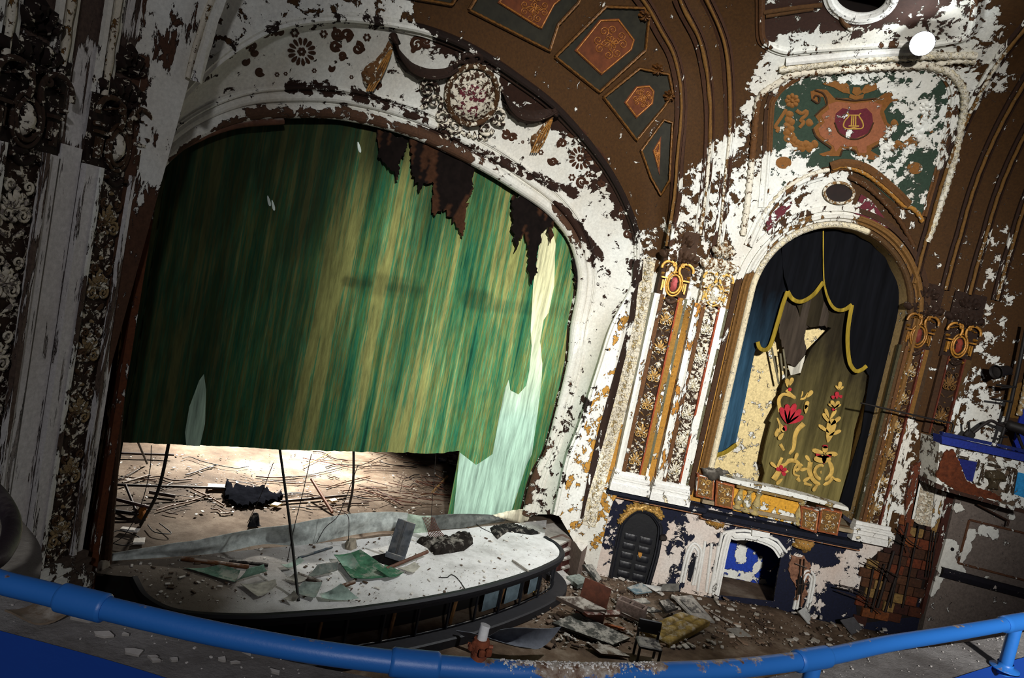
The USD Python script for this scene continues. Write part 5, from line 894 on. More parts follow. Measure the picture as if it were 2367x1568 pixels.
# ------------------------------------------------------------------ balustrade
BP = Plane((0, 21.72, 0), (0, -1, 0)); bal = Thing('balustrade', 'yellowed balustrade with carved pedestals below the niche curtain', 'balustrade')
m = MB(); relief(m, c10([(1360, 172), (1500, 205), (1560, 215), (1940, 305), (2232, 388), (2232, 412), (1935, 335), (1560, 250), (1360, 200)]), BP, .22, C('#8a7448'), -.25, 6, .62); bal.part('top_rail', m, M_peel); m = MB(); relief(m, c10([(1480, 240), (1560, 252), (1930, 336), (1930, 360), (1560, 275), (1480, 258)]), BP, .12, C('#7a6238'), -.1, 5, .2); bal.part('under_moulding', m, M_peel)
m = MB(); relief(m, c10([(1460, 235), (1930, 345), (1925, 525), (1460, 420)]), BP.off(-.14), .02, C('#c9932f'), -.05, 5); wear(.6, 9, (1752, 1160), (1770, 1175)); wear(.55, 12, (1790, 1190), (1840, 1200)); bal.part('back_panel', m, M_peel, 'golden yellow back panel')
for x, y0, y1 in ((1513, 250, 412), (1571, 268, 436), (1632, 290, 455), (1925, 350, 525)):
    a, b = BP.hit(c10([(x + 8, y0), (x - 20, y1)]))[0]; hh = a[2] - b[2]; m = MB(); lathe(m, [(.0, 0), (.14, 0), (.14, .08), (.09, .11), (.08, .16), (.13, .26), (.145, .36), (.12, .48), (.075, .66), (.06, .78), (.10, .82), (.10, .86), (.13, .9), (.13, 1.0), (0, 1.0)] * np.array([1, hh]), (b[0], 21.80, b[2]), C('#a5925f'), 14, .3); bal.part('baluster', m, M_peel)
for pts in ([(1215, 170), (1335, 200), (1325, 348), (1205, 322)], [(1345, 215), (1470, 245), (1455, 410), (1335, 385)], [(1925, 388), (2048, 418), (2030, 572), (1915, 538)], [(2058, 400), (2205, 428), (2172, 590), (2036, 562)]):
    q = c10(pts); m = MB(); relief(m, q, BP, .06, C('#8a4a2c'), -.3, 5, .3); pd = bal.part('pedestal', m, M_peel); m = MB(); qi = inset(q, 4.5); relief(m, qi, BP, .075, C('#6a4a22'), 0, 4, .25); bal.sub(pd, 'carved_panel', m, M_orn)
    m = MB(); c = np.mean(q, 0); [tube(m, (lambda PN: PN[0] + PN[1] * .085)(BP.hit(spiral(c[0] + sx * 6, c[1] + sy * 11, 7, 1.5, sx + sy, sx * sy * 1.3, 12))), .02, C('#b08a4a'), 5, .3) for sx in (-1, 1) for sy in (-1, 1)]; puff(m, ell(c[0], c[1], 4, 6), BP, .11, C('#a88248'), .3); bal.sub(pd, 'carving', m, M_orn)
    m = MB(); q2 = np.array(inset(q, 3) + inset(q, 3)[:1]); P, N = BP.hit(q2); tube(m, P + N * .07, .02, C('#b06a3a'), 5, .3, N); bal.sub(pd, 'pedestal_frame', m, M_gilt)
bal.close()
# ------------------------------------------------------------------ black ledge, dado relief, door, arch opening
led = Thing('trim_1', 'black ledge moulding under the pilasters and balustrade', None, None, 'structure')
for x0, x1, z, o in ((3.9, 7.15, 2.86, .48), (7.05, 12.25, 2.74, .42)):
    m = MB(); box(m, (x1 - x0, o + .3, .16), ((x0 + x1) / 2, 22.15 - o / 2, z), None, C('#0d101e'), .03, .12); led.part('ledge', m, M_dado); m = MB(); box(m, (x1 - x0, .22, .05), ((x0 + x1) / 2, 21.88 - .08, z - .17), None, C('#9a6a4a'), .015, .2); led.part('tan_fillet', m, M_dado); m = MB(); box(m, (x1 - x0 - .1, .30, .08), ((x0 + x1) / 2, 21.80, z - .11), None, C('#0d101e'), .02, .1); led.part('under_ledge', m, M_dado)
led.close()
YW = Plane((0, 22, 0), (0, -1, 0)); dr = Thing('door_1', 'black arched panelled door under a gilt scalloped crest', None, None, 'structure')
m = MB(); relief(m, door_px, Plane((0, 22.1, 0), (0, -1, 0)), .02, C('#07080c'), -.06, 5, 0.); dr.part('leaf', m, M_black)
m = MB(); q = spline(door_px[:1] + door_px[1:-1] + door_px[-1:], 60); P, N = YW.hit(q); mould(m, P, N, OGEE(.16, .10), C('#0a0c14'), 0.); dr.part('door_frame', m, M_black)
dl, dR_, db = np.array([1433, 1227.]), np.array([1526, 1227.]), np.array([-20, 105.])
for i in range(5):
    for j in range(2):
        u0, v0 = (.16 + .38 * j), .12 + .19 * i; o = lambda u, v: (1433 + 93 * u - 22 * v, 1215 + 22 * u + 112 * v); m = MB(); relief(m, [o(u0, v0), o(u0 + .30, v0), o(u0 + .30, v0 + .13), o(u0, v0 + .13)], Plane((0, 22.08, 0), (0, -1, 0)), .022, C('#0b0c12'), 0, 4, 0., 3); dr.part('door_panel', m, M_black)
m = MB(); relief(m, [(1475, 1276), (1484, 1278), (1483, 1284), (1479, 1289), (1475, 1284)], Plane((0, 22.06, 0), (0, -1, 0)), .05, C('#b5803a'), 0, 2, 0.); dr.part('escutcheon', m, M_gilt, 'small tan shield escutcheon')
def c3(pts): return [(1380 + x / 5.92, 1000 + y / 5.92) for x, y in pts]
crest = dr; m = MB(); relief(m, c3([(275, 1230), (330, 1120), (395, 1080), (400, 1030), (440, 990), (495, 1000), (505, 945), (535, 935), (560, 990), (600, 985), (650, 965), (690, 955), (720, 1010), (780, 1010), (790, 985), (830, 985), (850, 1030), (850, 1065), (870, 1090), (905, 1130), (890, 1190), (850, 1200), (830, 1180), (760, 1110), (650, 1070), (540, 1075), (430, 1150), (350, 1230), (310, 1250)]), YW, .12, C('#b08a48'), -.02, 3, .0, 5); crest.part('crest_band', m, M_gilt, 'gilt scalloped plaster crest')
for x, y, r in ((310, 1210, 5), (350, 1150, 6), (400, 1090, 6), (450, 1030, 7), (530, 970, 6), (600, 1020, 7), (660, 1000, 7), (720, 1040, 6), (770, 1050, 6), (815, 1010, 6), (845, 1080, 6), (870, 1140, 6)):
    m = MB(); (px, py), = c3([(x, y)]); [puff(m, drop(px, py, r * 1.5, r * .8, a), YW, .17, C('#c09a54'), 0.) for a in np.arange(5) * 1.256]; crest.part('crest_leaf', m, M_gilt)
dr.close()
m = MB(); box(m, (.22, .24, .16), YW.hit([(1531, 1240)])[0][0] + [0, -.1, 0], None, C('#1c120c'), .03, 0.); single('wall_box', m, M_iron, 'small rusty brown junction box by the right of the black door', 'box')
for k, (ox, oy, nm) in enumerate(((0, 0, 'blind arch mouldings on the wall between the door and the opening'), (262, 62, 'blind arch mouldings at the right end of the dado'))):
    bt = wallR
    for d, cl in ((0, 1), (8, 1)):
        pts = [(1572 + d * .9 + ox, 1346 + oy), (1584 + d * .9 + ox, 1292 + oy), (1592 + d * .6 + ox, 1268 + d + oy), (1604 + ox, 1256 + d + oy), (1616 - d * .6 + ox, 1264 + d + oy), (1620 - d * .9 + ox, 1282 + oy), (1606 - d * .7 + ox, 1352 + oy)]; m = MB(); P, N = YW.hit(spline(pts, 40)); mould(m, P, N, ROUND(.09, .07), WH, .75); bt.part('arch_bead', m, M_white)
    m = MB(); relief(m, [(1588 + ox, 1340 + oy), (1596 + ox, 1290 + oy), (1603 + ox, 1274 + oy), (1609 + ox, 1284 + oy), (1606 + ox, 1310 + oy), (1596 + ox, 1346 + oy)], YW, .015, C('#0d0f18'), 0, 3, .3); bt.part('sunk_panel', m, M_dado)
arc = Thing('trim_2', 'white flaking arch trim round the blue alcove', None, None, 'structure')
for off, pr in ((0, OGEE(.24, .12)), (-14, ROUND(.10, .08))):
    q = LineString(open_px[:-1]).offset_curve(off).coords; m = MB(); P, N = YW.hit(spline(list(q), 60)); mould(m, P, N, pr, WH, .8); arc.part('arch_moulding', m, M_white)
for a, b in (((1630, 1250), (1612, 1365)), ((1645, 1255), (1632, 1368)), ((1660, 1262), (1645, 1370))): m = MB(); P, N = YW.hit(np.linspace(a, b, 20)); mould(m, P, N, ROUND(.10, .07), WH, .78); arc.part('jamb_bead', m, M_white)
m = MB(); relief(m, [(1736, 1216), (1776, 1224), (1774, 1240), (1734, 1234)], YW, .18, C('#9ab0b4'), -.02, 4, .8); arc.part('keystone', m, M_white)
arc.close()
for lb, pts in (('gilt scrolled bracket under the left end of the balustrade', c10([(1300, 450), (1440, 470), (1420, 500), (1360, 540), (1350, 560), (1330, 530), (1300, 490)])), ('gilt scrolled bracket under the right end of the balustrade', c10([(1880, 600), (2010, 620), (2010, 660), (1960, 700), (1945, 720), (1930, 690), (1890, 650)]))):
    bk = Thing('wall_bracket', lb, 'bracket'); q = np.array(pts); c = q.mean(0); m = MB(); relief(m, q, YW, .22, C('#9a7238'), -.02, 4, .2, 8); bk.part('bracket_body', m, M_orn); m = MB(); [puff(m, drop(c[0] + dx, c[1] - 6, 16, 8, 1.9 + .25 * k), YW, .3, C('#a8803c'), .15) for k, dx in enumerate((10, 5, -1, -7, -13))]; bk.part('bracket_leaf', m, M_gilt); bk.close()
alc = Thing('alcove', 'deep blue painted alcove behind the arched opening, patched with bare plaster', None, None, 'structure'); g1, g2 = np.meshgrid(np.linspace(7.0, 12, 60), np.linspace(-.1, 2.7, 40), indexing='ij')
wear(.05, 90, (1740, 1290)); wear(.9, 14, (1712, 1270), (1714, 1290)); wear(.9, 9, (1755, 1306), (1748, 1316)); wear(.9, 8, (1720, 1248), (1712, 1254)); wear(.85, 5, (1775, 1318)); wear(.85, 5, (1758, 1290)); wear(.62, 12, (1680, 1326), (1760, 1340)); wear(.6, 6, (1740, 1276), (1745, 1280))
m = MB(); add_grid(m, np.stack([g1, 24.2 + 0 * g1, g2], -1), C('#1c3a9a')); alc.part('blue_wall', m, M_peel); m = MB(); box(m, (.2, 2.1, 2.8), (7.3, 23.15, 1.3), None, C('#20180f'), .01); box(m, (.2, 2.1, 2.8), (11.4, 23.15, 1.3), None, C('#0f1430'), .01); alc.part('side_wall', m, M_paint); m = MB(); box(m, (4.6, 2.1, .1), (9.4, 23.15, 2.62), None, C('#181410'), .01); alc.part('soffit', m, M_paint); alc.close()
hole = wallR; m = MB(); relief(m, jag([(1830, 1286), (1856, 1284), (1872, 1300), (1872, 1330), (1862, 1352), (1864, 1376), (1848, 1400), (1834, 1392), (1838, 1360), (1826, 1338), (1822, 1310)], 2, 8, 6), YW, .05, C('#7a5540'), -.02, 4, 0., shape=lambda V, P: .12 * (fbm(P * 5, 3, 3) - .5)); hole.part('broken_core', m, M_brick)
m = MB(); relief(m, jag([(1838, 1340), (1850, 1330), (1860, 1346), (1852, 1372), (1842, 1372)], 1, 4, 5), YW, .09, C('#050403'), 0, 4, 0.); hole.part('cavity', m, M_paint)
for a, b in (((1848, 1290), (1838, 1384)), ((1856, 1290), (1846, 1400)), ((1834, 1300), (1862, 1310)), ((1838, 1350), (1868, 1345))): m = MB(); ptube(m, [a, b], YW, .02, C('#2a1c12'), .12, 8, 5, 0., False); hole.part('lath', m, M_wood)
m = MB(); relief(m, [(1812, 1284), (1826, 1280), (1822, 1310), (1812, 1386), (1792, 1390), (1800, 1340)], Plane((0, 22.3, 0), (0, -1, 0)), .05, C('#6a655c'), -.2, 4, .5); single('broken_pier', m, M_peel, 'grey stripped pier at the right jamb of the blue alcove', 'pier')

# ------------------------------------------------------------------ exposed block core and wall under the side balcony
def c6(pts): return [(2000 + x / 6.45, 1160 + y / 6.45) for x, y in pts]
core = Polygon(c6([(520, 310), (640, 250), (780, 290), (790, 360), (900, 340), (1075, 350), (1090, 600), (1150, 640), (1100, 950), (940, 1000), (900, 1100), (870, 1220), (780, 1450), (700, 1700), (-100, 1800), (-120, 1500), (0, 950), (230, 750), (330, 700), (440, 640)])); rg = np.random.default_rng(7)
back = Polygon(w2(list(core.exterior.coords))) 
bkm = MB(); relief(bkm, core.buffer(3), YW, .012, C('#160c07'), -.05, 6, 0.); wallR.part('broken_core', bkm, M_brick)
CL = [C(c) for c in ('#5c2a14', '#42200f', '#331810', '#4a2c18', '#7a5f34', '#2a150e', '#653617', '#3c2314')]
x0, x1 = 12.2, 15.4; z = .05; row = 0
while z < 4.6:
    h_ = .30 + .06 * rg.random(); x = x0 - (row % 2) * .16
    while x < x1:
        w_ = .36 + .14 * rg.random(); c = to_px(np.array([[x + w_ / 2, 22, z + h_ / 2]]))[0]
        if core.contains(SPoint(*c)): m = MB(); o_ = .05 + .07 * rg.random(); box(m, (w_ - .025, .16, h_ - .025), (x + w_ / 2, 22 - o_ + .06, z + h_ / 2), rz(rg.normal(0, .02)), CL[rg.integers(len(CL))], .012); wallR.part('brick', m, M_brick)
        x += w_
    z += h_; row += 1
for a, b, r in (((2092, 1205), (2052, 1400), .035), ((2118, 1212), (2080, 1400), .03), ((2147, 1222), (2132, 1330), .02), ((2152, 1224), (2138, 1330), .02), ((2158, 1226), (2144, 1330), .02), ((2060, 1270), (2022, 1400), .05), ((2038, 1300), (2008, 1410), .04), ((2014, 1306), (1996, 1400), .035), ((2074, 1300), (2040, 1410), .04)):
    m = MB(); P, N = YW.hit(np.linspace(a, b, 8)); tube(m, P - [0, .16, 0], r, C('#1d120c'), 7, 0.); wallR.part('conduit', m, M_iron)
for k, (a, b, d) in enumerate((((1995, 1300), (2040, 1322), (2062, 1345)), ((2010, 1290), (2050, 1318), (2078, 1335)), ((2080, 1220), (2102, 1250), (2130, 1268)), ((2075, 1248), (2096, 1262), (2102, 1278)), ((1930, 1358), (1985, 1372), (2015, 1396)), ((1940, 1352), (1990, 1366), (2004, 1380)), ((1934, 1366), (2000, 1392), (2036, 1420)))):
    m = MB(); ptube(m, [a, b, d], Plane((0, 21.6, 0), (0, -1, 0)), .018, C('#2a1d16'), 0, 12, 5, 0.); single('hanging_wire', m, M_iron, ['bent wire crossing the rubble left of the exposed blocks', 'forked wire just above it, left of the exposed blocks', 'wire drooping from the top of the exposed block core', 'wire hanging across the middle of the block core', 'long wire sagging at the lower left of the broken wall', 'short wire above the long sagging one', 'lowest wire sagging below the broken wall'][k], 'wire')
GW = Plane((0, 21.75, 0), (0, -1, 0)); lw = Thing('wall_under_balcony', 'grey-brown panelled wall below the side balcony at lower right', None, None, 'structure')
wear(.05, 130, (2290, 1240), (2330, 1360)); wear(.95, 15, (2275, 1226), (2296, 1234)); wear(.95, 9, (2245, 1232), (2236, 1270), (2226, 1290)); wear(.95, 18, (2198, 1262), (2184, 1306), (2190, 1318)); wear(.9, 12, (2216, 1306), (2222, 1322)); wear(.9, 8, (2340, 1196)); wear(.5, 12, (2215, 1175)); wear(.9, 9, (2172, 1336), (2158, 1370)); wear(.6, 10, (2280, 1340)); wear(.5, 8, (2155, 1330), (2130, 1390))
m = MB(); relief(m, [(2210, 1150), (2330, 1176), (2480, 1200), (2480, 1560), (2110, 1560), (2140, 1420), (2164, 1330), (2184, 1260)], GW, .0, C('#6b6058'), -.35, 8); lw.part('plaster_face', m, M_peel)
for pts in ([(2214, 1302), (2240, 1202)], [(2240, 1202), (2300, 1216), (2380, 1236)], [(2214, 1302), (2280, 1322), (2380, 1345)]): m = MB(); P, N = GW.hit(np.linspace(*np.array(pts[:1] + pts[-1:], float), 20)); mould(m, P, N, ROUND(.07, .05), C('#5a3a26'), .2); lw.part('panel_moulding', m, M_peelv)
m = MB(); P, N = GW.hit(np.linspace((2172, 1318), (2400, 1378), 24)); mould(m, P, N, [(-.12, -.02), (-.12, .14), (0, .2), (.16, .16), (.2, -.02)], C('#15121a'), .2); lw.part('dark_ledge', m, M_dado)
m = MB(); relief(m, ell(2201, 1270, 4, 4), GW, .02, C('#120c0c'), 0, 1.5, 0.); lw.part('bolt_hole', m, M_paint)
for a, b in (((2250, 1162), (2322, 1200)), ((2322, 1198), (2318, 1212))): m = MB(); ptube(m, [a, b], GW, .03, C('#3a2418'), .2, 8, 6, 0., False); lw.part('bent_pipe', m, M_metal)
m = MB(); relief(m, [(2186, 1140), (2214, 1146), (2164, 1335), (2140, 1420), (2128, 1420), (2170, 1240)], GW.off(-.1), .0, C('#3c1c12'), -.2, 6, .3); lw.part('red_edge', m, M_peelv)
for pts, col, pe in (([(2108, 1080), (2136, 1060), (2100, 1230), (2108, 1238), (2090, 1240), (2094, 1150)], '#5a2c18', .35), ([(2136, 1040), (2144, 1036), (2112, 1200), (2104, 1200)], '#d8d6cc', .9), ([(2146, 1030), (2172, 1030), (2160, 1120), (2150, 1218), (2134, 1214), (2122, 1212), (2112, 1205)], '#b3a48c', .45), ([(2162, 1126), (2186, 1140), (2160, 1250), (2150, 1218)], '#8a6a3a', .5)):
    m = MB(); relief(m, pts, YW.off(.10), .03, C(col), -.15, 5, pe); wallR.part('broken_pilaster_face', m, M_orn if pe == .45 else M_peelv)
q = spline([(2158, 1040), (2140, 1200)], 10)
for i in range(9): m = MB(); P, N = YW.off(.13).hit(spiral(*q[i], 8, 1.5, 1.8 + (i % 2) * 3, 1.3 if i % 2 else -1.3, 14)); tube(m, P, .025, C('#9a8a68'), 5, .5, N); wallR.part('cream_scroll', m, M_orn)
lw.close()
# ------------------------------------------------------------------ the side balcony
YB = 21.0; B1 = Plane((0, YB, 0), (0, -1, 0)); B0 = B1.off(-.08)
sb = Thing('side_balcony', 'side balcony front at far right with blue rail ledge and torn plaster', 'balcony')
m = MB(); relief(m, [(2172, 1018), (2367, 1062), (2480, 1088), (2480, 1206), (2367, 1178), (2161, 1126), (2166, 1100)], B1, .0, C('#5a4a3a'), -1.0, 6, .58); sb.part('front_panel', m, M_peel)
m = MB(); relief(m, [(2170, 1006), (2367, 1050), (2480, 1075), (2480, 1092), (2367, 1066), (2171, 1024)], B1, .14, C('#1c2c7c'), -.3, 5, .03); sb.part('blue_ledge', m, M_peel, 'royal blue ledge')
m = MB(); relief(m, [(2176, 998), (2260, 1016), (2370, 1040), (2480, 1062), (2480, 1068), (2370, 1046), (2260, 1023), (2176, 1006)], B1.off(-.25), .06, C('#18255e'), -.1, 4, .25); sb.part('back_rail', m, M_peel)
wear(.85, 10, (2220, 1050), (2250, 1056)); wear(.6, 10, (2260, 1062), (2310, 1076)); wear(.85, 10, (2280, 1062), (2340, 1080)); wear(.8, 12, (2260, 1130), (2300, 1146), (2360, 1162)); wear(.35, 10, (2320, 1155), (2355, 1165)); wear(.75, 10, (2275, 1100), (2262, 1120)); wear(.6, 7, (2310, 1080), (2318, 1130))
m = MB(); relief(m, [(2214, 1060), (2259, 1068), (2247, 1114), (2234, 1110)], B1, .02, C('#1a2266'), -.02, 4, .05); sb.part('blue_square', m, M_peel, 'dark blue painted square'); m = MB(); relief(m, [(2352, 1092), (2400, 1102), (2392, 1160), (2343, 1142)], B1, .02, C('#2a8ac4'), -.02, 4, .12); sb.part('cyan_square', m, M_peel, 'bright cyan painted square')
m = MB(); relief(m, jag(crop2([(590, 880), (640, 832), (700, 830), (740, 910), (800, 1040), (860, 1200), (1000, 1290), (1120, 1330), (1270, 1400), (1285, 1460), (1160, 1420), (900, 1380), (740, 1330), (560, 1210), (500, 1150), (540, 1000)], 2067, 880, 5.227), .8, 3), B1, .05, C('#5a2a12'), -.02, 4, 0., shape=lambda V, P: .10 * (fbm(P * 6, 4, 3) - .5)); sb.part('torn_patch', m, M_brick, 'rust brown patch where the plaster has torn off')
m = MB(); relief(m, crop2([(490, 1230), (620, 1290), (1568, 1560), (1568, 1600), (600, 1330), (480, 1290)], 2067, 880, 5.227), B1, .10, C('#3a241a'), -.9, 4, .3); sb.part('soffit_edge', m, M_peelv)
uc = np.array(crop2([(1215, 1200)], 2067, 880, 5.227)[0]); urn = crop2([(1095, 1110), (1150, 1085), (1240, 1080), (1310, 1110), (1340, 1170), (1320, 1225), (1270, 1220), (1240, 1260), (1245, 1330), (1120, 1300), (1140, 1250), (1130, 1200), (1085, 1170)], 2067, 880, 5.227); m = MB(); relief(m, urn, B1, .14, C('#3f3422'), -.02, 3, .1, 7); ur = sb.part('urn', m, M_orn, 'dark carved urn'); m = MB(); [puff(m, drop(uc[0] + 5 * k, uc[1] + 3, 12, 5, -1.4), B1, .2, C('#4a3c26'), .1) for k in (-2, -1, 0, 1, 2)]; sb.sub(ur, 'urn_flutes', m, M_orn)
for pts in ([(2212, 1056), (2262, 1066)], [(2262, 1066), (2250, 1116)], [(2276, 1072), (2348, 1088)], [(2276, 1072), (2262, 1122)], [(2338, 1086), (2326, 1140)], [(2348, 1088), (2338, 1144)]): m = MB(); P, N = B1.hit(np.linspace(*np.array(pts, float), 12)); mould(m, P, N, ROUND(.10, .06), C('#3c2f20'), .45); sb.part('panel_bead', m, M_peelv)
sb.close()
KP = B1.off(-.5); IR = C('#17120f')
pole = Thing('lighting_stand', 'dark iron lighting pole with clamped crossbars rising behind the side balcony', 'stand'); m = MB(); ptube(m, [(2374, 750), (2357, 838), (2345, 893), (2330, 960), (2306, 1042)], KP, .055, IR, 0, 30, 8, 0.); pole.part('pole', m, M_iron)
for a, b in (((2300, 889), (2344, 894)), ((2311, 896), (2346, 894)), ((2290, 922), (2338, 929)), ((2236, 975), (2238, 1000)), ((2306, 1008), (2326, 1010))): m = MB(); ptube(m, [a, b], KP, .035, IR, .06, 8, 6, 0., False); pole.part('crossbar', m, M_iron)
m = MB(); ptube(m, [(2230, 1012), (2246, 1002), (2272, 982), (2290, 973), (2306, 980), (2318, 984)], KP, .05, C('#1f1714'), .02, 24, 7, 0.); pole.part('bent_pipe', m, M_iron); m = MB(); ptube(m, [(2318, 978), (2334, 974), (2344, 984), (2352, 1010), (2364, 1040)], KP, .045, C('#1f1714'), .05, 24, 7, 0.); pole.part('bent_pipe', m, M_iron)
m = MB(); P, _ = KP.hit([(2240, 1006)]); box(m, (.3, .2, .3), P[0], ry(.5), IR, .06); pole.part('clamp', m, M_iron); pole.close()
for px, ln, tilt, lb in (((2318, 858), .62, (-.9, -.35, -.25), 'black stage lamp can clamped high on the lighting pole'), ((2352, 989), .6, (.9, -.5, -.1), 'black stage lamp with a pale lens by the balcony edge')):
    d_ = np.array(tilt) / np.linalg.norm(tilt); r_ = np.cross(d_, UP); r_ /= np.linalg.norm(r_); P = KP.off(.2).hit([px])[0][0]; T = Thing('stage_lamp', lb, 'lamp'); m = MB(); lathe(m, [(0, -.32), (.10, -.3), (.15, -.2), (.16, .1), (.20, .26), (.22, .3), (.2, .3), (.18, .22)], P, IR, 18, 0., np.c_[r_, np.cross(d_, r_), d_]); T.part('housing', m, M_iron); m = MB(); lathe(m, [(0, .24), (.12, .235), (.18, .21)], P, C('#8a8a92') if 'pale' in lb else C('#2a2624'), 18, 0., np.c_[r_, np.cross(d_, r_), d_]); T.part('lens', m, M_paint); m = MB(); P2_ = KP.hit([(px[0] + 22, px[1] + 8)])[0][0] if 'high' in lb else KP.hit([(2328, 975)])[0][0]; tube(m, np.linspace(P, P2_, 8), .025, IR, 6, 0.); T.part('yoke', m, M_iron); T.close()
m = MB(); ptube(m, [(1990, 932), (2060, 948), (2140, 966), (2202, 979), (2204, 984), (2199, 1000)], Plane((0, 21.3, 0), (0, -1, 0)), .03, C('#140f0c'), 0, 40, 6, 0., False); single('iron_rod', m, M_iron, 'long thin dark iron rod running from the niche edge to the side balcony', 'rod')
wear(.05, 30, (2360, 960)); m = MB(); relief(m, [(2372, 900), (2480, 700), (2480, 1080), (2336, 1048), (2348, 990), (2362, 940)], YW, .06, C('#1c2f94'), -.02, 6, .02); wallR.part('blue_bay', m, M_peel, 'royal blue painted bay'); rope(wallR, [(2380, 830), (2364, 910), (2352, 960)], YW.off(.08), .08, C('#a88a5a'), .4, 40)
m = MB(); relief(m, [(2336, 890), (2360, 884), (2372, 900), (2352, 968), (2316, 962)], YW, .03, C('#6a4a1c'), -.02, 5, .12); wallR.part('olive_face', m, M_peel)
wallR.close()

# ------------------------------------------------------------------ the apron over the orchestra pit
ZA = 1.16
def k7(pts): return crop2(pts, 700, 1038)
def k0(pts): return crop2(pts, 0, 1038)
edge_px = [(170, 1300), (200, 1322), (260, 1330), (314, 1335), (322, 1352), (338, 1376), (370, 1398), (405, 1411), (455, 1418), (507, 1421), (600, 1422), (700, 1416), (800, 1409), (869, 1400), (940, 1390), (1004, 1379), (1075, 1365), (1139, 1349), (1195, 1332), (1241, 1316), (1272, 1302), (1290, 1291), (1297, 1280), (1294, 1268), (1280, 1255), (1258, 1242)]
edge = onz(edge_px, ZA) if 'onz' in globals() else Flat(ZA).hit(edge_px)[0]
eg = spline(edge[3:], 140); backline = [skz(13.0, .45, ZA)[:2], skz(8, .45, ZA)[:2], skz(3, .45, ZA)[:2], skz(.0, .45, ZA)[:2]]
trap_px = k7([(420, 752), (570, 712), (690, 775), (600, 805)]); trap = Polygon(Flat(ZA).hit(trap_px)[0][:, :2]).buffer(0)
deck = Polygon(np.vstack([eg[:, :2], edge[-1:, :2], backline, edge[:3, :2]])).buffer(0).difference(trap)
ap = Thing('stage_apron', 'white dusted curved stage apron with black moulded edge and open framed front', 'stage')
V, F, E = tri2d(deck, .22); F = F[:, ::-1] if True else F; zt = .05 * (fbm(np.c_[V * 2.2, 0 * V[:, 0]], 4, 4) - .5); P = np.c_[V, ZA + zt]; q = to_px(P)
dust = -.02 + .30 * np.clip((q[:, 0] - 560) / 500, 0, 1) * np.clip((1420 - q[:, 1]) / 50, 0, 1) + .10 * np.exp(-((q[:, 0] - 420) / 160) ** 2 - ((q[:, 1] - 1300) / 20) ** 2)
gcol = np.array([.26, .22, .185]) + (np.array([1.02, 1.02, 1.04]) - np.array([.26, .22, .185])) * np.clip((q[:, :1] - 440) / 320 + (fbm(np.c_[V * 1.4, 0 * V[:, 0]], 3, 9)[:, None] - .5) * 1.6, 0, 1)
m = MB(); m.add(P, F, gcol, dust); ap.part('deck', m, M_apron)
N0 = np.tile(UP, (140, 1)); BK = C('#0b0c12')
m = MB(); mould(m, eg - [0, 0, .0], N0, [(-.03, -.24), (.05, -.22), (.06, -.14), (.11, -.10), (.12, -.02), (.07, .03), (-.02, .03), (-.06, -.02)], BK, 0.); ap.part('edge_moulding', m, M_iron)
out = np.cross(np.gradient(eg, axis=0), UP); out /= np.linalg.norm(out, axis=1, keepdims=True); out *= np.sign(np.sum(out * (eg - skz(6, .5, ZA)), 1, keepdims=True))
fo = eg * [1, 1, 0] + [0, 0, .16] + out * .22
m = MB(); mould(m, fo, N0, [(-.28, -.16), (-.28, .02), (-.24, .05), (.12, .05), (.16, .02), (.18, -.16)] if True else [], C('#1c1b1e'), 0.); ap.part('base_ring', m, M_iron)
m = MB(); bk_ = eg - out * .9; add_grid(m, np.stack([bk_ * [1, 1, 0] + [0, 0, -.02], bk_ * [1, 1, 0] + [0, 0, ZA - .1]], 1), C('#0c0a09'), 0.); ap.part('pit_wall', m, M_paint)
for i in range(6, 136, 9):
    p = eg[i] - out[i] * .04; m = MB(); box(m, (.06, .05, .96), (p[0], p[1], .56), rz(math.atan2(out[i][1], out[i][0])), BK, .008); ap.part('post', m, M_black)
    if i % 18 == 6: p2 = eg[min(i + 4, 139)] - out[i] * .3; m = MB(); box(m, (.08, .05, .9), (p2[0], p2[1], .55), rz(math.atan2(out[i][1], out[i][0])) @ ry(.1), C('#6a4a2a') if i < 100 else C('#c9a44a'), .006); ap.part('frame_timber', m, M_wood)
    if i + 9 < 139: a, b = eg[i] - out[i] * .06, eg[i + 9] - out[i + 9] * .06; m = MB(); c = (a + b) / 2; box(m, (np.linalg.norm((b - a)[:2]), .03, .05), (c[0], c[1], .98), rz(math.atan2((b - a)[1], (b - a)[0])), BK, .006); ap.part('frame_rail', m, M_black); m = MB(); box(m, (np.linalg.norm((b - a)[:2]), .03, .05), (c[0], c[1], .22), rz(math.atan2((b - a)[1], (b - a)[0])), BK, .006); ap.part('frame_rail', m, M_black)
for i in (92, 101, 112): a, b = eg[i] - out[i] * .25, eg[i + 7] - out[i + 7] * .25; m = MB(); c = (a + b) / 2; box(m, (np.linalg.norm((b - a)[:2]), .02, .6), (c[0], c[1], .55), rz(math.atan2((b - a)[1], (b - a)[0])), C('#5f7078'), .004); ap.part('front_panel', m, M_paint, 'grey-blue panel inside the front frame')
ap.close()
m = MB(); tp = np.array(trap.exterior.coords)[:-1]; add_grid(m, np.stack([np.c_[tp, np.full(len(tp), ZA)], np.c_[tp, np.full(len(tp), ZA - .55)]], 1)[list(range(len(tp))) + [0]], C('#14110f'), 0.); V, F, E = tri2d(trap, .3); m.add(np.c_[V, np.full(len(V), ZA - .55)], F, C('#0a0908'), 0.); tb = Thing('trapdoor', 'black square trapdoor with its grey lid propped upright on the apron', 'trapdoor'); tb.part('well', m, M_paint)
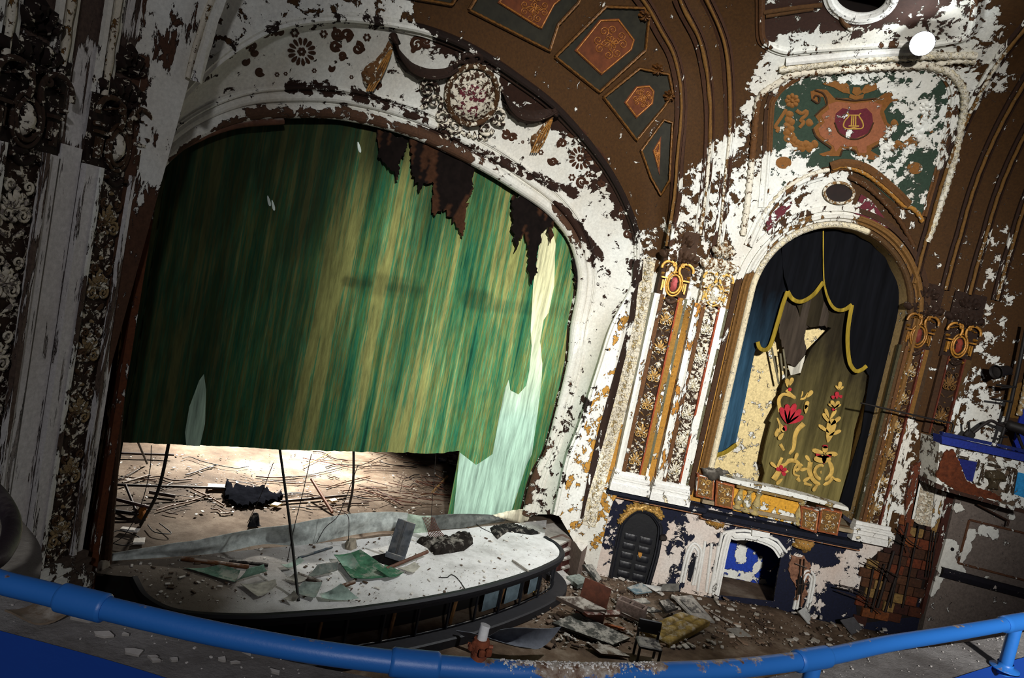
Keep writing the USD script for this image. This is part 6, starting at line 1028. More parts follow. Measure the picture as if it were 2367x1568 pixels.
lid = np.array([at(*k7([(572, 735)])[0], ZA), at(*k7([(690, 775)])[0], ZA)]); ax = lid[1] - lid[0]; L_ = np.linalg.norm(ax); ax /= L_; bk2 = np.array([-ax[1], ax[0], 0]); bk2 = bk2 if bk2[1] > 0 else -bk2; up_ = UP * .93 + bk2 * .30; up_ /= np.linalg.norm(up_); M_ = np.c_[ax, np.cross(up_, ax), up_]
m = MB(); box(m, (L_, .07, .98), lid.mean(0) + up_ * .5, M_, C('#4b5055'), .012); lp = tb.part('lid', m, M_wood); m = MB(); box(m, (L_ * .12, .03, .96), lid.mean(0) + up_ * .5 - M_[:, 1] * .05, M_, C('#33373b'), .005); tb.sub(lp, 'batten', m, M_wood); m = MB(); box(m, (L_ * 1.02, .12, .14), lid.mean(0) + up_ * .06 - M_[:, 1] * .06, M_, C('#5b6065'), .01); tb.sub(lp, 'hinge_rail', m, M_wood); tb.close()
st = Thing('steps', 'short dark-risered steps from the right end of the apron down to the floor', 'stairs')
for i, (q_, z_) in enumerate((([(1262, 1250), (1302, 1238), (1318, 1244), (1284, 1262)], .94), ([(1284, 1263), (1322, 1250), (1336, 1258), (1295, 1276)], .70), ([(1294, 1278), (1330, 1268), (1346, 1277), (1300, 1292)], .46), ([(1300, 1294), (1340, 1282), (1362, 1292), (1302, 1312)], .2))): 
    P = Flat(z_).hit(q_)[0]; m = MB(); pg = Polygon(P[:, :2]).buffer(.04); c = np.array(pg.exterior.coords)[:-1]; a = np.c_[c, np.full(len(c), z_ - .05)]; b = np.c_[c, np.full(len(c), 0.)]; m.add(np.vstack([a, b]), grid_faces(2, len(c), True), C('#3a1a14'), 0., True); tr = st.part('riser', m, M_wood); m = MB(); V, F, E = tri2d(pg.buffer(.03), .15); zz_ = z_ + .02 * fbm(np.c_[V * 4, 0 * V[:, 0]], 3, i); m.add(np.c_[V, zz_], F[:, ::-1], C('#b9b4aa'), 0.); i_ = E.ravel(); k_ = np.arange(len(E)); T_ = np.c_[V, zz_]; m.add(np.vstack([T_[i_], T_[i_] - [0, 0, .06]]), np.stack([2 * k_, 2 * k_ + 1, len(i_) + 2 * k_ + 1, len(i_) + 2 * k_], -1), C('#8a8278'), 0., True); st.part('tread', m, M_flake)
P = Flat(1.0).hit([(1226, 1200), (1262, 1192), (1312, 1196), (1352, 1222), (1358, 1262), (1345, 1275), (1322, 1246), (1300, 1236), (1262, 1246)])[0]; c = P[:, :2]; pg = Polygon(c); m = MB(); V, F, E = tri2d(pg, .16); zz_ = 1.0 + .10 * (fbm(np.c_[V * 3, 0 * V[:, 0]], 4, 5) - .5); T_ = np.c_[V, zz_]; m.add(T_, F[:, ::-1], C('#c4beb4'), 0.); i_ = E.ravel(); k_ = np.arange(len(E)); m.add(np.vstack([T_[i_], T_[i_] * [1, 1, 0]]), np.stack([2 * k_, 2 * k_ + 1, len(i_) + 2 * k_ + 1, len(i_) + 2 * k_], -1), C('#6a5a50'), 0., True); st.part('landing', m, M_flake)
st.close()
# ------------------------------------------------------------------ things on the stage and apron
def canvas(name, label, bpx, tpx, z, col, seed, mat=M_soft, lean=.0):
    b = spline(bpx, 60); t = spline(tpx, 60); B = Flat(z).hit(b)[0]; dep = (B - EYE) @ _f; hgt = np.maximum((b[:, 1] - t[:, 1]) / FPX * dep, .03)
    w = np.linspace(0, 1, 9); n = np.cross(np.gradient(B, axis=0), UP); n /= np.linalg.norm(n, axis=1, keepdims=True); n *= -np.sign(n[:, 1:2]); G = B[:, None] + UP * (hgt[:, None] * w)[..., None] + n[:, None] * ((fbm(np.stack([B[:, 0:1] * 1.3 + 0 * w, w + 0 * B[:, :1], 0 * w + 0 * B[:, :1]], -1), 3, seed) - .5) * .35 * np.sin(w * 2.6) - lean * w)[..., None]
    m = MB(); add_grid(m, G, col, 0., .02, np.broadcast_to(n[:, None], G.shape)); return single(name, m, mat, label, 'canvas')
canvas('fallen_canvas', 'long strip of grey-white canvas standing along the front of the stage', [(243, 1298), (380, 1289), (507, 1279), (608, 1259), (700, 1262), (801, 1240), (889, 1228), (935, 1232)], [(243, 1282), (380, 1258), (507, 1234), (669, 1208), (768, 1190), (820, 1184), (869, 1182), (933, 1186)], 1.14, C('#b4bab4'), 3)
canvas('fallen_canvas', 'pale green short end of canvas beside the rusty wire bundle', [(930, 1228), (960, 1234), (988, 1232)], [(931, 1186), (955, 1189), (981, 1191)], 1.14, C('#a9bba8'), 5)
canvas('fallen_canvas', 'dark grey low canvas strip behind the pale hanging cloth', [(986, 1226), (1060, 1222), (1110, 1213), (1165, 1206)], [(982, 1190), (1040, 1188), (1100, 1190), (1165, 1192)], 1.14, C('#5d605c'), 7)
m = MB(); relief(m, [(1140, 1192), (1180, 1182), (1222, 1176), (1224, 1196), (1210, 1212), (1190, 1208), (1160, 1200)], Across(.25), .04, C('#cfc8ae'), -.05, 4, 0., 8, shape=fold(30, .02, 3)); single('cream_cloth', m, M_cloth, 'cream pleated cloth bunched at the foot of the curtain at right', 'cloth')
def bar(name, label, pts, r, col, mat=M_iron, cat='pole', group=None, n=24, sp=True):
    """A pole through (px, py, z) points."""
    P = np.array([at(x, y, z) for x, y, z in pts]); P = spline(P, n) if sp and len(P) > 2 else P[0] + (P[-1] - P[0]) * np.linspace(0, 1, n)[:, None]; m = MB(); tube(m, P, r, col, 7, 0.); return single(name, m, mat, label, cat, group)
def stand(px0, px1, z0, toward=0.):
    return at(*px0, z0), Across(-.35).hit([px1])[0][0]
def stand_old(px0, px1, z0, toward=0.):
    """A pole standing at px0 (height z0) whose top is seen at px1, leaning back by toward metres."""
    a = at(*px0, z0); r = rays([px1])[0]; dist = np.linalg.norm((a - EYE)[:2]) + toward; t = dist / np.linalg.norm(r[:2]); return a, EYE + r * t
for p0, p1, z0, tw, rad, lb in (((690, 1390), (650, 1036), ZA, .2, .032, 'tallest dark pole standing on the apron in front of the cloth'), ((805, 1180), (829, 1040), 1.1, .0, .035, 'short black pole standing on the stage under the middle of the cloth'), ((325, 1214), (404, 1026), 1.1, .3, .04, 'thick dark pole leaning to the right at the left of the stage')):
    a, b = stand(p0, p1, z0, tw); mid = (a + b) / 2 + (CR * .06 if p0[0] == 325 else 0); m = MB(); tube(m, spline([a, mid, b + (b - a) * .12 + [0, 0, .5] - N3 * .6], 24), rad, C('#14110f'), 8, 0.); single('pole', m, M_iron, lb, 'pole')
def pipe2(p0, p1, z0, z1, r, col, lb, name='fallen_pole', mat=M_iron): return bar(name, lb, [(*p0, z0), (*p1, z1)], r, col, mat, 'pole', None, 12, False)
pipe2((262, 1121), (520, 1129), 1.5, 1.3, .035, C('#1c1410'), 'long dark pipe lying across the stage into the black cloth'); pipe2((276, 1048), (402, 1052), 1.25, 1.25, .04, C('#241512'), 'dark reddish pipe lying just under the hem at far left'); pipe2((250, 1150), (350, 1175), 1.5, 1.3, .045, C('#3a1a18'), 'dark red pipe slanting down beside the leaning pole'); pipe2((250, 1180), (325, 1190), 1.2, 1.16, .05, C('#1c1412'), 'short black pipe end at the left edge of the stage floor')
pipe2((290, 1122), (318, 1190), 1.5, 1.2, .035, C('#2c1a14'), 'thin brown pipe crossing under the dark red one'); pipe2((318, 1020), (340, 1072), 2.2, 1.16, .03, C('#17120f'), 'short black bar propped up under the hem at left'); pipe2((283, 1117), (347, 1098), 1.2, 1.2, .03, C('#4a3a2a'), 'tan stick tied with string at the left of the stage'); pipe2((345, 1138), (405, 1148), 1.18, 1.16, .05, C('#2c1c12'), 'flat dark brown stick in front of the leaning pole')
pipe2((720, 1108), (768, 1185), 1.6, 1.14, .045, C('#6a3a1c'), 'rust brown stick leaning between the two stage poles'); pipe2((648, 1160), (800, 1146), 1.16, 1.16, .04, C('#2a1c14'), 'dark stick lying right of the black cloth'); pipe2((1000, 1138), (1034, 1102), 1.16, 1.16, .045, C('#b08a5a'), 'pale tan lath by the left edge of the hanging cloth'); pipe2((420, 1292), (575, 1311), 1.2, 1.2, .05, C('#6a4222'), 'long orange-brown board lying on the left of the apron', 'fallen_board', M_wood); pipe2((530, 1298), (620, 1306), 1.22, 1.2, .045, C('#1c1612'), 'dark timber beside the orange-brown board', 'fallen_board', M_wood); pipe2((892, 1316), (988, 1276), 1.24, 1.3, .05, C('#5a3a2a'), 'rusty brown bar slanting up right of the trapdoor'); pipe2((690, 1330), (742, 1348), 1.24, 1.22, .06, C('#3a2c22'), 'split dark plank right of the tall pole', 'fallen_board', M_wood); pipe2((690, 1290), (768, 1265), 1.2, 1.2, .03, C('#3d464c'), 'blue-grey strip lying behind the green sheet', 'fallen_board', M_wood); pipe2((790, 1356), (820, 1345), 1.25, 1.3, .05, C('#5a3a22'), 'short brown stick on the pale green sheet', 'fallen_board', M_wood); pipe2((1185, 1296), (1222, 1322), 1.2, 1.2, .03, C('#77726a'), 'grey lath lying alone on the white part of the apron', 'fallen_board', M_wood)
m = MB(); q = [(520, 1130), (560, 1138), (610, 1142), (652, 1152), (640, 1162), (600, 1168), (560, 1172), (530, 1160), (516, 1154)]; V, F, E = tri2d(Polygon(jag(q, 1.5, 3)), 5); P = Flat(1.14).hit(V)[0]; zz_ = .05 + .32 * fbm(P * 2.2, 3, 3) * np.clip((1175 - V[:, 1]) / 40, 0, 1); P[:, 2] += zz_; m.add(P, F, C('#0e0f13'), 0.); i_ = E.ravel(); k_ = np.arange(len(E)); m.add(np.vstack([P[i_], P[i_] * [1, 1, 0] + [0, 0, 1.1]]), np.stack([2 * k_, 2 * k_ + 1, len(i_) + 2 * k_ + 1, len(i_) + 2 * k_], -1), C('#0e0f13'), 0.); single('black_cloth', m, M_void, 'crumpled black cloth heaped on the stage floor', 'cloth')
def heap(name, lb, q, z, h, col, mat, seed, cat, sp=5, f=2.5):
    m = MB(); V, F, E = tri2d(Polygon(q).buffer(0), sp); b = np.unique(E); d = cKDTree(V[b]).query(V)[0]; P = Flat(z).hit(V)[0]; P[:, 2] += np.clip(d / (sp * 1.5), 0, 1) * h * (.35 + fbm(P * f, 3, seed)); m.add(P, F, col, 0.); return single(name, m, mat, lb, cat)
heap('wire_heap', 'dark tangle of charred wire and rag on the white apron right of the trapdoor lid', k7([(770, 640), (850, 612), (900, 640), (1000, 620), (1060, 600), (1140, 590), (1165, 650), (1100, 700), (1000, 720), (900, 730), (850, 680)]), ZA, .22, C('#1d1916'), M_soft, 5, 'rubble', 3, 7); heap('wire_heap', 'black rag heap lying under the cream pleated cloth', k7([(1280, 540), (1400, 510), (1520, 540), (1640, 580), (1560, 590), (1400, 570), (1330, 620), (1290, 580)]), ZA, .12, C('#1a1918'), M_soft, 9, 'rubble', 3, 6)
heap('dark_bump', 'small black folded rag behind the canvas strip on the stage', k0([(1690, 535), (1725, 475), (1770, 515), (1790, 530)]), 1.14, .3, C('#15161a'), M_soft, 3, 'rag', 3); heap('stone', 'round grey lump of plaster by the left of the trapdoor', k7([(285, 655), (320, 630), (365, 640), (370, 680), (330, 700), (290, 690)]), ZA, .25, C('#8a8170'), M_flake, 3, 'stone', 3)
heap('orange_rope', 'tangle of orange rope at the foot of the leaning pole', k0([(930, 440), (960, 420), (1000, 430), (1010, 470), (970, 490), (940, 470)]), 1.12, .2, C('#8a5420'), M_cloth, 4, 'rope', 3, 8); heap('plaster_heap', 'white plaster heap at the left foot of the stage cloth', k0([(560, 800), (640, 790), (720, 790), (760, 830), (700, 870), (620, 860), (560, 840)]), 1.05, .3, C('#a49a8c'), M_flake, 8, 'rubble', 4)
GS = [C('#3f6a50'), C('#7fa08c'), C('#a9bfb0'), C('#8f9a90'), C('#4d6a5a'), C('#b4b0a2'), C('#6f7770')]
for q_, z_, c_, lb in ((k7([(210, 730), (390, 695), (640, 880), (330, 900)]), [1.25, 1.4, 1.2, 1.22], 0, 'bright green torn sheet lying left of the trapdoor'), (k7([(500, 830), (560, 800), (690, 860), (590, 895)]), [1.3, 1.25, 1.2, 1.22], 0, 'dark green scrap below the trapdoor'), (k0([(1610, 910), (1690, 830), (1800, 810), (1830, 850)]), [1.2, 1.45, 1.4, 1.2], 1, 'folded pale green sheet lying left of the tall pole'), (k0([(1640, 930), (1880, 900), (1890, 950), (1760, 1030)]), [1.2, 1.3, 1.3, 1.18], 5, 'stained buff sheet curling up in front of the folded one'), (k0([(2180, 1000), (2330, 930), (2450, 1040), (2200, 1040)]), [1.2, 1.5, 1.18, 1.18], 2, 'pale green peaked sheet near the apron edge'), (k0([(1990, 990), (2070, 920), (2200, 930), (2150, 1040)]), [1.18, 1.35, 1.3, 1.18], 3, 'grey sheet fragment right of the foot of the tall pole'), (k0([(1920, 1030), (2010, 980), (2040, 1030), (1990, 1060)]), [1.18, 1.3, 1.3, 1.18], 5, 'small pale sheet fragment at the foot of the tall pole'), (k0([(1250, 820), (1500, 800), (1640, 850), (1600, 930)]), [1.16, 1.25, 1.2, 1.17], 4, 'dark green sheet half buried on the left of the apron'), (k0([(2290, 740), (2400, 720), (2450, 800), (2367, 850)]), [1.3, 1.45, 1.3, 1.2], 1, 'green sheet standing behind the split plank'), (k0([(1920, 800), (2050, 750), (2080, 780), (1960, 830)]), [1.2, 1.35, 1.3, 1.2], 2, 'pale green strip behind the tall pole'), (k0([(1950, 880), (2010, 860), (2100, 900), (2020, 930)]), [1.2, 1.3, 1.2, 1.18], 5, 'white card fragment left of the split plank'), (k7([(640, 820), (760, 780), (800, 820), (740, 860)]), [1.2, 1.25, 1.24, 1.18], 5, 'tan curled paper below the rusty bar'), (k7([(0, 900), (100, 800), (240, 790), (230, 850)]), [1.2, 1.3, 1.35, 1.2], 6, 'dark grey sheet under the bright green one')):
    m = MB(); plate(m, q_, z_, .012, GS[c_], 0., .05); single('fallen_sheet', m, M_soft, lb, 'sheet')
for q_, c_, lb in ((k0([(822, 545), (840, 530), (960, 545), (940, 560)]), '#e6e2da', 'white flake of board lying below the dark pipes at left'), (k0([(910, 640), (920, 610), (995, 605), (990, 640)]), '#d8d4cc', 'white square card near the left end of the canvas'), (k0([(1420, 262), (1425, 235), (1560, 245), (1545, 268)]), '#c49a6a', 'tan rectangle of board above the black cloth'), (k0([(1850, 380), (1880, 362), (1930, 370), (1900, 388)]), '#d8b870', 'small pale yellow chip right of the black cloth'), (k0([(2250, 345), (2290, 335), (2310, 352), (2270, 360)]), '#c4a070', 'small tan chip by the rust brown stick'), (k7([(985, 30), (1058, 28), (1060, 116), (1000, 100)]), '#17130f', 'black box end standing on the stage near the hanging cloth'), (k7([(1060, 20), (1105, 20), (1095, 90), (1062, 90)]), '#c08a5a', 'tan board end beside the black box on the stage'), (k7([(925, 55), (985, 60), (980, 85), (930, 80)]), '#2b3a56', 'dark blue rag left of the black box on the stage')):
    m = MB(); plate(m, q_, 1.2, .05, C(c_), 0., .0); single('stage_scrap', m, M_wood, lb, 'scrap')
rg = np.random.default_rng(21)
for k in range(70):                                   # thin sticks, wires and cords strewn over the stage
    x, y = rg.uniform(270, 1050), 1050 + rg.random() ** .8 * 150
    if y > 1195 - .02 * x: continue
    ln, an = rg.uniform(15, 80), rg.normal(.1, .5); pts = [(x + ln * t * math.cos(an) , y + .35 * ln * t * math.sin(an) + rg.normal(0, 2.0), 1.14) for t in (-1, -.4, .2, 1)]; bar('litter_stick', 'thin dark stick or wire among the litter strewn on the stage floor', pts, rg.uniform(.008, .022), C(['#1a130e', '#3a2416', '#5a3a22', '#6a4a34'][rg.integers(4)]), M_iron, 'stick', 'sticks and wires strewn on the stage floor', 14)
for k in range(34):
    x, y = rg.uniform(860, 1050), rg.uniform(1105, 1165); ln, an = rg.uniform(15, 60), rg.normal(.5, .4); pts = [(x + ln * t * math.cos(an), y + .5 * ln * t * math.sin(an), 1.16 + .1 * rg.random()) for t in (-1, -.4, .2, 1)]; bar('rusty_wire', 'rusty red-brown wire in the tangle left of the hanging pale cloth', pts, rg.uniform(.006, .014), C(['#3a1c10', '#5a2c18', '#4a2a1a'][rg.integers(3)]), M_iron, 'wire', 'rusty wires in the tangle on the stage', 14)
for k in range(9):
    x = 985 + 3.2 * k; pts = [(x - 8, 1196, 1.75), (x + 2, 1220, 1.5), (x + 8 + k, 1238, 1.3), (x + 24 + 2 * k, 1250, 1.2)]; bar('wire_strand', 'rusty wire strand of the bundle drooping over the canvas onto the apron', pts, .012, C('#4a2616'), M_iron, 'wire', 'strands of the drooping wire bundle', 16)
for i, (pts, lb) in enumerate(((([(350, 1030), (346, 1090), (325, 1170), (290, 1235), (255, 1260)]), 'thin wire hanging left of the leaning pole down to the stage edge'), ([(632, 1070), (605, 1140), (572, 1210)], 'thin wire slanting down across the black cloth'), ([(720, 1050), (700, 1140), (680, 1220), (664, 1300)], 'thin wire hanging right of the tall pole'), ([(1008, 1046), (1003, 1110), (996, 1200)], 'brown cord hanging at the right above the wire bundle'), ([(828, 1075), (800, 1150), (780, 1195), (752, 1220), (732, 1255)], 'thin wire hanging from the short pole to the canvas'), ([(795, 1185), (806, 1200), (805, 1262)], 'black cable drooping over the canvas beside the trapdoor'))):
    P = []
    for x, y in pts: r = rays([(x, y)])[0]; a = at(*pts[-1], 1.2); P.append(EYE + r * (np.linalg.norm((a - EYE)[:2]) / np.linalg.norm(r[:2])))
    m = MB(); tube(m, spline(P, 30), .009, C('#1a1410'), 5, 0.); single('hanging_wire', m, M_iron, lb, 'wire')
for pts, col, lb in ((k7([(0, 62), (150, 90), (340, 128)]), '#6a2c1c', 'red-brown cable lying across the bright middle of the stage'), (k7([(190, 25), (100, 70), (0, 118)]), '#c09038', 'yellow cable curving over the bright middle of the stage'), (k7([(340, 132), (430, 100), (520, 60), (560, 45)]), '#2a2622', 'black cable running right from the short pole'), (k7([(930, 880), (985, 880), (1000, 870), (1020, 862), (1060, 890), (1118, 972)]), '#1a1816', 'thin black cable curling on the white apron'), (k7([(1160, 490), (1220, 540), (1300, 580)]), '#1a1816', 'black cable end below the pale hanging cloth'), (k0([(1250, 65), (1300, 55), (1400, 90), (1600, 130), (1700, 120)]), '#1a1a1c', 'black cable tangle under the hem left of the bright patch'), (k0([(735, 600), (800, 560), (900, 580), (960, 620), (860, 660), (740, 640)]), '#1c1614', 'looped black cable at the left end of the canvas'), (k0([(1010, 520), (1060, 570), (1170, 580), (1130, 540), (1090, 510)]), '#1a1612', 'looped dark cable right of the leaning pole')): bar('cable', lb, [(x, y, 1.17) for x, y in pts], .013, C(col), M_iron, 'cable', None, 30)
# ------------------------------------------------------------------ litter on the house floor, right
def k12(pts): return crop2(pts, 1200, 1038)
def board(lb, q, zs, th, col, mat=M_wood, name='fallen_board', warp=0., cat='board'): m = MB(); plate(m, q, zs, th, C(col), 0., warp); return single(name, m, mat, lb, cat)
dk = Thing('broken_desk', 'broken reddish-brown box of boards lying open on the floor below the door', 'furniture'); 
for q_, zs, c_ in ((k12([(255, 1010), (440, 1100), (600, 1100), (420, 1010)]), [.5, .5, .52, .55], '#4a3d35'), (k12([(440, 1112), (690, 1100), (690, 1135), (470, 1135)]), [.45, .45, .40, .40], '#4a2416')): m = MB(); plate(m, q_, zs, .10, C(c_), 0.); dk.part('board', m, M_wood)
P = np.array([at(*k12([(420, 1010)])[0], .5), at(*k12([(600, 1090)])[0], .5)]); ax = P[1] - P[0]; L_ = np.linalg.norm(ax); an = math.atan2(ax[1], ax[0]); m = MB(); box(m, (L_, .06, .62), P.mean(0) + [0, 0, .25], rz(an) @ rx(-.2), C('#4a2617'), .01); dk.part('back_board', m, M_wood); m = MB(); box(m, (.8, .06, .5), at(*k12([(480, 1150)])[0], .2), rz(-.3), C('#3f2014'), .01); dk.part('side_board', m, M_wood); m = MB(); box(m, (.08, .5, .45), at(*k12([(575, 1140)])[0], .22), rz(-.3), C('#5a2c18'), .01); dk.part('end_board', m, M_wood)
dk.close()
cb = Thing('hollow_block', 'grey-brown hollow block with two openings, right of the broken desk', 'block'); c = at(*k12([(765, 1100)])[0], .22); R_ = rz(-.5)
for dx, sx in ((-.38, .07), (0., .07), (.38, .07)): m = MB(); box(m, (sx, .36, .44), c + R_ @ np.array([dx, 0, 0]), R_, C('#6a5a52'), .015); cb.part('web', m, M_brick)
for dy in (-.16, .16): m = MB(); box(m, (.8, .06, .44), c + R_ @ np.array([0, dy, .0]), R_, C('#6a5a52'), .015); cb.part('shell', m, M_brick)
cb.close()
tm = Thing('tufted_mat', 'yellow-brown quilted pad lying on the floor in grid of squares', 'mat'); q_ = np.array(k12([(835, 1225), (1105, 1105), (1310, 1170), (1030, 1330)])); A, B_, C_, D_ = [at(x, y, z) for (x, y), z in zip(q_, (.16, .34, .30, .14))]
u, v = np.meshgrid(np.linspace(0, 1, 60), np.linspace(0, 1, 60), indexing='ij'); G = (A * ((1 - u) * (1 - v))[..., None] + B_ * (u * (1 - v))[..., None] + C_ * (u * v)[..., None] + D_ * ((1 - u) * v)[..., None]); s4 = (np.abs(np.sin(u * 4 * math.pi)) ** .4) * (np.abs(np.sin(v * 3 * math.pi)) ** .4); G[..., 2] += .06 * s4 - .05; m = MB(); add_grid(m, G, (C('#4a3a1e') + (C('#8a733f') - C('#4a3a1e')) * s4[..., None]).reshape(-1, 3), 0., .14, np.broadcast_to(UP, G.shape)); tm.part('pad', m, M_soft); tm.close()
fp = board('grey framed door panel lying tilted behind the quilted pad', k12([(1055, 1010), (1180, 1000), (1340, 1185), (1190, 1150)]), [.34, .36, .16, .14], .06, '#8a857e', name='framed_panel', cat='panel'); board('dark inset sheet resting on the grey framed panel', k12([(1100, 1030), (1170, 1030), (1270, 1125), (1190, 1120)]), [.37, .38, .22, .2], .02, '#4b4744', name='framed_panel', cat='panel')
board('large dark green-grey board lying flat on the floor below the broken desk', k12([(225, 1190), (400, 1120), (760, 1290), (640, 1340)]), [.18, .22, .12, .1], .06, '#3a3a34'); board('brown stained board at lower left under the dark one', k12([(470, 1330), (620, 1340), (760, 1420), (560, 1400)]), [.12, .12, .08, .08], .05, '#4a3a2a'); board('curved grey-black sheet of roofing curling up on the floor at the centre bottom', k7([(1040, 1280), (1340, 1275), (1750, 1300), (1540, 1450)]), [.2, .5, .42, .16], .05, '#63666e', M_paint, 'roofing_sheet', .22, 'sheet')
board('white patch of board at the corner below the steps', k12([(205, 850), (300, 830), (380, 900), (240, 960)]), [.12, .14, .12, .1], .06, '#a8a49e'); board('grey-green oval stone slab below the steps', k12([(325, 870), (410, 855), (490, 905), (400, 930)]), [.2, .24, .2, .18], .14, '#7a8078', M_brick, 'stone_slab', .0, 'stone'); board('dark slab leaning by the left side of the black door', k12([(440, 790), (500, 790), (565, 890), (540, 915)]), [.5, .5, .14, .12], .1, '#34342f', M_wood, 'stone_slab', .0, 'stone'); board('blue-grey slate square in front of the black door', k12([(740, 945), (840, 915), (910, 975), (800, 990)]), [.10, .16, .12, .08], .04, '#5a6c72', M_wood, 'slate', .0, 'slate'); board('white sheet flap right of the blue-grey slate', k12([(850, 925), (960, 990), (975, 945), (960, 940)]), [.16, .1, .3, .2], .02, '#b5b3ae'); board('curved grey scrap right of the white flap', k12([(930, 990), (980, 940), (1090, 945), (1095, 1000)]), [.1, .3, .3, .12], .03, '#5e5b55', M_soft, 'scrap_sheet', .1, 'sheet'); board('dark rounded board between the block and the framed panel', k12([(960, 1040), (1020, 1025), (1090, 1085), (1010, 1110)]), [.3, .34, .2, .2], .1, '#2e2a26', M_wood); board('pale board edge above the hollow block', k12([(755, 1030), (860, 1020), (900, 1050), (790, 1060)]), [.4, .4, .36, .36], .05, '#7d7a72'); board('dark board leaning left of the quilted pad', k12([(830, 1060), (980, 1110), (900, 1120), (840, 1090)]), [.3, .24, .2, .22], .06, '#22201c'); board('white plaster fragment on the dark floor at right', k12([(1420, 1230), (1500, 1220), (1590, 1280), (1500, 1280)]), [.06, .07, .05, .05], .03, '#7a766f', M_flake, 'plaster_slab', 0., 'plaster'); board('white plaster sheet leaning at the foot of the broken dado', k12([(1910, 1110), (1950, 1085), (1995, 1140), (1990, 1210)]), [.3, .4, .2, .06], .04, '#a3a39f', M_flake, 'plaster_slab', 0., 'plaster'); board('grey plaster sheet lying at the foot of the broken wall at right', k12([(2200, 1170), (2290, 1150), (2350, 1230), (2280, 1270)]), [.3, .34, .12, .1], .04, '#4d4c4e', M_flake, 'plaster_slab', 0., 'plaster'); board('orange splinter of wood below the hollow block', k12([(580, 1195), (600, 1190), (730, 1225), (715, 1235)]), [.10] * 4, .05, '#8a4a20')
bc = Thing('black_chair', 'broken black chair frame standing on the dark floor at bottom centre', 'chair'); c = at(*k12([(860, 1450)])[0], .0)
for sx in (-.26, .26):
    for sy in (-.24, .24): m = MB(); box(m, (.06, .06, .72 if sy > 0 else .46), c + [sx, sy, .36 if sy > 0 else .23], None, C('#0d0c0d'), .01); bc.part('leg', m, M_black)
m = MB(); box(m, (.6, .56, .09), c + [0, 0, .46], None, C('#111013'), .03); bc.part('seat', m, M_black); m = MB(); box(m, (.6, .07, .34), c + [0, .27, .78], rx(-.1), C('#111013'), .02); bc.part('back', m, M_black); bc.close()
for k, (a, b, lb) in enumerate((((1305, 1115), (1465, 1210), 'long thin stick lying from the quilted pad to the right'), ((700, 1120), (870, 1200), 'stick running under the hollow block'), ((1715, 840), (1800, 770), 'bare twig sticking out of the right jamb of the blue alcove'))): bar('stick', lb, [(*k12([a])[0], .12 if k < 2 else .9), (*k12([b])[0], .12 if k < 2 else 1.3)], .025, C('#3a281c'), M_wood, 'stick', None, 10, False)
rg = np.random.default_rng(33)
mB = [MB() for _ in range(4)]; cl = ['#a9a298', '#6a5646', '#3a2c22', '#8a8378']
for _ in range(2600):
    x, y = rg.uniform(1230, 2050), 1310 + 190 * rg.random() ** 1.3; c = at(x, y, 0.)
    if c[1] > 21.9 or c[0] > 16: continue
    s_ = .02 + .10 * rg.random() ** 3.5; k = rg.choice(4, p=[.3, .3, .2, .2]); zz_ = .35 * math.exp(-((c[1] - 21.6) / .9) ** 2) * .3 if c[0] > 6 else 0; box(mB[k], (s_ * (1 + rg.random() * 1.5), s_ * (.6 + rg.random()), s_ * .5), c + [0, 0, .03 + zz_], rz(rg.random() * 3) @ rx(rg.normal(0, .3)), C(cl[k]), s_ * .12)
mA = MB()
for k in range(4): mA.v += mB[k].v; mA.c += mB[k].c; mA.p += mB[k].p; mA.f += [f + mA.n for f in mB[k].f]; mA.n += mB[k].n
single('rubble', mA, M_flake, 'plaster crumbs, earth clods and broken bits scattered over the house floor', 'rubble', None, 'stuff')
mS = MB()
for _ in range(3200):
    u_ = rg.random(); x, y = rg.uniform(250, 1280), rg.uniform(1050, 1400); c = at(x, y, 1.12); inside = y < 1195 or deck.contains(SPoint(c[0], c[1]))
    if not inside or trap.buffer(.1).contains(SPoint(c[0], c[1])): continue
    s_ = .008 + .045 * rg.random() ** 5; k = int(rg.random() < .45); box(mS, (s_ * (1 + rg.random() * 2), s_ * (.5 + rg.random()), s_ * .5), c + [0, 0, .06 if y > 1200 else .02], rz(rg.random() * 3), C(('#c9c4ba', '#4a3a2c')[k]), s_ * .12)
single('litter', mS, M_flake, 'white plaster flakes and brown splinters littering the stage and its apron', 'litter', None, 'stuff')

# ------------------------------------------------------------------ the balcony the picture is taken from: parapet ledge, blue rail
ZR, ZL = 7.73, 7.52
def onz(pts, z): return Flat(z).hit(pts)[0]
rail_px = [(-60, 1322), (0, 1346), (90, 1368), (180, 1391), (340, 1430), (500, 1466), (700, 1503), (850, 1524), (1000, 1540), (1185, 1553), (1350, 1558), (1500, 1556), (1700, 1546), (1900, 1520), (2050, 1489), (2200, 1465), (2367, 1436), (2450, 1420)]
def extend(P, a=1.2, b=2.6, bend=-.06):
    """The curve goes on past the frame at both ends, bending on as it does."""
    out = [P]
    for e, o, L in ((0, 1, a), (-1, -2, b)):
        t = P[e] - P[o if e else 2]; t /= np.linalg.norm(t); q, x = [], P[e]; sg = 1 if e else -1
        for _ in range(8): t = np.array([t[0] * math.cos(bend * sg) - t[1] * math.sin(bend * sg), t[0] * math.sin(bend * sg) + t[1] * math.cos(bend * sg), 0.]); x = x + t * L / 8; q.append(x)
        out = [np.array(q[::-1])] + out if e == 0 else out + [np.array(q)]
    return np.vstack(out)
RP = extend(spline(onz(rail_px, ZR), 140), .02, 3.0); BLUE = C('#2468b6')
rail = Thing('balcony_rail', 'chipped bright blue pipe rail curving along the near balcony ledge', 'rail')
rw = .02 + .16 * np.exp(-((to_px(RP)[:, 0] - 1350) / 260) ** 2) - .0 * RP[:, 0]
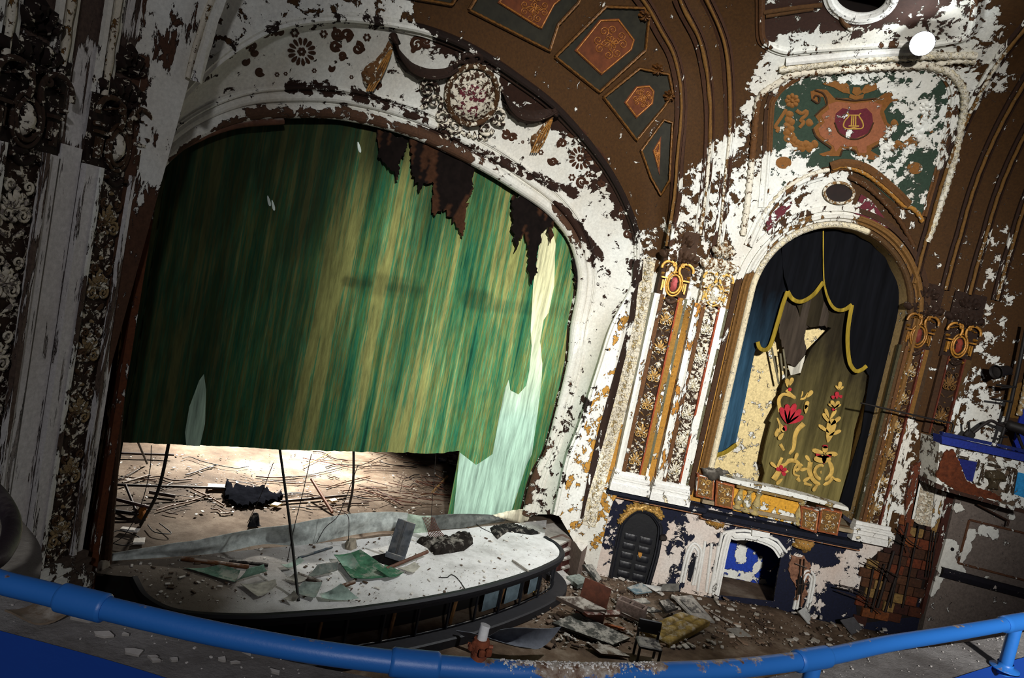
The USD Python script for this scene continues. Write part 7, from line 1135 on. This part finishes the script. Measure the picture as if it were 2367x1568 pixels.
m = MB(); tube(m, RP, .0275, BLUE, 24, np.repeat(rw, 24).tolist() + [0.] * 50 if False else .0); m.p[0] = np.repeat(rw, 24); rail.part('pipe', m, M_rail)
def near(px): return int(np.argmin(np.abs(to_px(RP)[:, 0] - px)))
for a, b in ((920, 992), (1850, 1902), (2330, 2390), (176, 200)):
    i, j = near(a), near(b); j = max(j, i + 2); q = spline(RP[max(i - 1, 0):j + 2], 24); m = MB(); tube(m, q, np.r_[.030, np.full(22, .0345), .030], BLUE, 24, .03); rail.part('collar', m, M_rail)
for px, lean in ((1880, 0), (2352, 0), (960, 0)):
    p = RP[near(px)]; m = MB(); tube(m, np.linspace(p - [0, 0, .01], [p[0], p[1] , ZL - .02], 10), .025, BLUE, 20, .03); po = rail.part('post', m, M_rail); m = MB(); lathe(m, [(0, 0), (.055, 0), (.055, .008), (.03, .014), (.03, .03)], (p[0], p[1], ZL), BLUE, 22, .02); rail.sub(po, 'flange', m, M_rail)
rail.close()
far_px = [(-120, 1300), (0, 1336), (180, 1400), (380, 1462), (600, 1514), (800, 1556), (1000, 1590), (1185, 1603), (1400, 1604), (1600, 1590), (1800, 1562), (1920, 1536), (2060, 1508), (2200, 1490), (2367, 1462), (2480, 1440)]
FE = extend(spline(onz([(x, y) for x, y in far_px], ZL), 120), .02, 3.0)
cen = np.array([.6, -3.0]); 
def inward(E, d): n = cen - E[:, :2]; n /= np.linalg.norm(n, axis=1, keepdims=True); return np.c_[E[:, :2] + n * d, E[:, 2]]
NE = onz([(-120, 1428), (0, 1462), (120, 1494), (250, 1530), (380, 1570), (600, 1640), (900, 1720), (1300, 1760), (1700, 1720), (2000, 1640), (2200, 1572), (2300, 1540), (2367, 1522), (2480, 1490)], ZL); NE = extend(spline(NE, 120), .02, 2.8)
par = Thing('parapet', 'dusty balcony parapet ledge behind the blue rail in the foreground', None, None, 'structure')
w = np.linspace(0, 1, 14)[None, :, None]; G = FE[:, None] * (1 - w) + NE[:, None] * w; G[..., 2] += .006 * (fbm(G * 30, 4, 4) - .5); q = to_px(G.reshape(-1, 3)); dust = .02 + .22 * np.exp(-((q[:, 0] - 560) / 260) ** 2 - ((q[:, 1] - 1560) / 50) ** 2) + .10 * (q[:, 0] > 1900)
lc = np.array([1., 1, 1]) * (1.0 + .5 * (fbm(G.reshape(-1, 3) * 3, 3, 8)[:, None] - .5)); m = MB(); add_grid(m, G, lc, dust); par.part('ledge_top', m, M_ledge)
m = MB(); add_grid(m, np.stack([FE, FE - [0, 0, .10], inward(FE, .06) - [0, 0, .10], inward(FE, .06) * [1, 1, 0] + [0, 0, 5.2]], 1), C('#3a3634'), 0.); par.part('outer_face', m, M_paint)
m = MB(); add_grid(m, np.stack([NE + [0, 0, .004], NE + [0, 0, .004] - [0, 0, .05], NE * [1, 1, 0] + [0, 0, 6.6]], 1), C('#143f92'), .02); par.part('blue_inner_face', m, M_rail, 'blue painted inner face')
m = MB(); q = np.vstack([FE[::4, :2], [[4.2, -4], [-3.2, -4]]]); pg = Polygon(q).buffer(0); V, F, E = tri2d(pg, .4); m.add(np.c_[V, np.full(len(V), 6.6)], F, C('#3a3634'), 0.); par.part('balcony_floor', m, M_paint); par.close()
LP2 = Thing('parapet_return', 'curved end of the dusty ledge with its rusty rail at far left', None, None, 'structure')
ro = spline(onz([(-140, 1020), (-60, 1085), (0, 1140), (30, 1180), (60, 1215), (84, 1245), (95, 1270), (97, 1300), (92, 1330), (70, 1352), (0, 1346)], ZL + .0), 60); ri = np.repeat(onz([(-150, 1250)], ZL), 60, 0); w = np.linspace(0, 1, 10)[None, :, None]; G = ro[:, None] * (1 - w) + ri[:, None] * w; m = MB(); add_grid(m, G, np.array([1.3, 1.25, 1.1]), .12); LP2.part('ledge_top', m, M_ledge); m = MB(); add_grid(m, np.stack([ro, ro - [0, 0, .12], ro * [1, 1, 0] + [0, 0, 6.8]], 1), C('#2c2620'), 0.); LP2.part('outer_face', m, M_paint); LP2.close()
m = MB(); q = spline(onz([(-90, 1075), (-30, 1120), (0, 1150), (20, 1185), (28, 1215), (24, 1245), (10, 1272), (-10, 1295), (-60, 1318)], ZR - .05), 60); tube(m, q, .026, C('#2a2026'), 16, .0); single('rail_return', m, M_metal, 'dark rusty end of the pipe rail looping back at the left edge', 'rail')
tor = Thing('rusty_clamp', 'rusty clamp holding a stub of white pipe upright on the blue rail', 'clamp'); p = RP[near(1108)]; k = .0275
m = MB(); tube(m, np.array([p + [.0, .0, .0], p + [.003, .01, .03], p + [.002, .012, .06], p + [.002, .012, .075]]), [.014, .021, .024, .020], C('#8a4a30'), 12, 0.); rg = np.random.default_rng(3); [box(m, (.016, .014, .02), p + [rg.normal(0, .012), .0 + rg.normal(0, .008), .02 + .05 * rg.random()], rz(rg.random()), C('#7a4028'), .004) for _ in range(12)]; tor.part('clamp_body', m, M_brick)
m = MB(); tube(m, np.array([p + [-.03, .01, .055], p + [.034, .012, .06]]), .006, C('#8a4a30'), 8, 0.); tor.part('clamp_bolt', m, M_metal); m = MB(); tube(m, np.array([p + [.002, .012, .06], p + [.003, .013, .105], p + [.004, .014, .112]]), [.013, .013, .0135], C('#d8d8d4'), 14, 0.); tor.part('pipe_stub', m, M_flake, 'white pipe stub'); tor.close()
rg = np.random.default_rng(11); k = 0
big = [(115, 1430, .034, 0), (190, 1434, .026, 0), (238, 1468, .022, 1), (306, 1510, .024, 2), (360, 1530, .014, 3), (350, 1522, .012, 4), (402, 1528, .012, 5), (515, 1526, .014, 6), (565, 1514, .014, 7), (290, 1470, .010, 8), (635, 1555, .012, 9), (545, 1536, .012, 10)]
for (x, y, r, s_) in big[1:]:
    c = at(x, y, ZL + .006); n = 7; a = np.sort(rg.random(n) * 6.28); pts = c[:2] + np.c_[np.cos(a), np.sin(a)] * r * (.7 + .5 * rg.random((n, 1))) * [1.3, .7]; V, F, E = tri2d(Polygon(pts).convex_hull, .02); m = MB(); zt = .006 + .25 * (V[:, :1] - c[0]) * rg.normal(0, .4); P = np.c_[V, c[2] + zt]; m.add(P, F, C('#b9b4ae'), 0.); m.add(P - [0, 0, .006], F[:, ::-1], C('#8a857e'), 0.); i = E.ravel(); nn = len(i); kk_ = np.arange(len(E)); m.add(np.vstack([P[i], P[i] - [0, 0, .006]]), np.stack([2 * kk_, 2 * kk_ + 1, nn + 2 * kk_ + 1, nn + 2 * kk_], -1), C('#8a857e'), 0., True); single('plaster_flake', m, M_flake, 'small pale plaster flake lying on the dark left half of the near ledge', 'flake', 'plaster flakes on the near ledge')
m = MB(); plate(m, [(10, 1414), (88, 1394), (152, 1430), (80, 1452)], [ZL + .015, ZL + .02, ZL + .018, ZL + .012], .006, C('#7a6a58'), 0., .01); single('curled_card', m, M_wood, 'curled tan square of card on the ledge at lower left', 'card')
m = MB()
for _ in range(260):
    u, v = rg.random() * .95, rg.random() ** 1.5; P = FE[int(u * 119)] * (1 - v * .8) + NE[int(u * 119)] * v * .8; s_ = .0015 + .004 * rg.random() ** 3; box(m, (s_ * 2, s_ * 1.4, s_), P + [0, 0, .003], rz(rg.random() * 3), C('#b5b0aa'), s_ * .2)
single('ledge_grit', m, M_flake, 'fine pale plaster grit scattered over the near ledge', 'grit', None, 'stuff')
m = MB()
for _ in range(520):
    i = rg.integers(near(1150), near(1520)); a = rg.normal(0, .55); P = RP[i] + (RP[min(i + 1, len(RP) - 1)] - RP[i]) * rg.random() + np.array([0, -math.sin(a), math.cos(a)]) * .0275; s_ = .001 + .003 * rg.random() ** 2; box(m, (s_ * 2, s_ * 1.6, s_), P, rz(rg.random() * 3) @ rx(a), C('#e6e2da'), s_ * .2)
single('plaster_dust', m, M_flake, 'white plaster crumbs lying along the middle of the blue rail', 'dust', None, 'stuff')
